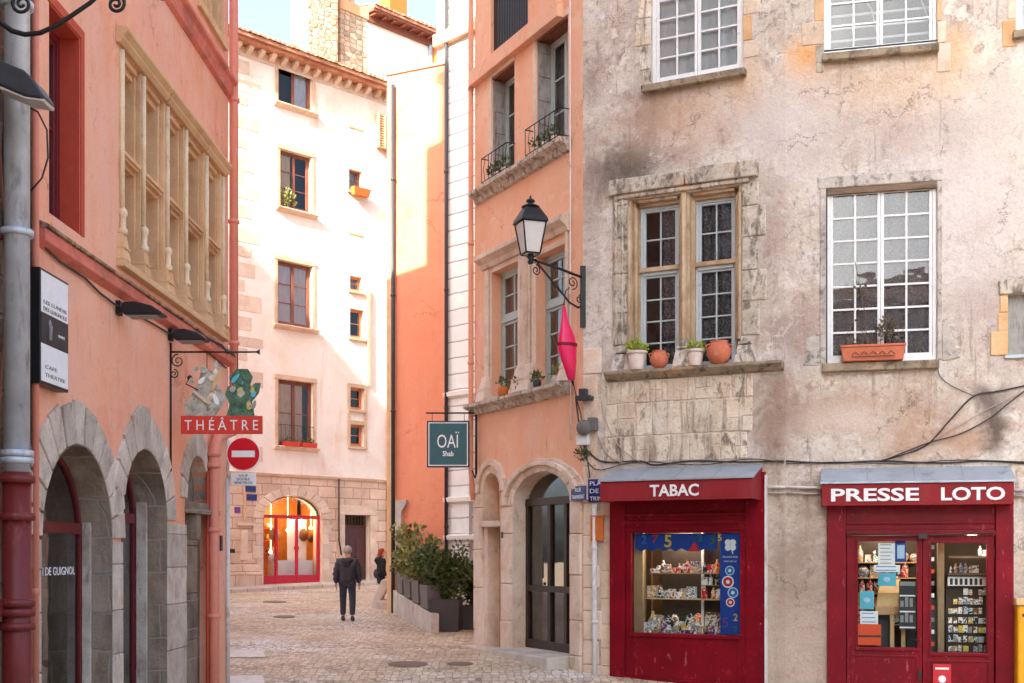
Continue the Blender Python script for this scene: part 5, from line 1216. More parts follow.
    for x, yy, zz in ((-.115, st * .4 + .05, .045), (.13, -st * .8 + .05, .05)):
        mb = MB(); mb.ball(V(x, yy, zz), .052 * s, 7, sx=1, sy=2.6, sz=.95); mb.ball(V(x, yy - .08, zz + .03), .048 * s, 6, sz=1.2); mk('shoe', mb, M_['shoe'], t)
    hm = MB(); hm.ball(V(0, .005, 1.685), .112 * s, 9, sx=.93, sy=1.02, sz=.96)
    for v in hm.v:
        if v.z < 1.60 * s: v.z = 1.60 * s
        if v.y > .06 * s and v.z < 1.72 * s: v.y = .06 * s
    if long_hair: hm.ball(V(0, -.06, 1.56), .10 * s, 7, sz=1.5, sy=.7)
    mk('hair', hm, M_[hair], t)
    if bag:
        g = MB(); g.ball(V(-.30, -.06, .98), .13 * s, 7, sx=.5, sz=1.3); mk('shoulder_bag', g, M_['dark_grey'], t)
    return t
M_['skin'] = plain('skin', S(206, 156, 130), .6, bump=0)
M_['coat_navy'] = plain('navy_puffer_cloth', S(52, 46, 52), .6, var=.15)
M_['coat_black'] = plain('black_wool_coat', S(28, 30, 32), .85, var=.2)
M_['jeans'] = plain('dark_denim', S(50, 50, 60), .85, var=.2)
M_['hair_grey'] = plain('grey_white_hair', S(176, 162, 150), .9, var=.2, scale=40)
M_['hair_red'] = plain('auburn_hair', S(140, 60, 34), .8, var=.25, scale=40)
M_['shoe'] = plain('brown_leather', S(74, 50, 42), .5)
g = ground_at(347.5, 621)
person(at(g.x, g.y, g.z, math.radians(3)), 'grey haired man seen from behind walking away in dark puffer jacket and jeans', 1.79, stride=.2)
g = Vector(((381.5 - 512) / FOC * 34.0, 34.0, gz(34.0)))
person(at(g.x, g.y, g.z, math.radians(-70)), 'woman with reddish hair in a long black coat half hidden by the peach block', 1.60, coat='coat_black', trousers='coat_black', hair='hair_red', puffy=False, longcoat=True, long_hair=True, bag=True)
# ================================================================ APRICOT CORNER HOUSE (middle)
MF = fpx(475, 23.2, 583, 19.6)
mh = root('apricot_corner_house', MF, 'apricot rendered house with stone ledges, wooden shuttered windows and a moulded stone portal', 'house')
mu, mz = MF.u, MF.z
MTOP = CZ + 13.0
zA = mz(525, 166); zA2 = mz(525, 36); zM = mz(525, 394)
Wm = dict(w1=(mu(492), mu(514.5), zA + .03, mz(492, 78)), w2=(mu(536.5), mu(568), zA + .03, mz(537, 39)),
          d1=(mu(492), mu(518), zM + .04, mz(505, 267)), d2=(mu(536), mu(566), zM + .04, mz(551, 250)),
          b1=(mu(491), mu(528), zA2 + .08, MTOP - 1.2))
gM = gz(20.5)
ar = (mu(514), mu(571.5)); asp, atp = mz(545, 503), mz(545, 471)
nr = (mu(484), mu(501)); 
hs = [dict(pts=rect(*Wm['w1']), d=.35), dict(pts=rect(*Wm['w2']), d=.38), dict(pts=rect(*Wm['d1']), d=.3), dict(pts=rect(*Wm['d2']), d=.3), dict(pts=rect(*Wm['b1']), d=.5),
      dict(pts=archpts(ar[0], ar[1], gM - .2, asp, atp, 20), d=.5), dict(pts=archpts(nr[0], nr[1], mz(492, 522), mz(492, 492), mz(492, 473)), d=.42), dict(pts=rect(nr[0] + .15, nr[1] + .03, gM - .1, mz(492, 525)), d=.42)]
mk('wall', wall_mesh(0, MF.len, -1, MTOP, hs, 9), M_['middle_peach'], mh)
mb = MB(); mb.xprism([(-.6, MTOP - .1), (-.6, MTOP), (9.3, MTOP + 2.6), (9.3, MTOP + 2.4)], -.3, MF.len + .02); tiles_row(mb, -.3, MF.len, -.65, MTOP + .02, 4, 1.05); mk('roof', mb, M_['tile'], mh)
def moulding(z, h, p, mat, name='ledge', u0=-.02, u1=None, par=None):
    mb = MB(); mb.xprism([(0, z - h), (-p * .35, z - h * .9), (-p * .5, z - h * .5), (-p, z - h * .3), (-p, z), (0, z + .02)], u0, MF.len - .1 if u1 is None else u1)
    return mk(name, mb, M_[mat], par or mh, bevel=.008)
moulding(zA, .22, .22, 'carved_stone', u0=mu(478), u1=mu(571)); moulding(zM, .20, .26, 'carved_stone', u0=.0, u1=mu(571))
mb = MB(); mb.box(-.02, mu(564), -.14, -.002, zA2 - .22, zA2 + .06); mk('band', mb, M_['middle_peach'], mh, bevel=.01)
# top grille balcony
a, b, c, d_ = Wm['b1']
mb = MB(); n = 22
for i in range(n + 1): x = a + (b - a) * i / n; mb.box(x - .018, x + .018, .06, .10, c, c + 1.3)
mb.box(a, b, .05, .11, c + 1.3, c + 1.36); mb.box(a, b, .05, .11, c + .02, c + .07); mk('timber_balustrade', mb, M_['bronze'], mh)
window(mh, a, b, c, d_, .45, 2, 2, 4, 'pale_frame', gl='glass_dark')
# upper windows with linings and half-open shutter
for k, key in enumerate(('w1', 'w2')):
    a, b, c, d_ = Wm[key]
    mb = MB(); mb.box(a - .12, a - .001, -.015, .3, c, d_); mb.box(a - .12, b + .02, -.015, .02, d_ + .001, d_ + .12); mk('window_surround', mb, M_['portal_stone'], mh, bevel=.01)
    mb = MB(); mb.box(a + .001, b - .001, .01, .37, d_ - .04, d_ - .001); mk('lintel_board', mb, M_['wood_brown'], mh)
    window(mh, a + .01, b - .01, c, d_ - .05, .30, 2, 1, 3, 'pale_frame', gl='glass_dark', curtain='white_curtain', fw=.06)
    mb = MB()
    mb.hexa([(a + .004, .02, c + .02), (a + .04, .02, c + .02), (a + .004, .27, c + .02), (a + .04, .27, c + .02), (a + .004, .02, d_ - .06), (a + .04, .02, d_ - .06), (a + .004, .27, d_ - .06), (a + .04, .27, d_ - .06)])
    for i in range(5):
        zz = c + .2 + i * (d_ - c - .4) / 4; mb.box(a + .041, a + .055, .03, .26, zz - .04, zz + .04)
    mk('shutter', mb, M_['shutter'], mh)
    railing(mh, a - .1, b + .02, -.17, c - .02, .5, n=7)
    for i in range(3):
        f = at(*MF.w(a + .15 + i * (b - a) * .3, -.08, 0).to_2d(), c - .03)
        t = root('flowerpot', f, ['small pot behind the railing of the apricot house window above the street lantern', 'small pot behind the railing of the apricot house window nearest the white house'][1 - k], 'flowerpot', ['pots behind the upper railing nearer the white house', 'pots behind the upper railing above the lantern'][k])
        mb = MB(); mb.lathe([(.05, 0), (.075, .13)], 0, 0, 0, 12); mk('pot', mb, M_['pale_pot'], t)
        mb = MB(); leaves(mb, (0, 0, .22), (.1, .08, .12), 50, .07); mk('foliage', mb, M_['leaf'], t)
# paired mullion windows with stone hood
a0, b1 = Wm['d1'][0], Wm['d2'][1]; zt1 = mz(520, 250)
mb = MB()
def up(a, b, z0, z1, out=-.05): mb.box(a, b, -.012, .29, z0, z1); mb.box(a + (b - a) * .25, b - (b - a) * .25, out, -.013, z0 + .35, z1)
up(a0 - .32, a0 - .002, zM + .03, zt1 - .1); up(Wm['d1'][1] + .002, Wm['d2'][0] - .002, zM + .03, zt1 - .1); up(b1 + .002, b1 + .14, zM + .03, zt1)
up(Wm['d1'][1] + .15, Wm['d2'][0] - .15, zM + .03, zt1 - .1, -.10)
for (x0, x1) in ((Wm['d1'][1] - .02, Wm['d2'][0] + .02), (a0 - .36, a0 + .02), (b1 - .02, b1 + .2)):
    mb.hexa([(x0, -.2, zM + .021), (x1, -.2, zM + .021), (x0, .1, zM + .021), (x1, .1, zM + .021), (x0 + .1, -.08, zM + .5), (x1 - .1, -.08, zM + .5), (x0 + .1, .1, zM + .5), (x1 - .1, .1, zM + .5)])
    mb.box(x0 + .04, x1 - .04, -.16, .05, zM + .22, zM + .28)
d1t, d2t = Wm['d1'][3], Wm['d2'][3]
mb.box(a0, Wm['d1'][1], -.01, .29, d1t + .001, d1t + .1); mb.box(Wm['d2'][0], b1, -.01, .29, d2t + .001, d2t + .1)
zz = max(d1t, d2t) + .10
mb.xprism([(.0, zz), (-.06, zz), (-.10, zz + .08), (-.22, zz + .16), (-.22, zz + .24), (0, zz + .32)], a0 - .36, b1 + .16)
mk('stone_window_surround', mb, M_['portal_stone'], mh, bevel=.01)
for key in ('d1', 'd2'):
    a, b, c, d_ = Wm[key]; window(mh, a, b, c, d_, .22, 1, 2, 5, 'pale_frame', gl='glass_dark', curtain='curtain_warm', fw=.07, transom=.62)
# portal: big moulded arch, small niche, pilaster shafts
mb = MB(); c = (ar[0] + ar[1]) / 2; r = (ar[1] - ar[0]) / 2; ez = (atp - asp) / r
voussoirs(mb, c, asp, r + .002, r + .22, -.03, .3, 12, ez=ez, jit=.0, gap=.002)
voussoirs(mb, c, asp, r + .222, r + .36, -.10, .2, 12, ez=ez * .98, jit=.0, gap=.002)
voussoirs(mb, c, asp, r + .362, r + .50, -.04, .2, 12, ez=ez * .96, jit=.02, gap=.002)
mk('portal_arch', mb, M_['portal_stone'], mh, bevel=.012)
mb = MB(); c2_ = (nr[0] + nr[1]) / 2; r2_ = (nr[1] - nr[0]) / 2; z_s = mz(492, 492); ez2 = (mz(492, 473) - z_s) / r2_
voussoirs(mb, c2_, z_s, r2_ + .002, r2_ + .14, -.03, .3, 9, ez=ez2, jit=0, gap=.002); voussoirs(mb, c2_, z_s, r2_ + .142, r2_ + .26, -.08, .2, 9, ez=ez2, jit=.01, gap=.002)
mk('niche_arch', mb, M_['portal_stone'], mh, bevel=.01)
mb = MB(); zb = gM + .02
blocks(mb, -.012, nr[0] - .002 + .0, zb - .5, z_s, -.035, .2, .7, jit=.0)
blocks(mb, nr[1] + .034, ar[0] - .002, zb - .3, asp - .02, -.035, .3, .75, jit=.0)
blocks(mb, ar[1] + .002, MF.len - .02, zb - .5, asp + .3, -.05, .3, .6, jit=.0)
mb.box(nr[0] - .02, nr[1] + .032, -.10, .4, mz(492, 527), mz(492, 521))
# rounded bases
for x0, x1 in ((-.03, nr[0] + .12), (nr[1] + .04, ar[0] + .0)):
    cx = (x0 + x1) / 2; w = (x1 - x0) / 2
    mb.lathe([(w * 1.0, -.4), (w * 1.0, .62), (w * .86, .68), (w * .98, .76), (w * .8, .88)], cx, .10, zb, 20, sq=.55)
mb.box(nr[0] + .0, nr[0] + .149, -.01, .35, zb - .3, mz(492, 527) - .001)
mk('portal_pier', mb, M_['portal_stone'], mh, bevel=.02)
arch_lining(ar[0], ar[1], gM - .1, asp, atp, -.025, .49, 'portal_stone', par=mh, n=20)
arch_lining(nr[0], nr[1], mz(492, 521) + .01, z_s, mz(492, 473), -.025, .41, 'portal_stone', par=mh, n=18)
mb = MB(); mb.box(nr[0] + .15, nr[0] + .158, .001, .41, gM - .1, mz(492, 525)); mb.box(nr[1] + .02, nr[1] + .029, .001, .41, gM - .1, mz(492, 525)); mk('door_reveal', mb, M_['portal_stone'], mh)
mb = MB(); mb.box(nr[0] - .01, nr[1] + .01, .30, .41, mz(492, 521), z_s + .3); mb.box(nr[0] + .16, nr[1] + .02, .25, .30, gM, mz(492, 527)); mk('niche_back', mb, M_['orange_stone'], mh)
mb = MB(); mb.box(nr[1] - .1, nr[1] + .02, .1, .24, gM, mz(492, 527) - .01); mk('narrow_door', mb, M_['bronze'], mh)
# glazed metal door in the arch
y = .27; ztr = mz(550, 505, y); z0 = mz(550, 655, y) + .08
mb = MB(); fu = lambda px: mu(px, y)
A, B_ = ar[0] + .01, ar[1] - .01
mb.box(A, A + .09, y - .04, y + .04, z0, ztr); mb.box(B_ - .07, B_, y - .04, y + .04, z0, ztr); mb.box(A, B_, y - .05, y + .05, ztr, ztr + .13)
L_ = B_ - A
for s, w in ((.40, .10), (.68, .10)): mb.box(A + L_ * s, A + L_ * s + w, y - .04, y + .04, z0, ztr)
mb.box(A, B_, y - .045, y + .045, z0, z0 + .16); zm = z0 + (ztr - z0) * .42; mb.box(A + .09, B_ - .07, y - .045, y + .045, zm - .05, zm + .06)
dm = mk('glazed_metal_door', mb, M_['bronze'], mh, bevel=.005)
g = MB(); g.quad((A, y + .01, z0), (B_, y + .01, z0), (B_, y + .01, ztr), (A, y + .01, ztr)); mk('pane', g, M_['glass_dark'], dm)
g = MB(); pts = [(c + (r - .005) * math.cos(PI * i / 20), y + .01, asp + (r - .005) * math.sin(PI * i / 20) * ez) for i in range(21)]; pts = [p for p in pts if p[2] > ztr + .1] ; g.add(pts + [(A, y + .01, ztr + .1), (B_, y + .01, ztr + .1)][::1], [tuple(range(len(pts) + 2))]); mk('fanlight_pane', g, M_['glass_dark'], dm)
mb = MB(); mb.tube([(A + L_ * .38, y - .1, zm + .2), (A + L_ * .38, y - .1, zm + .55)], .012, 8); mb.ball((A + L_ * .38, y - .07, zm + .1), .03, 5); mk('handle', mb, M_['iron'], dm)
mb = MB(); mb.box(A - .3, B_ + .6, 1.6, 1.65, gM, atp + .5); mb.box(A + .1, A + .5, 1.5, 1.6, gM, ztr); mb.box(A + .9, A + 1.1, 1.45, 1.6, gM, atp); mk('hallway_back', mb, M_['shop_cream'], mh)
mb = MB(); mb.hexa([(mu(508), -.48, gM - .3), (mu(571), -.48, gM - .3), (mu(508), .4, gM - .3), (mu(571), .4, gM - .3), (mu(508), -.46, gM + .14), (mu(571), -.46, gM + .14), (mu(508), .4, gM + .16), (mu(571), .4, gM + .16)]); mk('doorstep', mb, M_['concrete'], mh, bevel=.02)
mb = MB(); mb.box(-.06, mu(508) - .01, -.30, .1, gM - .4, gM + .10); mk('plinth', mb, M_['portal_stone'], mh, bevel=.03)
mb = MB(); mb.box(mu(503.5), mu(505), -.05, -.036, mz(504, 538), mz(504, 532)); mk('door_bell', mb, M_['dark_grey'], mh)
pipe(mh, [(-.06, -.06, MTOP), (-.06, -.06, zM + .1), (-.02, -.08, zM - .1), (-.02, -.08, mz(475, 470)), (.03, -.05, mz(475, 500))], .05, 'apricot_pipe', collars=(CZ + 9, CZ + 6, CZ + 3.7))
pipe(mh, [(mu(571.5), -.03, MTOP), (mu(572), -.03, zM), (mu(573), -.04, mz(573, 440))], .012, 'white_pipe')
# pots on the paired window ledge
for i, (px, mt, pm, lb) in enumerate(((503, 'mat_orange', 'leaf', 'orange pot with a small plant on the left side of the apricot house ledge'), (519, 'pale_pot', 'leaf', 'small pale pot at the middle pillar of the apricot house ledge'), (537, 'dark_grey', 'leaf', 'dark pot with green plant right of the middle pillar'), (556, 'pale_pot', 'leaf_yellow', 'pale pot at the right end of the apricot house ledge'))):
    u_ = mu(px, -.1); p = MF.w(u_, -.1, 0); t = root('flowerpot', at(p.x, p.y, zM + .01), lb, 'flowerpot', 'pots on the apricot house ledge')
    s = (1.2, .8, .9, .9)[i]; mb = MB(); mb.lathe([(.055 * s, 0), (.08 * s, .06 * s), (.085 * s, .13 * s), (.07 * s, .16 * s)], 0, 0, 0, 14); mk('pot', mb, M_[mt], t)
    mb = MB(); leaves(mb, (0, 0, .22 * s), (.1, .09, .12), 60, .07); mk('foliage', mb, M_[pm], t)

# hanging OAÏ sign off the corner
d = 23.0; f = at((475 - 512) / FOC * d, d, CZ); k = d / FOC
def q4(px, py): return ((px - 475) * k, (HOR - py) * k)
t = root('hanging_shop_sign', f, 'square teal sign reading OAÏ hanging from an iron bar by the white house', 'sign')
a = q4(427, 467.5); b = q4(469.5, 421)
mb = MB(); mb.tube([(q4(426, 0)[0], 0, q4(0, 413)[1]), (.1, 0, q4(0, 413)[1])], .016, 8); mb.tube([(0.02, 0, q4(0, 398)[1]), (.02, 0, q4(0, 478)[1])], .022, 8)
mb.tube([(0.0, 0, q4(0, 400)[1]), (-.1, 0, q4(0, 413)[1])], .008, 6); mb.tube([(0.0, 0, q4(0, 478)[1]), (-.06, 0, q4(0, 470)[1])], .012, 6); mk('bracket', mb, M_['iron'], t)
mb = MB()
for x in (a[0] + .1, b[0] - .1): mb.tube([(x, 0, b[1]), (x, 0, q4(0, 413)[1])], .006, 6)
mk('hanger', mb, M_['iron'], t)
mb = MB(); mb.box(a[0], b[0], -.03, .03, a[1], b[1]); bd = mk('board', mb, M_['dark_grey'], t, bevel=.006)
mb = MB(); w = .018; A4 = a[0] + .03; B4 = b[0] - .03; C4 = a[1] + .03; D4 = b[1] - .03
mb.box(A4, B4, -.036, -.031, C4, C4 + w); mb.box(A4, B4, -.036, -.031, D4 - w, D4); mb.box(A4, A4 + w, -.036, -.031, C4 + w, D4 - w); mb.box(B4 - w, B4, -.036, -.031, C4 + w, D4 - w); mk('white_border', mb, M_['white'], bd)
mb = MB(); mb.box(A4 + w, B4 - w, -.034, -.031, C4 + w, D4 - w); mk('teal_face', mb, M_['teal'], bd)
cx = (a[0] + b[0]) / 2; H = b[1] - a[1]
text('OAÏ', t, M_['white'], cx, -.037, a[1] + H * .42, w=.42, h=.31); text('Shab', t, M_['white'], cx, -.037, a[1] + H * .24, w=.21, h=.10, bold=.02)

# ================================================================ OLD GREY-PINK HOUSE (right)
RL = 6.5; RTOP = CZ + 11.5
rh = root('old_plaster_house', R1, 'stained pink grey plaster house with white windows above two crimson shopfronts', 'house')
u1f, z1f, u2f, z2f = R1.u, R1.z, R2.u, R2.z
WA = (u1f(651), u1f(743), z1f(697, 78), z1f(697, -75))
WB = (u1f(628), u1f(742), z1f(683, 368), z1f(683, 193))
gR = gz(18.3) - .15
SA = (u1f(611), u1f(766), gR - .2, z1f(690, 474))
hs1 = [dict(pts=rect(*WA), d=.22), dict(pts=rect(*WB), d=.34), dict(pts=rect(*SA), d=.3)]
mk('wall', wall_mesh(0, R1.len, -1, RTOP, hs1, 6), M_['plaster'], rh)
WC = (u2f(826), u2f(937), z2f(880, 362), z2f(880, 185)); WD = (u2f(824), u2f(937), z2f(880, 51), z2f(880, -100)); WE = (u2f(1008), u2f(1075), z2f(1012, 355), z2f(1012, 294)); WG = (u2f(1016), u2f(1110), z2f(1016, 33), z2f(1016, -110))
SB = (u2f(827), u2f(1013), gR - .25, z2f(920, 474))
hs2 = [dict(pts=rect(*WC), d=.22), dict(pts=rect(*WD), d=.22), dict(pts=rect(*WE), d=.2), dict(pts=rect(*WG), d=.22), dict(pts=rect(*SB), d=.3)]
mk('wall', wall_mesh(0, RL, -1, RTOP, hs2, 6), M_['plaster'], rh, R2)
mb = MB(); mb.xprism([(-.7, RTOP - .1), (-.7, RTOP), (6.2, RTOP + 2.2), (6.2, RTOP + 2.0)], -.1, R1.len); tiles_row(mb, 0, R1.len, -.75, RTOP + .02, 3, .95); rr = mk('roof', mb, M_['tile'], rh)
mb = MB(); mb.xprism([(-.7, RTOP - .09), (-.7, RTOP + .01), (6.2, RTOP + 2.21), (6.2, RTOP + 2.01)], 0, RL); tiles_row(mb, 0, RL, -.75, RTOP + .03, 3, .95); mk('roof', mb, M_['tile'], rh, R2)
# --- window A (upper)
window(rh, WA[0] + .002, WA[1] - .002, WA[2], WA[3], .10, 2, 2, 7, 'white_paint', fw=.06, curtain='white_curtain', cur_y=.06)
mb = MB(); mb.xprism([(.1, WA[2] - .10), (-.14, WA[2] - .12), (-.16, WA[2] - .02), (.1, WA[2] - .002)], WA[0] - .12, WA[1] + .06); mk('sill', mb, M_['sill_stone'], rh, bevel=.01)
def quoins(frame, u, side, z0, z1, wmin, wmax, hh, mats, y0=-.014, par=rh, skip=.0):
    groups = {m: MB() for m in mats}; z = z0
    while z < z1:
        h = min(U(hh * .7, hh * 1.3), z1 - z)
        if h < .05: break
        if R() > skip:
            w = U(wmin, wmax); m = random.choice(mats); g = groups[m]
            a, b = (u - w, u - .002) if side < 0 else (u + .002, u + w)
            j = lambda: U(-.015, .015)
            pts = [(a + j(), z + .008), (b, z + .008), (b, z + h - .008), (a + j(), z + h - .008 + j() * .5)]
            g.prism(pts, y0 + U(-.004, .004), .02)
        z += h
    for m, g in groups.items():
        if g.v: mk('quoin_stones', g, M_[m], par, frame, bevel=.012)
quoins(R1, WA[0], -1, WA[2] - .12, WA[3], .12, .42, .42, ['carved_stone', 'rubble_stone'])
quoins(R1, WA[1], 1, WA[2] - .2, WA[3], .07, .36, .34, ['orange_stone', 'portal_stone'], skip=.15)
# --- mullioned window
u0, u1, z0, z1 = WB; zt = z1f(683, 264)
mb = MB(); um0, um1 = u1f(676), u1f(692)
def jamb(a, b, z0, z1, side):
    w = b - a
    if side == 0:
        mb.box(a, b, .14, .34, z0, z1); mb.box(a + w * .2, b - w * .2, .04, .14, z0, z1); mb.box(a + w * .36, b - w * .36, -.03, .04, z0, z1)
    else:
        for i, (f0, f1, yy) in enumerate(((0, 1, .2), (0, .66, .1), (0, .36, .0))):
            x0, x1 = (a + w * f0, a + w * f1) if side < 0 else (b - w * f1, b - w * f0); mb.box(x0, x1, yy, .34 if i == 0 else yy + .1, z0, z1)
jamb(u0 + .001, u0 + .14, z0, z1, -1); jamb(u1 - .14, u1 - .001, z0, z1, 1); jamb(um0, um1, z0, z1, 0)
mb.box(u0 + .14, um0, .14, .33, z1 - .10, z1 - .002); mb.box(um1, u1 - .14, .14, .33, z1 - .10, z1 - .002); mb.box(u0 + .14, um0, .05, .14, z1 - .05, z1 - .003); mb.box(um1, u1 - .14, .05, .14, z1 - .05, z1 - .003)
for x in (u0 + .03, (um0 + um1) / 2, u1 - .03, u0 + .10, u1 - .10):
    yy = -.035 if x in (u0 + .03, (um0 + um1) / 2, u1 - .03) else .09
    mb.lathe([(.03, .38), (.03, z1 - z0 - .12)], x, yy, z0, 8)
mk('mullion_moulding', mb, M_['ochre_mould'], rh, bevel=.008)
mb = MB()
for x0, x1 in ((u0 - .26, u0 + .10), (um0 - .03, um1 + .03), (u1 - .10, u1 + .22)):
    mb.hexa([(x0, -.16, z0 + .001), (x1, -.16, z0 + .001), (x0, .1, z0 + .001), (x1, .1, z0 + .001), (x0 + .05, -.09, z0 + .28), (x1 - .05, -.09, z0 + .28), (x0 + .05, .1, z0 + .28), (x1 - .05, .1, z0 + .28)])
    mb.box(x0 + .06, x1 - .06, -.11, .08, z0 + .29, z0 + .33); mb.box(x0 + .09, x1 - .09, -.07, .08, z0 + .33, z0 + .42)
# outer frame with shallow verticals and heavy lintel
blocks(mb, u0 - .26, u0 - .002, z0 + .43, z1 + .02, -.03, .1, .55, jit=.01); blocks(mb, u1 + .002, u1 + .26, z0 + .43, z1 + .02, -.025, .1, .45, side=1, ju=.10)
mb.box(u0 - .22, u0 - .17, -.065, -.03, z0 + .43, z1 + .1); mb.box(u0 - .10, u0 - .06, -.065, -.03, z0 + .43, z1 + .02)
mb.box(u0 - .2, u1 + .12, -.07, .05, z1 + .022, z1 + .09)
lm = u0 + (u1 - u0) * .52
mb.box(u0 - .3, lm - .004, -.12, .1, z1 + .092, z1 + .33, jit=.02); mb.box(lm + .004, u1 + .27, -.12, .1, z1 + .092, z1 + .34, jit=.02)
mk('stone_window_surround', mb, M_['carved_stone'], rh, bevel=.02)
for a, b in ((u0 + .142, um0 - .001), (um1 + .001, u1 - .142)):
    window(rh, a, b, z0 + .01, z1 - .10, .24, 1, 2, 6, 'grey_paint', fw=.045, bar=.022, curtain='lace', cur=(.45 if a < um0 else 0, 1), cur_y=.05, transom=.60)
    m_ = MB(); m_.box(a, b, .14, .30, zt - .03, zt + .04); mk('transom', m_, M_['ochre_mould'], rh, bevel=.006)
zs_ = z0
mb = MB(); mb.xprism([(.3, zs_ - .14), (0, zs_ - .15), (-.08, zs_ - .12), (-.19, zs_ - .05), (-.19, zs_ - .002), (.3, zs_ - .001)], u1f(603, -.2), u1f(781, -.2)); mk('sill', mb, M_['sill_stone'], rh, bevel=.012)
# long stones under the sill
mb = MB(); za, zb = z1f(680, 461), z0 - .16; ua, ub = u1f(601), u1f(753)
rows = [(za, .42), (za + .425, .52), (za + .95, zb - za - .95)]
for zr, h in rows:
    u = ua + U(0, .1)
    while u < ub - .1:
        w = U(.16, .42); w = min(w, ub - u)
        if w > .1:
            if R() < .3: hm = h * U(.4, .6); mb.box(u + .006, u + w - .006, -.018, .02, zr + .006, zr + hm - .006, jit=.014); mb.box(u + .006, u + w - .006, -.012, .02, zr + hm + .006, zr + h - .006, jit=.014)
            else: mb.box(u + .006, u + w - .006, -.013 + U(-.004, .004), .02, zr + .006, zr + h - .006, jit=.008)
        u += w
mk('exposed_stonework', mb, M_['rubble_stone'], rh, bevel=.012)
# big corner stones by the apricot house
mb = MB(); z = gR - .4
while z < z1f(595, 372):
    h = U(.35, .75); w = U(.20, .36) ; mb.box(.01, w, -.02 + U(-.01, .01), .02, z + .006, z + h - .006, jit=.006); z += h
mk('corner_stones', mb, M_['portal_stone'], rh, bevel=.02)
mb = MB(); z = gR - .4
while z < z1f(605, 475): h = U(.2, .5); mb.box(u1f(601), u1f(610.5), -.012 + U(-.004, .004), .02, z + .006, z + h - .006); z += h
mk('infill_stones', mb, M_['arch_stone'], rh, bevel=.01)
# --- casement window R2
def casement(W, rows, curt, sur=True, gl='glass', cols=2, y=.09):
    w = window(rh, W[0] + .002, W[1] - .002, W[2], W[3], y, 2, cols, rows, 'white_paint', fw=.055, bar=.03, curtain=curt, cur_y=.03, frame=R2, gl=gl)
    return w
casement(WC, 7, 'lace')
mb = MB(); a, b, c_, d_ = WC; mb.box(a - .09, a - .003, -.02, .1, c_, d_); mb.box(b + .003, b + .07, -.018, .1, c_, d_)
mb.box(a - .12, b + .08, -.022, .1, d_ + .002, d_ + .17, jit=.012); mb.hexa([(a - .34, -.008, c_ - .02), (a - .09, -.012, c_ - .02), (a - .34, .02, c_ - .02), (a - .09, .02, c_ - .02), (a - .28, -.008, c_ + .40), (a - .09, -.012, c_ + .48), (a - .28, .02, c_ + .40), (a - .09, .02, c_ + .48)])
mb.hexa([(b + .07, -.022, c_ - .02), (b + .32, -.022, c_ + .02), (b + .07, .02, c_ - .02), (b + .32, .02, c_ + .02), (b + .07, -.022, c_ + .55), (b + .15, -.022, c_ + .52), (b + .07, .02, c_ + .55), (b + .15, .02, c_ + .52)])
mk('window_surround', mb, M_['grey_lime'], rh, R2, bevel=.02)
mb = MB(); mb.box(a - .01, b + .01, .001, .16, d_ - .09, d_ - .001); mk('lintel_board', mb, M_['weathered_wood'], rh, R2)
mb = MB(); mb.xprism([(.1, c_ - .14), (-.12, c_ - .13), (-.13, c_ - .01), (.1, c_ - .002)], a - .06, b + .02); mk('sill', mb, M_['sill_stone'], rh, R2, bevel=.012)
mb = MB(); mb.box(a + .002, a + .02, .0, .05, c_, d_); mk('dark_seam', mb, M_['cable'], rh, R2)
casement(WD, 6, None); a, b, c_, d_ = WD
mb = MB()
for i in range(9): zz = c_ + .12 + i * .19; mb.box(a + .08, b - .08, .30, .32, zz, zz + .035)
mb.tube([(a + .2, .22, d_ - .5), ((a + b) / 2 - .1, .22, c_ + .7), ((a + b) / 2, .22, c_ + .2)], .01); mb.tube([((a + b) / 2 + .1, .22, d_), (b - .1, .22, c_ + .5)], .012)
mk('blind_slats', mb, M_['white_curtain'], rh, R2)
mb = MB(); mb.xprism([(.1, c_ - .10), (-.13, c_ - .11), (-.15, c_ - .01), (.1, c_ - .002)], a - .03, b + .02); mk('sill', mb, M_['sill_stone'], rh, R2, bevel=.01)
mb = MB(); mb.box(a - .0, b, -.1, -.08, c_ + .03, c_ + .05); mk('window_bar', mb, M_['iron'], rh, R2)
quoins(R2, a, -1, c_ - .25, d_, .08, .36, .36, ['orange_stone', 'portal_stone', 'carved_stone'], skip=.2); quoins(R2, b, 1, c_ - .4, d_, .06, .3, .36, ['orange_stone', 'portal_stone'], skip=.3)
window(rh, WG[0], WG[1], WG[2], WG[3], .09, 2, 2, 6, 'white_paint', frame=R2, curtain='white_curtain'); mb = MB(); mb.box(WG[0] - .05, WG[1], -.12, .1, WG[2] - .1, WG[2] - .002); mk('sill', mb, M_['sill_stone'], rh, R2)
quoins(R2, WG[0], -1, WG[2] - .2, WG[3], .1, .3, .4, ['orange_stone', 'portal_stone'])
# small blocked window with ochre jamb at the right edge
a, b, c_, d_ = WE
mb = MB(); mb.box(a, b, .10, .14, c_, d_); mk('grey_panel', mb, M_['shutter'], rh, R2)
mb = MB(); mb.box(a - .14, a - .002, -.02, .1, c_ + .30, c_ + .62); mb.box(a - .24, a - .002, -.03, .1, c_ + .0, c_ + .34); mb.box(a - .11, a - .003, -.02, .1, c_ + .625, d_); mk('ochre_jamb', mb, M_['orange_stone'], rh, R2, bevel=.015)
mb = MB(); mb.box(a - .12, b, -.06, .1, d_ + .002, d_ + .2, jit=.02); mk('stone_lintel', mb, M_['carved_stone'], rh, R2, bevel=.02)
mb = MB(); mb.box(a - .05, b, -.05, .1, c_ - .05, c_ - .002); mk('sill', mb, M_['zinc'], rh, R2)
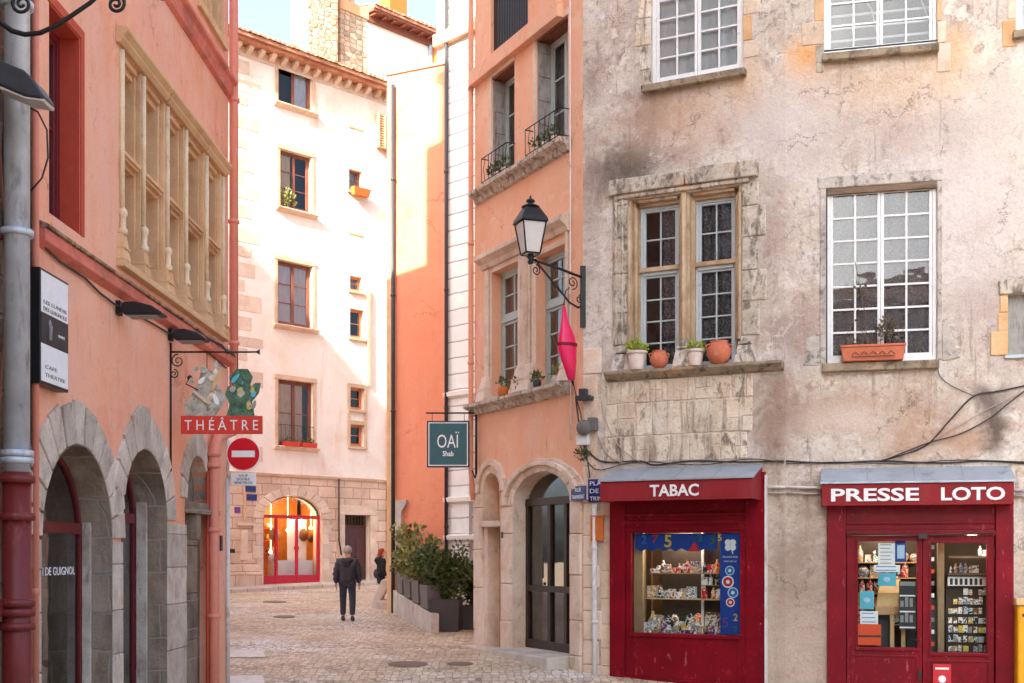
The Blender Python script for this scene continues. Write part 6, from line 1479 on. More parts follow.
# horizontal pipe run between the shops and render band
for (fr_, pts) in ((R1, [(768, 487), (785, 487)]), (R2, [(786, 487), (822, 488)]), (R2, [(1014, 490), (1060, 490)])):
    for dy, rad, mt in ((0, .022, 'white_pipe'), (6, .016, 'cable_pale')):
        pp = [(fr_.u(p, -.04), -.04, fr_.z(p, q + dy, -.04)) for p, q in pts]; pipe(rh, pp, rad, mt, frame=fr_, name='service_pipe', n=8)
pipe(rh, [(u1f(594.5, -.09), -.09, z1f(594, 504)), (u1f(594.5, -.09), -.09, gR - .3)], .038, 'white_pipe', collars=(1.2, 2.4))

# --- shopfront builder
def awning(fr_, px0, px1, ytop_back, yfront_top, yfront_bot, p, word, label, right_px, words_x, gap=0, name='awning'):
    t = root(name, fr_, label, 'awning', 'shop awnings on the plaster house')
    a, b = fr_.u(px0, -p), fr_.u(px1, -p); pm = (px0 + px1) / 2
    zb_ = fr_.z(pm, ytop_back); zf = fr_.z(pm, yfront_top, -p); zl = fr_.z(pm, yfront_bot, -p)
    mb = MB(); mb.hexa([(a - .03, -p - .03, zf), (b + .03, -p - .03, zf), (a - .0, -.0, zb_ - .04), (b + .0, -.0, zb_ - .04), (a - .03, -p - .03, zf + .03), (b + .03, -p - .03, zf + .03), (a, -.0, zb_), (b, 0, zb_)])
    for i in range(1, 4):
        x = a + (b - a) * i / 4; mb.hexa([(x - .01, -p - .03, zf + .03), (x + .01, -p - .03, zf + .03), (x - .01, 0, zb_), (x + .01, 0, zb_), (x - .01, -p - .03, zf + .045), (x + .01, -p - .03, zf + .045), (x - .01, 0, zb_ + .015), (x + .01, 0, zb_ + .015)])
    mk('zinc_top', mb, M_['zinc'], t, bevel=.005)
    mb = MB(); mb.box(a, b, -p, -p + .04, zl, zf - .004); mb.prism([(a, zl), (b, zl), (b, zl + .02), (a, zl + .02)], -p - .01, -p)
    for x0, x1 in ((a, a + .03), (b - .03, b)):
        mb.hexa([(x0, -p + .04, zl), (x1, -p + .04, zl), (x0, -.001, zl), (x1, -.001, zl), (x0, -p + .04, zf - .004), (x1, -p + .04, zf - .004), (x0, -.001, zb_ - .045), (x1, -.001, zb_ - .045)])
    mb.box(a, b, -p + .0, -p + .03, zf - .05, zf - .004) if False else None
    mk('fascia', mb, M_['awning_red'], t, bevel=.006)
    for s, x0p, x1p in words_x:
        xa, xb = fr_.u(x0p, -p), fr_.u(x1p, -p); hh = (zf - zl) * .60
        text(s, t, M_['lettering'], (xa + xb) / 2, -p - .012, zl + (zf - zl) * .19, w=xb - xa, h=hh, bold=.025)
    return zl, zf
awning(R1, 600, 752, 467, 480, 500, .62, 'TABAC', 'shorter faded red awning with zinc top, lettered TABAC', 0, [('TABAC', 650, 699)])
awning(R2, 822, 1014, 467, 483, 505, .35, '', 'longer faded red awning with zinc top, lettered PRESSE LOTO', 0, [('PRESSE', 831, 919), ('LOTO', 941, 1005)])
def yz(fr_, px, py, y=-.03): return fr_.z(px, py, y)

# TABAC shopfront
t = root('tobacco_shopfront', R1, 'crimson shopfront with one display window under the TABAC awning', 'shopfront')
a, b = SA[0] + .002, SA[1] - .002; zT = SA[3] - .003; zB = gR - .2; y = -.04
g0, g1_ = u1f(631, y), u1f(740, y); gz0, gz1 = z1f(685, 634, y), z1f(685, 533, y)
mb = MB()
mb.box(a, g0 - .10, y - .03, .1, zB, zT); mb.box(g1_ + .10, b, y - .03, .1, zB, zT)           # pilasters
mb.box(g0 - .099, g0, y, .1, zB, gz1 + .0); mb.box(g1_, g1_ + .099, y, .1, zB, gz1)
mb.box(g0 - .099, g1_ + .099, y, .1, gz1 + .001, zT)
mb.box(g0 - .099, g1_ + .099, y - .03, y - .001, gz1 + .14, gz1 + .2); mb.box(g0 - .099, g1_ + .099, y - .045, y - .001, gz1 + .27, gz1 + .31); mb.box(g0 - .099, g1_ + .099, y - .02, y - .001, gz1 + .04, gz1 + .08)
mb.box(g0, g1_, y, .1, zB, gz0 - .06); mb.box(g0 - .02, g1_ + .02, y - .035, .1, gz0 - .059, gz0 - .001)
mb.box(g0 + .0, g1_ - .0, y - .03, y - .001, z1f(690, 680, y) - .04, z1f(690, 680, y)); mb.box(g0, g0 + .03, y - .012, y - .001, zB, gz0 - .07); mb.box(g1_ - .03, g1_, y - .012, y - .001, zB, gz0 - .07)
mk('frame', mb, M_['shop_red'], t, bevel=.008)
mb = MB(); mb.box(b + .0015, b + .03, -.09, -.002, zB, zT - .05); mk('pale_edge_strip', mb, M_['white_pipe'], t)
g = MB(); g.quad((g0, y + .05, gz0 - .01), (g1_, y + .05, gz0 - .01), (g1_, y + .05, gz1 + .01), (g0, y + .05, gz1 + .01)); mk('pane', g, M_['shop_glass'], t)
text('nº 12', t, M_['awning_red'], (g0 + g1_) / 2, y - .002, gz1 + .09, w=.14, h=.03) if False else None
D = 1.1
mb = MB(); mb.box(g0 - .3, g1_ + .3, D, D + .03, zB, gz1 + .4); mb.box(g0 - .08, g0 - .05, .11, D, zB, gz1 + .3); mb.box(g1_ + .2, g1_ + .23, .11, D, zB, gz1 + .3); mb.box(g0 - .05, g1_ + .2, .11, D, gz1 + .25, gz1 + .28); mb.box(g0 - .05, g1_ + .2, .11, D, gz0 - .10, gz0 - .04); mk('display_lining', mb, M_['shop_cream'], t)
mb = MB(); mb.box(g0 + .28, g1_ - .5, D - .42, D - .01, gz0, gz1 + .1); mb.box(g1_ - .42, g1_ + .1, D - .35, D - .01, gz0, gz1 - .1); mk('dark_cabinet', mb, M_['shop_dark'], t)
tab_shelf = [(g0 + .18, g1_ - .30, .45, .60), (g0 + .12, g1_ - .28, .45, .34)]
for i, (s0, s1, yy, fz) in enumerate(tab_shelf):
    zz = gz0 + (gz1 - gz0) * fz; mb = MB(); mb.box(s0, s1, yy - .13, yy + .13, zz - .015, zz); mk('shelf', mb, M_['shelf_wood'] if i else M_['glass_edge'] if 'glass_edge' in M_ else M_['shop_cream'], t)
mb = MB(); mb.box(g0 + (g1_ - g0) * .54, g0 + (g1_ - g0) * .54 + .04, .62, .66, gz0, gz1 + .1); mk('shelf_post', mb, M_['white'], t)
mb = MB(); mb.box(g0 - .04, g0 + .14, .12, .16, gz0, gz1 + .1); mk('cream_side_panel', mb, M_['shop_cream'], t)
# display goods
MIXN = [k for k, _ in PAPER]
def good(kind, x, yy, z, s, mt, fr_, label, grp, rot=0):
    mb = MB()
    if kind == 'box': mb.box(-s * .5, s * .5, -s * .25, s * .25, 0, s * 1.2)
    elif kind == 'bottle': mb.lathe([(s * .3, 0), (s * .32, s * .9), (s * .12, s * 1.2), (s * .12, s * 1.5)], 0, 0, 0, 10)
    elif kind == 'ball': mb.ball((0, 0, s * .45), s * .45, 6); mb.lathe([(s * .25, 0), (s * .3, .02)], 0, 0, 0, 10)
    elif kind == 'packet': mb.hexa([(-s * .5, -.02, 0), (s * .5, -.02, 0), (-s * .5, .02, 0), (s * .5, .02, 0), (-s * .45, .05, s * .8), (s * .45, .05, s * .8), (-s * .45, .08, s * .8), (s * .45, .08, s * .8)])
    elif kind == 'tray': mb.hexa([(-s * .5, -s * .3, 0), (s * .5, -s * .3, 0), (-s * .5, s * .3, 0), (s * .5, s * .3, 0), (-s * .65, -s * .4, s * .5), (s * .65, -s * .4, s * .5), (-s * .65, s * .4, s * .5), (s * .65, s * .4, s * .5)])
    c_, s_ = math.cos(rot), math.sin(rot)
    mb.v = [Vector((x + v.x * c_ - v.y * s_, yy + v.x * s_ + v.y * c_, z + v.z)) for v in mb.v]
    nm = {'box': 'box', 'bottle': 'bottle', 'ball': 'jar', 'packet': 'packet', 'tray': 'tray'}[kind]
    return mk(nm, mb, M_['g_' + mt], frame=fr_, bevel=.003, label=label, cat=nm, group=grp)
W_ = g1_ - g0
z2_ = gz0 + (gz1 - gz0) * .34
x = g0 + .2
while x < g0 + W_ * .52:
    s = U(.10, .17); mt = random.choice(['paper_brown', 'paper_tan', 'paper_black', 'paper_grey', 'paper_white']); kd = random.choice(['packet', 'box', 'box', 'tray'])
    good(kd, x, .40 + U(-.03, .03), z2_, s, mt, R1, 'small brown or dark item crowded on the middle shelf of the tabac window', 'goods on the tabac middle shelf', U(-.4, .4)); 
    if R() < .5: good('packet', x + .03, .48, z2_, s * 1.5, random.choice(['paper_brown', 'paper_tan']), R1, 'small brown or dark item crowded on the middle shelf of the tabac window', 'goods on the tabac middle shelf', U(-.4, .4))
    x += s * .8
x = g0 + W_ * .62
for zz in (.34, .48, .60):
    x = g0 + W_ * .60
    while x < g0 + W_ * .80:
        s = U(.08, .12); good(random.choice(['bottle', 'box', 'bottle']), x, .46, gz0 + (gz1 - gz0) * zz, s * 1.3, random.choice(['paper_red', 'paper_orange', 'paper_red', 'paper_black', 'paper_white']), R1, 'small red or dark item on the right rack of the tabac window', 'goods on the tabac right rack'); x += s * 1.2
mb = MB()
for zz in (.34, .48, .60): mb.box(g0 + W_ * .57, g0 + W_ * .83, .42, .6, gz0 + (gz1 - gz0) * zz - .012, gz0 + (gz1 - gz0) * zz - .001)
mk('rack_shelf', mb, M_['shop_cream'], t)
for i in range(24):
    x = g0 + .06 + i * W_ * .76 / 24; s = U(.09, .18); kd = ['packet', 'ball', 'box', 'tray', 'bottle'][i * 7 % 5]
    mt = ['paper_purple', 'paper_white', 'paper_yellow', 'paper_grey', 'paper_black', 'paper_white', 'paper_tan'][i * 5 % 7]
    good(kd, x, .22 + U(0, .1), gz0 - .04, s, mt, R1, 'small object in the bottom row of the tabac window display', 'bottom row goods of the tabac window', U(-.5, .5))
for i in range(15):
    x = g0 + .15 + i * W_ * .72 / 15; s = U(.15, .24)
    good(['ball', 'tray', 'packet'][i % 3], x, .5 + U(0, .1), gz0 - .04, s * 1.2, ['paper_grey', 'paper_white', 'paper_yellow', 'paper_black'][i % 4], R1, 'larger object behind the bottom row of the tabac window display', 'second row goods of the tabac window', U(-.5, .5))
for i in range(12):
    x = g0 + .24 + i * W_ * .46 / 12; s = U(.10, .17); good(random.choice(['box', 'packet', 'bottle', 'tray']), x, .45, gz0 + (gz1 - gz0) * .60, s, random.choice(['paper_brown', 'paper_tan', 'paper_white', 'paper_red', 'paper_grey']), R1, 'small packet or bottle on the upper shelf of the tabac window', 'goods on the tabac upper shelf', U(-.4, .4))
for i in range(10):
    x = g0 + .1 + i * W_ * .74 / 10; s = U(.2, .3); good(random.choice(['box', 'packet', 'bottle']), x, .72, gz0 - .04, s, random.choice(['paper_brown', 'paper_tan', 'paper_grey', 'paper_black', 'paper_white', 'paper_orange']), R1, 'tall item at the back of the tabac window floor', 'tall back goods of the tabac window', U(-.4, .4))
# bunting banner with numbers, blue lottery strip
bn = root('banner', R1, 'blue paper banner with coloured numbers hung along the top of the tabac window', 'banner')
bz1 = gz1 - .005; bz0 = gz1 - (gz1 - gz0) * .17
mb = MB(); 
for i in range(7):
    x0 = g0 + .05 + i * W_ * .76 / 7; x1 = x0 + W_ * .76 / 7; mb.add([(x0, .03, bz1), (x1, .03, bz1), (x1, .03, bz0 + .03), ((x0 + x1) / 2, .03, bz0 - .02), (x0, .03, bz0 + .03)], [(0, 4, 3, 2, 1)])
mk('paper', mb, M_['paper_deep_blue'], bn, solid=.002)
for s, px, mt, hh in (('2', 644, 'paper_blue', .14), ('7', 655, 'paper_red', .13), ('5', 668, 'paper_yellow', .20), ('2', 700, 'paper_green', .11), ('3', 712, 'paper_green', .15), ('5', 720, 'paper_yellow', .10)): text(s, bn, M_[mt], u1f(px, .02), .02, bz1 - hh - .02, h=hh, bold=.02)
mb = MB(); x = u1f(694, .02); mb.prism([(x - .09, bz0 - .02), (x + .10, bz0 - .02), (x + .01, bz0 + .14)], .016, .02); mk('pink_triangle', mb, M_['paper_red'], bn)
ls = root('lottery_strip', R1, 'tall deep blue poster strip with clover, round emblems and numbers in the tabac window', 'poster')
s0, s1 = g0 + W_ * .815, g1_ - .004
mb = MB(); mb.box(s0, s1, .018, .026, gz0 + .01, gz1 - .006); mk('sheet', mb, M_['paper_deep_blue'], ls)
cx = (s0 + s1) / 2; HH = gz1 - gz0; mb = MB()
for i in range(4):
    a_ = PI / 4 + i * PI / 2; mb.v and None; n0 = MB(); n0.disc(cx + .055 * math.cos(a_), .0165, gz1 - HH * .12 + .055 * math.sin(a_), .05, 14); mb.join(n0)
mb.tube([(cx, .0165, gz1 - HH * .12), (cx + .04, .0165, gz1 - HH * .21)], .008, 5); mk('clover', mb, M_['white'], ls)
text('FRANCAISE', ls, M_['white'], cx, .0165, gz1 - HH * .245, w=.24, h=.028, ext=.001); text('DES JEUX', ls, M_['white'], cx, .0165, gz1 - HH * .29, w=.2, h=.028, ext=.001)
for i, (ox, fz, rr_2, m1, m2) in enumerate(((-.01, .37, .075, 'paper_pale_blue', 'paper_blue'), (-.04, .48, .095, 'white', 'paper_red'), (.04, .585, .085, 'paper_pale_blue', 'paper_blue'), (0, .68, .07, 'white', 'paper_red'))):
    yb = .0165 - i * .0012
    m_ = MB(); m_.disc(cx + ox, yb, gz1 - HH * fz, rr_2, 24); o = mk('round_emblem', m_, M_[m1], ls); m_ = MB(); m_.disc(cx + ox, yb - .0006, gz1 - HH * fz, rr_2 * .78, 24); mk('emblem_face', m_, M_[m2], o)
    m_ = MB(); m_.disc(cx + ox, yb - .001, gz1 - HH * fz, rr_2 * .32, 16); mk('emblem_centre', m_, M_['white'], o)
text('5', ls, M_['paper_purple'], s0 + .08, .0165, gz0 + HH * .07, h=.16, bold=.01); text('2', ls, M_['paper_yellow'], s1 - .08, .0165, gz0 + HH * .14, h=.11, bold=.01); text('7', ls, M_['paper_green'], s1 - .09, .0165, gz0 + HH * .02, h=.1, bold=.01)

# PRESSE LOTO shopfront
t = root('newsagent_shopfront', R2, 'crimson double door shopfront under the PRESSE LOTO awning', 'shopfront')
a, b = SB[0] + .002, SB[1] - .002; zT = SB[3] - .003; zB = gR - .25; y = -.04
d0, d1, dm_ = u2f(848, y), u2f(993, y), u2f(922.5, y); zd = z2f(920, 537, y)
mb = MB()
mb.box(a, d0 - .03, y - .04, .1, zB, zT); mb.box(d1 + .03, b, y - .04, .1, zB, zT)
mb.box(d0 - .029, d1 + .029, y, .1, zd + .10, zT); mb.box(d0 - .029, d1 + .029, y - .05, .1, zd + .03, zd + .099); mb.box(d0 - .029, d1 + .029, y - .03, y - .001, zd + .19, zd + .22)
mk('frame', mb, M_['shop_red'], t, bevel=.008)
lv = []
for k, (l0, l1, gp, gb) in enumerate(((d0 - .02, dm_ - .004, (858, 917, 541), 648), (dm_ + .004, d1 + .02, (931, 987, 543), 652))):
    e0, e1 = u2f(gp[0], y + .03), u2f(gp[1], y + .03); ez1 = z2f(920, gp[2], y + .03); ez0 = z2f(920, gb, y + .03)
    mb = MB(); mb.box(l0, e0, y + .02, .09, zB, zd + .02); mb.box(e1, l1, y + .02, .09, zB, zd + .02); mb.box(e0, e1, y + .02, .09, ez1, zd + .02); mb.box(e0, e1, y + .02, .09, zB, ez0 - .05); mb.box(e0 - .04, e1 + .04, y - .005, .09, ez0 - .049, ez0 - .0)
    mb.box(e0 - .03, e0 - .001, y + .005, y + .019, ez0, ez1 + .03); mb.box(e1 + .001, e1 + .03, y + .005, y + .019, ez0, ez1 + .03); mb.box(e0, e1, y + .005, y + .019, ez1 + .001, ez1 + .03)
    mb.box(l0 + .06, l1 - .06, y + .008, y + .019, ez0 - .14, ez0 - .11); mb.box(l0 + .06, l0 + .09, y + .008, y + .019, zB, ez0 - .14); mb.box(l1 - .09, l1 - .06, y + .008, y + .019, zB, ez0 - .14)
    dl = mk('door_leaf', mb, M_['shop_red'], t, bevel=.007)
    g = MB(); g.quad((e0, .03, ez0), (e1, .03, ez0), (e1, .03, ez1), (e0, .03, ez1)); mk('pane', g, M_['shop_glass'], dl); lv.append((e0, e1, ez0, ez1, dl))
mb = MB(); uu_ = u2f(918, y); zz = z2f(918, 640, y); mb.tube([(uu_ - .1, y - .05, zz), (uu_ + .02, y - .05, zz), (uu_ + .02, y, zz)], .012, 8); mk('handle', mb, M_['iron'], lv[0][4])
mb = MB(); mb.box(uu_ - .0, uu_ + .05, y - .02, y + .019, z2f(920, 680, y), z2f(920, 670, y)); mk('lock', mb, M_['bronze'], lv[0][4])
mb = MB(); x0 = u2f(848, y - .05); x1 = u2f(995, y - .05); zz = zd + .065; mb.tube([(x0, y - .065, zz - .01), (dm_, y - .07, zz - .04), (x1, y - .065, zz)], .007, 6); mb.box(dm_ - .06, dm_ + .06, y - .075, y - .05, zz - .09, zz - .02); mk('security_bar', mb, M_['cable'], t)
D = 1.5
E0, E1 = lv[0][0], lv[1][1]
mb = MB(); mb.box(E0 - .3, E1 + .3, D, D + .03, zB, zT); mb.box(E0 - .3, E0 - .27, .11, D, zB, zT); mb.box(E1 + .27, E1 + .3, .11, D, zB, zT); mb.box(E0 - .27, E1 + .27, .11, D, zT - .02, zT); mb.box(E0 - .27, E1 + .27, .11, D, zB - .03, zB); mk('shop_lining', mb, M_['shop_dark'], t)
mb = MB(); e0, e1, ez0, ez1, _ = lv[1]
mb.box(e0 + .13, e0 + .22, .3, .45, zB, ez1 + .1)
mk('cream_post', mb, M_['shop_cream'], t)
# postcard rack filling the right pane
mb = MB(); mb.box(e0 + .28, e1 + .2, .62, .64, ez0 - .3, ez0 + (ez1 - ez0) * .62); mb.box(e0 + .3, e1 + .1, .5, .9, ez0 + (ez1 - ez0) * .7, ez0 + (ez1 - ez0) * .72); mb.box(e0 + .3, e1 + .1, .5, .9, ez0 + (ez1 - ez0) * .86, ez0 + (ez1 - ez0) * .88)
rk = mk('rack', mb, M_['shop_dark'], t)
for r_ in range(7):
    for c in range(8):
        if R() < .12: continue
        x = e0 + .31 + c * (e1 + .1 - e0 - .3) / 8; zz = ez0 - .02 + r_ * (ez1 - ez0) * .62 / 7; w = U(.05, .075); h = U(.07, .11)
        mb = MB(); mb.box(x, x + w, .585, .592, zz, zz + h); mb.box(x, x + w, .592, .615, zz - .01, zz)
        props(mk('postcard', mb, M_['g_' + random.choice(['paper_grey', 'paper_white', 'paper_black', 'paper_tan', 'paper_grey', 'paper_pale_blue', 'paper_brown', 'paper_yellow'])], frame=R2), 'small card on the dark rack behind the right door pane', 'card', 'cards on the newsagent rack')
for i in range(10):
    x = e0 + .36 + i * .07; good(random.choice(['box', 'packet', 'bottle']), x, .7, ez0 + (ez1 - ez0) * (.72 if i < 6 else .88), U(.06, .12), random.choice(['paper_tan', 'paper_white', 'paper_yellow', 'paper_grey']), R2, 'pale packet on the high shelves behind the right door pane', 'packets on the newsagent shelves')
mb = MB(); mb.box(e0 + .3, e0 + .85, .56, .575, ez0 + (ez1 - ez0) * .60, ez0 + (ez1 - ez0) * .685); nl = mk('notice_strip', mb, M_['paper_white'], t)
for i in range(7): 
    mb = MB(); mb.box(e0 + .33 + i * .07, e0 + .37 + i * .07, .553, .559, ez0 + (ez1 - ez0) * .61, ez0 + (ez1 - ez0) * .67); mk('dark_print', mb, M_['paper_black'], nl)
for i in range(9):
    m = MB(); zz = ez0 + (i + .5) * (ez1 - ez0) / 9; m.box(e0 + .01, e0 + .05, .034, .038, zz, zz + .06)
    props(mk('sticker', m, M_[['paper_orange', 'paper_white', 'paper_grey'][i % 3]], frame=R2), 'small sticker in the column down the left edge of the right door pane', 'sticker', 'stickers on the right door pane')
# posters on the left pane (pixel rectangles measured on the glass)
e0, e1, ez0, ez1, _ = lv[0]
PO = [((878, 543, 895, 565), 'paper_white', 'pale green white notice at the top of the left door pane'), ((895, 541, 906, 562), 'paper_deep_blue', 'dark blue sheet at the top right of the left door pane'),
      ((874, 565, 900, 572), 'paper_white', 'low white strip notice with dark symbols on the left door pane'), ((878, 573, 896, 586), 'paper_cyan', 'cyan card in the middle of the left door pane'),
      ((860, 591, 874, 609), 'paper_cyan', 'teal booklet at the left side of the left door pane'), ((860, 611, 878, 624), 'paper_white', 'white card with blue edge low on the left door pane'),
      ((858, 624, 881, 645), 'paper_orange', 'orange red poster in the bottom corner of the left door pane'), ((899, 581, 916, 629), 'paper_black', 'black poster with photographs at the right of the left door pane')]
for (x0, y0, x1, y1), mt, lb in PO:
    f0, f1 = u2f(x0, .05), u2f(x1, .05); h0, h1 = z2f(x0, y1, .05), z2f(x0, y0, .05)
    pr = root('poster', R2, lb, 'poster'); m = MB(); m.box(f0, f1, .045, .048, h0, h1); mk('sheet', m, M_[mt], pr)
    if mt == 'paper_black':
        for k in range(3):
            m = MB(); m.box(f0 + .01, f1 - .01, .0435, .0445, h0 + (h1 - h0) * (.02 + k * .33), h0 + (h1 - h0) * (.05 + k * .33)); mk('white_line', m, M_['white'], pr)
        m = MB()
        for k in range(6): xx = f0 + .02 + (k % 3) * .065; zq = h0 + (.1 if k < 3 else .33); m.box(xx, xx + .045, .0435, .0445, zq, zq + U(.08, .16))
        m.box(f0 + .01, f1 - .01, .0435, .0445, h1 - .07, h1 - .01); mk('grey_photo', m, M_['paper_grey'], pr)
    elif mt == 'paper_orange':
        m = MB(); m.box(f0 + .005, f1 - .005, .0435, .0445, h0 + .12, h0 + .15); mk('dark_band', m, M_['paper_black'], pr)
        text('LIVE', pr, M_['paper_black'], (f0 + f1) / 2, .0435, h1 - .09, w=.12, h=.05, ext=.001) if False else None
    elif mt == 'paper_deep_blue':
        m = MB(); m.box(f0 + .03, f1 - .02, .0435, .0445, h0 + .05, h1 - .06); mk('pale_picture', m, M_['paper_pale_blue'], pr)
    elif mt == 'paper_white':
        m = MB(); n = max(2, int((h1 - h0) / .05))
        for k in range(n): zq = h0 + (k + .4) * (h1 - h0) / n; m.box(f0 + .03, f1 - .03 - U(0, .04), .0435, .0445, zq, zq + .012)
        mk('print', m, M_['paper_grey' if y0 < 560 else 'paper_blue'], pr)
    else:
        m = MB(); m.ball(((f0 + f1) / 2, .0445, (h0 + h1) / 2), .04, 5, sy=.05, sx=1.3); mk('pale_picture', m, M_['paper_pale_blue'], pr)
# wooden stand and shop goods behind left pane
st_ = root('wooden_stand', R2, 'light wooden box stand with slanted top behind the left door pane', 'stand')
x0, x1 = u2f(876, .4), u2f(902, .4); zz0, zz1 = z2f(890, 606, .4), z2f(890, 586, .4)
mb = MB(); mb.hexa([(x0, .3, zz0), (x1, .3, zz0), (x0, .7, zz0), (x1, .7, zz0), (x0 + .02, .36, zz1 - .1), (x1, .36, zz1 - .1), (x0 + .1, .7, zz1 + .1), (x1, .7, zz1 + .1)]); mk('box', mb, M_['shelf_wood'], st_, bevel=.01)
mb = MB(); mb.box(x0 - .02, x1 + .02, .28, .72, zz0 - .13, zz0 - .001); mk('drawer', mb, M_['paper_tan'], st_, bevel=.01)
for (xx) in (x1 - .12, x1 + .04): 
    mb = MB(); mb.box(xx - .06, xx, .3, .36, zB, zz0 - .13); mk('leg', mb, M_['shelf_wood'], st_)
mb = MB(); mb.box(x0 + .03, x1 - .14, .5, .55, zB, zz0 - .14); mb.box(x1 + .08, x1 + .5, .5, .55, zB, zz0 + .1); mk('dark_panel', mb, M_['dark_grey'], st_)
mb = MB(); mb.box(e0 - .1, e1 + .1, 1.0, 1.03, zz0 + .1, ez1 + .2); mk('dark_shelf_back', mb, M_['shop_dark'], t)
for r_ in range(5):
    mb = MB(); zz = ez0 + .30 + r_ * .24; mb.box(e0 - .1, e1 + .1, .8, .99, zz - .015, zz); mk('shelf', mb, M_['shelf_wood'], t)
    x = e0 - .05
    while x < e1 + .05:
        s = U(.13, .22); good(random.choice(['bottle', 'box', 'ball', 'packet']), x, .88, zz, s, random.choice(['paper_black', 'paper_brown', 'paper_yellow', 'paper_red', 'paper_tan', 'paper_grey', 'paper_orange']), R2, 'dark or coloured article on the back shelves behind the left door pane', 'articles on the newsagent back shelves'); x += s * .85
pr = root('door_notice', R2, 'small red printed notice with a pale motif low on the right door leaf', 'notice')
f0, f1 = u2f(933, y), u2f(951, y); h1 = z2f(942, 664, y); h0 = z2f(942, 690, y)
m = MB(); m.box(f0, f1, y - .015, y - .008, h0, h1); mk('sheet', m, M_['paper_red'], pr)
m = MB(); m.ball(((f0 + f1) / 2, y - .016, h0 + .16), .055, 6, sy=.05); m.box(f0 + .03, f1 - .03, y - .018, y - .0155, h1 - .08, h1 - .05); mk('pale_motif', m, M_['white'], pr)
# shop lights
point(R1.w(g0 + W_ * .4, .55, gz1 + .12), 15, (1, .9, .72)); point(R2.w((e0 + e1) / 2, .6, ez1 + .25), 7, (1, .86, .66)); point(R2.w(lv[1][0] + .6, .3, lv[1][3] + .12), 9, (1, .82, .58))
for i, (fr_, u_, yy, zz) in enumerate(((R1, g0 + W_ * .4, .55, gz1 + .2), (R2, (e0 + e1) / 2, .6, ez1 + .33), (R2, lv[1][0] + .6, .3, lv[1][3] + .2))):
    m = MB(); m.lathe([(.05, 0), (.06, .04)], u_, yy, zz, 14); props(mk('ceiling_spot', m, M_['lamp_warm'], frame=fr_), ['lit spot in the ceiling of the tabac window', 'lit spot over the left door pane of the newsagent', 'lit spot over the right door pane of the newsagent'][i], 'lamp')

# ================================================================ flowerpots on the mullioned window sill
def pot(px, kind, label, s=1.0, plant=None):
    u_ = u1f(px, -.13); p = R1.w(u_, -.13, 0); t = root('flowerpot', at(p.x, p.y, zs_ + .001), label, 'flowerpot', 'pots on the mullioned window sill')
    mb = MB()
    if kind == 'tapered':
        mb.lathe([(.10 * s, 0), (.145 * s, .26 * s), (.14 * s, .26 * s), (.125 * s, .23 * s)], 0, 0, 0, 20, cap=False); mb.lathe([(.10 * s, 0), (.1 * s, .001)], 0, 0, 0, 20)
        po = mk('pot', mb, M_['pale_pot'], t); mb = MB(); mb.lathe([(.148 * s, 0), (.156 * s, .01), (.156 * s, .045), (.146 * s, .05)], 0, 0, .225 * s, 20); mk('rim', mb, M_['pale_pot'], po)
        mb = MB(); mb.lathe([(.12 * s, 0), (.12 * s, .01)], 0, 0, .22 * s, 16); mk('soil', mb, M_['soil'], t)
    else:
        mb.lathe([(.08 * s, 0), (.14 * s, .05 * s), (.18 * s, .14 * s), (.165 * s, .23 * s), (.125 * s, .29 * s), (.12 * s, .31 * s), (.135 * s, .33 * s), (.10 * s, .33 * s), (.1 * s, .28 * s)], 0, 0, 0, 24); po = mk('pot', mb, M_['terracotta'], t)
        mb = MB()
        for sx in (-1, 1): mb.tube([(sx * .125 * s, 0, .29 * s), (sx * .19 * s, 0, .27 * s), (sx * .175 * s, 0, .2 * s)], .014 * s, 6)
        mk('handle', mb, M_['terracotta'], po)
    if plant: mb = MB(); leaves(mb, (0, 0, .33 * s), (.19 * s, .15 * s, .10 * s), plant, .055); leaves(mb, (0, 0, .28 * s), (.17 * s, .14 * s, .08 * s), plant // 2, .05); mk('foliage', mb, M_['leaf_bright'], t)
pot(637, 'tapered', 'pale tapered flowerpot with bright yellow green plant, leftmost on the mullioned window sill', 1.08, 260)
pot(659, 'jar', 'smaller round terracotta jar between the two planted pots on the sill', .83)
pot(695.5, 'tapered', 'pale narrow flowerpot with small green plant right of the stone mullion', .9, 130)
pot(719, 'jar', 'largest round terracotta jar, at the right end of the mullioned window sill', 1.06)
# window box on the casement sill
c_ = WC[2]; fbx = root('window_box', R2, 'long terracotta trough with dry plants on the tall white casement window sill', 'window box')
a, b = u2f(841, -.12), u2f(905, -.12); z = c_ + .0
mb = MB(); mb.hexa([(a + .03, -.2, z), (b - .03, -.2, z), (a + .03, -.04, z), (b - .03, -.04, z), (a, -.22, z + .2), (b, -.22, z + .2), (a, -.03, z + .2), (b, -.03, z + .2)]); tr = mk('trough', mb, M_['terracotta'], fbx, bevel=.008)
mb = MB(); mb.box(a - .01, b + .01, -.235, -.02, z + .201, z + .235); mk('rim', mb, M_['terracotta'], tr, bevel=.006)
mb = MB()
for i in range(5): xx = a + (b - a) * (.22 + i * .14); mb.tube([(xx - .05, -.225, z + .08), (xx, -.228, z + .13), (xx + .05, -.225, z + .08)], .005, 5)
mb.box(a + .15, b - .15, -.228, -.222, z + .05, z + .06); mk('iron_holder', mb, M_['iron'], fbx)
mb = MB(); random.seed(11)
for i in range(26):
    xx = U(a + .06, b - .06); h = U(.08, .3); mb.tube([(xx, -.12, z + .2), (xx + U(-.05, .05), -.12, z + .2 + h * .6), (xx + U(-.1, .1), -.12 + U(-.05, .05), z + .2 + h)], .004, 4)
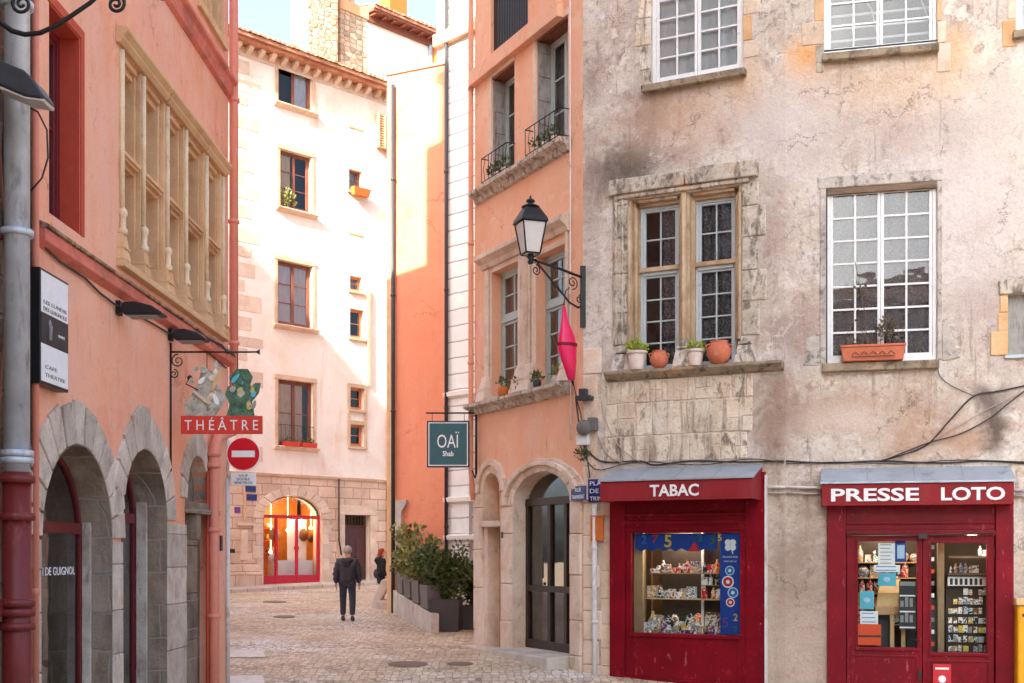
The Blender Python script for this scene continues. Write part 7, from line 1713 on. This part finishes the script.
mb.tube([(a + .38, -.1, z + .2), (a + .33, -.1, z + .8), (a + .2, -.08, z + 1.5)], .006, 5); mb.tube([(b - .25, -.1, z + .2), (b - .27, -.1, z + .5)], .008, 5)
mk('dry_stems', mb, M_['leaf_dry'], fbx)
mb = MB(); leaves(mb, (b - .25, -.11, z + .48), (.17, .1, .2), 170, .06); leaves(mb, (a + .25, -.11, z + .28), (.2, .08, .1), 40, .05); leaves(mb, (a + .3, -.09, z + .9), (.12, .05, .5), 22, .06); mk('foliage', mb, M_['leaf_dry'], fbx)

# ================================================================ street lantern on its bracket
w0 = R1.w(u1f(583) + .02, 0, 0); LD = 18.9; lp = P(530.5, 258, LD)
f = at(lp.x, lp.y, 0, 0)
t = root('street_lantern', f, 'black four sided street lantern with frosted glass on a scrolled wall bracket', 'street lamp')
def zc_(py): return CZ + (HOR - py) / FOC * LD
k = LD / FOC
wt, wb_ = 16.5 * k * .95, 10 * k * .95; z_b, z_t = zc_(254), zc_(223)
rot = math.radians(20)
def sq(h, z, y0=0): 
    return [(h * math.sqrt(2) * math.cos(rot + PI / 4 + i * PI / 2), h * math.sqrt(2) * math.sin(rot + PI / 4 + i * PI / 2), z) for i in range(4)]
A_, B__ = sq(wb_ * .78, z_b), sq(wt * .78, z_t)
mb = MB()
for i in range(4):
    mb.tube([A_[i], B__[i]], .013, 6); mb.tube([A_[i], A_[(i + 1) % 4]], .014, 6); mb.tube([B__[i], B__[(i + 1) % 4]], .018, 6)
ca = mk('cage', mb, M_['iron'], t)
mb = MB(); ai, bi = sq(wb_ * .76, z_b), sq(wt * .76, z_t); mb.add(ai + bi, [(0, 1, 5, 4), (1, 2, 6, 5), (2, 3, 7, 6), (3, 0, 4, 7), (0, 3, 2, 1)]); mk('frosted_pane', mb, M_['opal'], ca)
mb = MB(); r0, r1_, r2x, r3 = sq(wt * .90, z_t + .0), sq(wt * .84, z_t + .06), sq(wt * .50, z_t + .21), sq(wt * .44, z_t + .235)
mb.add(r0 + r1_ + r2x + r3, [(i, (i + 1) % 4, 4 + (i + 1) % 4, 4 + i) for i in range(4)] + [(4 + i, 4 + (i + 1) % 4, 8 + (i + 1) % 4, 8 + i) for i in range(4)] + [(8 + i, 8 + (i + 1) % 4, 12 + (i + 1) % 4, 12 + i) for i in range(4)] + [(3, 2, 1, 0), (12, 13, 14, 15)])
mb.lathe([(.13, 0), (.15, .015), (.09, .05), (.05, .06), (.045, .09), (.075, .10), (.06, .13), (.02, .15), (.015, .19), (.001, .2)], 0, 0, z_t + .235, 14)
mk('roof', mb, M_['iron'], t, bevel=.004)
mb = MB(); mb.lathe([(.03, -.16), (.05, -.13), (.03, -.09), (.06, -.05), (.04, 0)], 0, 0, z_b, 12); spiral(mb, .07, z_b - .1, .06, 1.3, PI / 2, .009); mk('foot', mb, M_['iron'], t)
wx, wy = w0.x - lp.x, w0.y - lp.y
def ln(s, z): return (wx * s, wy * s, z)
za_ = zc_(258) - .0
mb = MB(); L0 = zc_(259)
mb.tube([ln(0, L0), ln(.5, L0 - .06), ln(.97, L0 - .14)], .022, 8); mb.tube([ln(.12, L0 - .04), ln(.5, L0 - .38), ln(.72, L0 - .58), ln(.88, L0 - .64), ln(.97, L0 - .60)], .017, 8)
def spl(cs, cz, r, s=1, a0=0, turns=1.5):
    pts = [];  Lh = math.hypot(wx, wy)
    for i in range(24):
        kk = i / 23; a = a0 + s * turns * 2 * PI * kk; rr = r * (1 - .8 * kk); pts.append((wx * (cs + rr * math.cos(a) / Lh), wy * (cs + rr * math.cos(a) / Lh), cz + rr * math.sin(a)))
    mb.tube(pts, .010, 6)
spl(.78, L0 - .25, .11, 1, -PI / 2); spl(.10, L0 - .16, .09, -1, PI / 2); spl(.9, L0 - .5, .07, -1, PI / 2)
mk('bracket', mb, M_['iron'], t)
mb = MB(); mb.box(wx * .97 - .04, wx * .97 + .05, wy * .97 - .03, wy * .97 + .04, L0 - .95, L0 + .05); mk('wall_plate', mb, M_['iron'], t, bevel=.006)

# red tobacco lozenge
cp = P(567, 345, 19.15); f = at(cp.x, cp.y, cp.z, math.radians(25))
t = root('tobacco_lozenge', f, 'crimson elongated double cone tobacco sign hanging below the lantern bracket', 'sign')
k = 19.15 / FOC; hT, hB, w = 39 * k, 35 * k, 11 * k
mb = MB()
n = 4
def ringp(h, z, ox=0): return [(ox + h * math.cos(PI / 7 * i), .5 * h * math.sin(PI / 7 * i), z) for i in range(14)]
lv_ = [(.02, hT, -.055), (w * .42, hT * .55, -.035), (w * .80, .14, -.005), (w * .98, .0, .0), (w * .98, -.06, .0), (w * .72, -hB * .5, .04), (w * .34, -hB, .08)]
vs = []
for h, z, ox in lv_: vs += ringp(h, z, ox)
mb.add(vs, [(i * 14 + j, i * 14 + (j + 1) % 14, (i + 1) * 14 + (j + 1) % 14, (i + 1) * 14 + j) for i in range(6) for j in range(14)] + [tuple(range(13, -1, -1)), tuple(range(84, 98))], True)
lz_ = mk('lozenge', mb, M_['magenta'], t)
mb = MB(); vs = ringp(w * 1.0, .03) + ringp(w * 1.0, -.02); mb.add(vs, [(j, (j + 1) % 14, 14 + (j + 1) % 14, 14 + j) for j in range(14)]); mk('band', mb, M_['shop_red'], lz_, solid=.006)
mb = MB(); mb.tube([(-.055, 0, hT), (0, .05, hT + .25), (.15, .2, hT + .35)], .010, 6); mb.tube([(.08, 0, -hB), (.2, .15, -hB - .05), (.28, .3, -hB - .02)], .014, 6); mk('mount', mb, M_['iron'], t)

# siren-like round device, plaques, ochre box on the corner
for nm, lb, cat, px, py, build in (('alarm_siren', 'grey round siren and junction boxes bundled with cables above the street plaques', 'siren', 584, 428, 0),):
    u_, z = u1f(px, -.1), z1f(px, py, -.1); t = root(nm, R1, lb, cat)
    mb = MB(); mb.ball((u_ + .02, -.16, z), .13, 8, sy=.6); mb.box(u_ + .08, u_ + .22, -.16, -.02, z - .05, z + .16); mk('horn', mb, M_['planter_grey'], t, bevel=.01)
    mb = MB(); mb.box(u_ - .14, u_ + .08, -.12, -.01, z - .28, z - .1); mk('junction_box', mb, M_['white_pipe'], t, bevel=.015)
    mb = MB(); mb.box(u_ - .12, u_ + .14, -.2, -.01, z + .45, z + .52); mb.box(u_ - .08, u_ + .04, -.14, -.01, z + .52, z + .64); mk('lamp_bracket', mb, M_['dark_grey'], t, bevel=.01)
    mb = MB(); leaves(mb, (u_ - .05, -.06, z - .42), (.13, .04, .1), 70, .06); props(mk('weed', mb, M_['leaf'], frame=R1), 'small green weed growing from the wall under the siren', 'plant')
def plaque(frame, x0, x1, y0, y1, words, label, y=-.05):
    a, b = frame.u(x0, y), frame.u(x1, y); pm = (x0 + x1) / 2; z0, z1 = frame.z(pm, y1, y), frame.z(pm, y0, y)
    t = root('street_plaque', frame, label, 'street sign'); mb = MB(); mb.box(a, b, y, y + .02, z0, z1); mk('plate', mb, M_['plate_blue'], t, bevel=.004)
    n = len(words)
    for i, wd in enumerate(words): text(wd, t, M_['white'], (a + b) / 2, y - .002, z1 - (z1 - z0) * (i + .82) / n, w=(b - a) * (.84 if len(wd) > 4 else .4), h=(z1 - z0) / n * .55, ext=.002)
plaque(R1, 588, 612, 479, 502, ('PLACE', 'DE LA', 'TRINITE'), 'taller blue street plaque half tucked behind the TABAC awning', y=-.06)
plaque(MF, 571, 585.5, 486, 500, ('RUE', 'TRAMASSAC'), 'lower small blue street plaque on the apricot house corner', y=-.10)
t = root('wall_box', R1, 'orange ochre box on the corner stones left of the tabac shopfront', 'box')
mb = MB(); mb.box(u1f(590.5, -.1), u1f(603, -.1), -.12, -.021, z1f(597, 541, -.1), z1f(597, 517, -.1)); bx = mk('casing', mb, M_['mat_orange'], t, bevel=.02)
mb = MB(); mb.box(u1f(590, -.12), u1f(603.5, -.12), -.13, -.02, z1f(597, 517, -.1) - .0, z1f(597, 517, -.1) + .03); mk('lid', mb, M_['orange_frame'], bx, bevel=.01)
# yellow letterbox at right edge
u_ = u2f(1017, -.3); t = root('yellow_letterbox', R2, 'yellow letterbox with rounded pale top at the right edge beside the newsagent', 'letterbox')
z1_ = z2f(1020, 601, -.3); z0_ = gR - .2
mb = MB(); mb.box(u_, u_ + .42, -.36, -.05, z0_ + .3, z1_ - .06); mk('body', mb, M_['mat_yellow'], t, bevel=.03)
mb = MB(); mb.xprism([(-.39, z1_ - .06), (-.39, z1_ - .03), (-.3, z1_ + .04), (-.14, z1_ + .04), (-.02, z1_ - .06)], u_ - .02, u_ + .44); mk('top', mb, M_['shelf_wood'], t, bevel=.01)
mb = MB(); mb.box(u_ + .06, u_ + .36, -.366, -.361, z1_ - .22, z1_ - .18); mk('slot', mb, M_['black'], t); mb = MB(); mb.box(u_ + .15, u_ + .27, -.25, -.15, z0_, z0_ + .3); mk('post', mb, M_['dark_grey'], t)

# ================================================================ cables on the right facade
def wall_cable(frame, pts, r, mat, label, y=-.03, par=None, sag=0):
    P_ = [frame.w(frame.u(px, y), y, frame.z(px, py, y)) for px, py in pts]
    # smooth
    out = []
    for i in range(len(P_) - 1):
        p0, p1, p2, p3 = P_[max(i - 1, 0)], P_[i], P_[i + 1], P_[min(i + 2, len(P_) - 1)]
        for s in range(5):
            x = s / 5; out.append(.5 * ((2 * p1) + (p2 - p0) * x + (2 * p0 - 5 * p1 + 4 * p2 - p3) * x * x + (3 * p1 - p0 - 3 * p2 + p3) * x ** 3))
    out.append(P_[-1]); mb = MB(); mb.tube(out, r, 6)
    return mk('cable', mb, M_[mat], label=label, cat='cable', group='cables on the plaster house wall')
wall_cable(R1, [(576, 400), (582, 440), (592, 455), (606, 462), (640, 461), (655, 465), (690, 461), (740, 462), (784, 461)], .014, 'cable', 'thick black cable sagging along the top of the TABAC awning')
wall_cable(R1, [(578, 440), (588, 462), (600, 470), (624, 464), (650, 462), (700, 465), (750, 459), (784, 463)], .009, 'cable', 'thin dark cable twisted with the thick one above the TABAC awning', y=-.05)
wall_cable(R1, [(590, 415), (600, 440), (612, 458), (640, 466), (680, 467)], .008, 'cable_pale', 'pale cable falling from the siren to the TABAC awning', y=-.04)
wall_cable(R2, [(786, 461), (830, 463), (880, 461), (940, 463), (990, 461), (1050, 466)], .014, 'cable', 'thick black cable running above the PRESSE LOTO awning')
wall_cable(R2, [(786, 464), (840, 462), (900, 464), (960, 460), (1050, 463)], .008, 'cable', 'thin black cable running above the PRESSE LOTO awning', y=-.05)
wall_cable(R2, [(880, 461), (905, 454), (928, 444), (950, 420), (974, 396), (1000, 391), (1050, 380)], .012, 'cable', 'dark cable climbing from the awning to the right edge')
wall_cable(R2, [(885, 460), (928, 443), (960, 434), (990, 418), (1010, 402), (1050, 372)], .010, 'cable', 'brown lower cable curving up to the right edge of the facade', y=-.045)
wall_cable(R2, [(900, 458), (932, 440), (962, 424), (990, 408), (1050, 378)], .006, 'cable_pale', 'thin pale cable stretched between the two dark cables on the right')
wall_cable(R2, [(937, 362), (940, 376), (952, 386), (974, 396)], .006, 'cable', 'thin cable dropping from the casement window corner')
wall_cable(R1, [(600, 395), (606, 420), (618, 445), (640, 462)], .007, 'cable_pale', 'pale cable crossing the corner stones below the mullioned window', y=-.04)
wall_cable(R1, [(573, 380), (577, 400), (582, 420), (586, 450), (590, 478)], .010, 'cable', 'dark cable running down beside the siren', y=-.08)

# ---- added unseen houses behind the viewer: block low sky glow, show in the panes
for i_, (xa, xb, top_, mt_, lb_) in enumerate(((-4.4, 6.8, 12.5, 'cream_wall', 'added cream house behind the viewer, screening off sky glow, nearer the salmon houses'), (7.0, 19, 11.0, 'middle_peach', 'added peach house behind the viewer, screening off sky glow, nearer the plaster house side'))):
    rfm = Frame(xb, -25.0, xa, -25.0); tb = root('added_screen_house', rfm, lb_, 'house'); L_ = xb - xa; hs_q = []
    for k_ in range(4):
        for j_ in range(int(L_ / 2.3)): hs_q.append(dict(pts=rect(.7 + j_ * 2.3, 1.8 + j_ * 2.3, 1.0 + k_ * 3.4, 3.0 + k_ * 3.4), d=.2))
    mk('wall', wall_mesh(0, L_, -1, CZ + top_, hs_q, 8), M_[mt_], tb)
    mb = MB(); mb.xprism([(-.5, CZ + top_ - .02), (4, CZ + top_ + 2), (8.4, CZ + top_), (8.4, CZ + top_ + .1), (4, CZ + top_ + 2.12), (-.5, CZ + top_ + .1)], -.1, L_ + .05); mk('roof', mb, M_['tile'], tb)
    for h_ in hs_q:
        (a_, c_q), (b_, _), (_, d_q), _ = h_['pts']; window(tb, a_, b_, c_q, d_q, .15, 2, 1, 3, 'white_paint', room=False, curtain=None, gl='dark_room')
# ================================================================ LIGHT, SKY, CAMERA
w = bpy.data.worlds.new('World'); scene.world = w; w.use_nodes = True; nt = w.node_tree; nt.nodes.clear()
SUN_EL, SUN_AZ = math.radians(30), math.atan2(-.86, -.50)     # azimuth of the sun in the XY plane (from +X)
sky = N(nt, 'ShaderNodeTexSky', sky_type='NISHITA'); sky.sun_disc = False; sky.sun_elevation = SUN_EL; sky.sun_rotation = PI / 2 - SUN_AZ
sky.dust_density = 4.5; sky.air_density = .7; sky.ozone_density = 2.0
hs_ = N(nt, 'ShaderNodeHueSaturation'); hs_.inputs['Saturation'].default_value = .78; nt.links.new(sky.outputs[0], hs_.inputs['Color'])
bg = N(nt, 'ShaderNodeBackground'); bg.inputs[1].default_value = .13; nt.links.new(mixc(nt, 1.0, hs_.outputs[0], (.93, 1.0, 1.03, 1), 'MULTIPLY'), bg.inputs[0])
wo = N(nt, 'ShaderNodeOutputWorld'); nt.links.new(bg.outputs[0], wo.inputs[0])
sl = bpy.data.lights.new('sun', 'SUN'); sl.energy = 3.8; sl.angle = math.radians(.5); sl.color = (1, .89, .72)
so = bpy.data.objects.new('sun', sl); COL.objects.link(so)
dv = Vector((math.cos(SUN_AZ) * math.cos(SUN_EL), math.sin(SUN_AZ) * math.cos(SUN_EL), math.sin(SUN_EL)))
so.rotation_euler = dv.to_track_quat('Z', 'Y').to_euler()
cam = bpy.data.cameras.new('camera'); co_ = bpy.data.objects.new('camera', cam); COL.objects.link(co_); scene.camera = co_
co_.location = (0, 0, CZ); co_.rotation_euler = (PI / 2, 0, 0); cam.sensor_width = 36; cam.lens = 36 * FOC / 1024; cam.shift_y = (HOR - 341.5) / 1024; cam.clip_end = 600
scene.view_settings.view_transform = 'Standard'; scene.view_settings.look = 'None'; scene.view_settings.exposure = 2.4; scene.view_settings.gamma = 1.0
scene.render.engine = 'CYCLES'; scene.cycles.max_bounces = 8; scene.cycles.diffuse_bounces = 5; scene.cycles.transparent_max_bounces = 12
scene.cycles.sample_clamp_indirect = 6
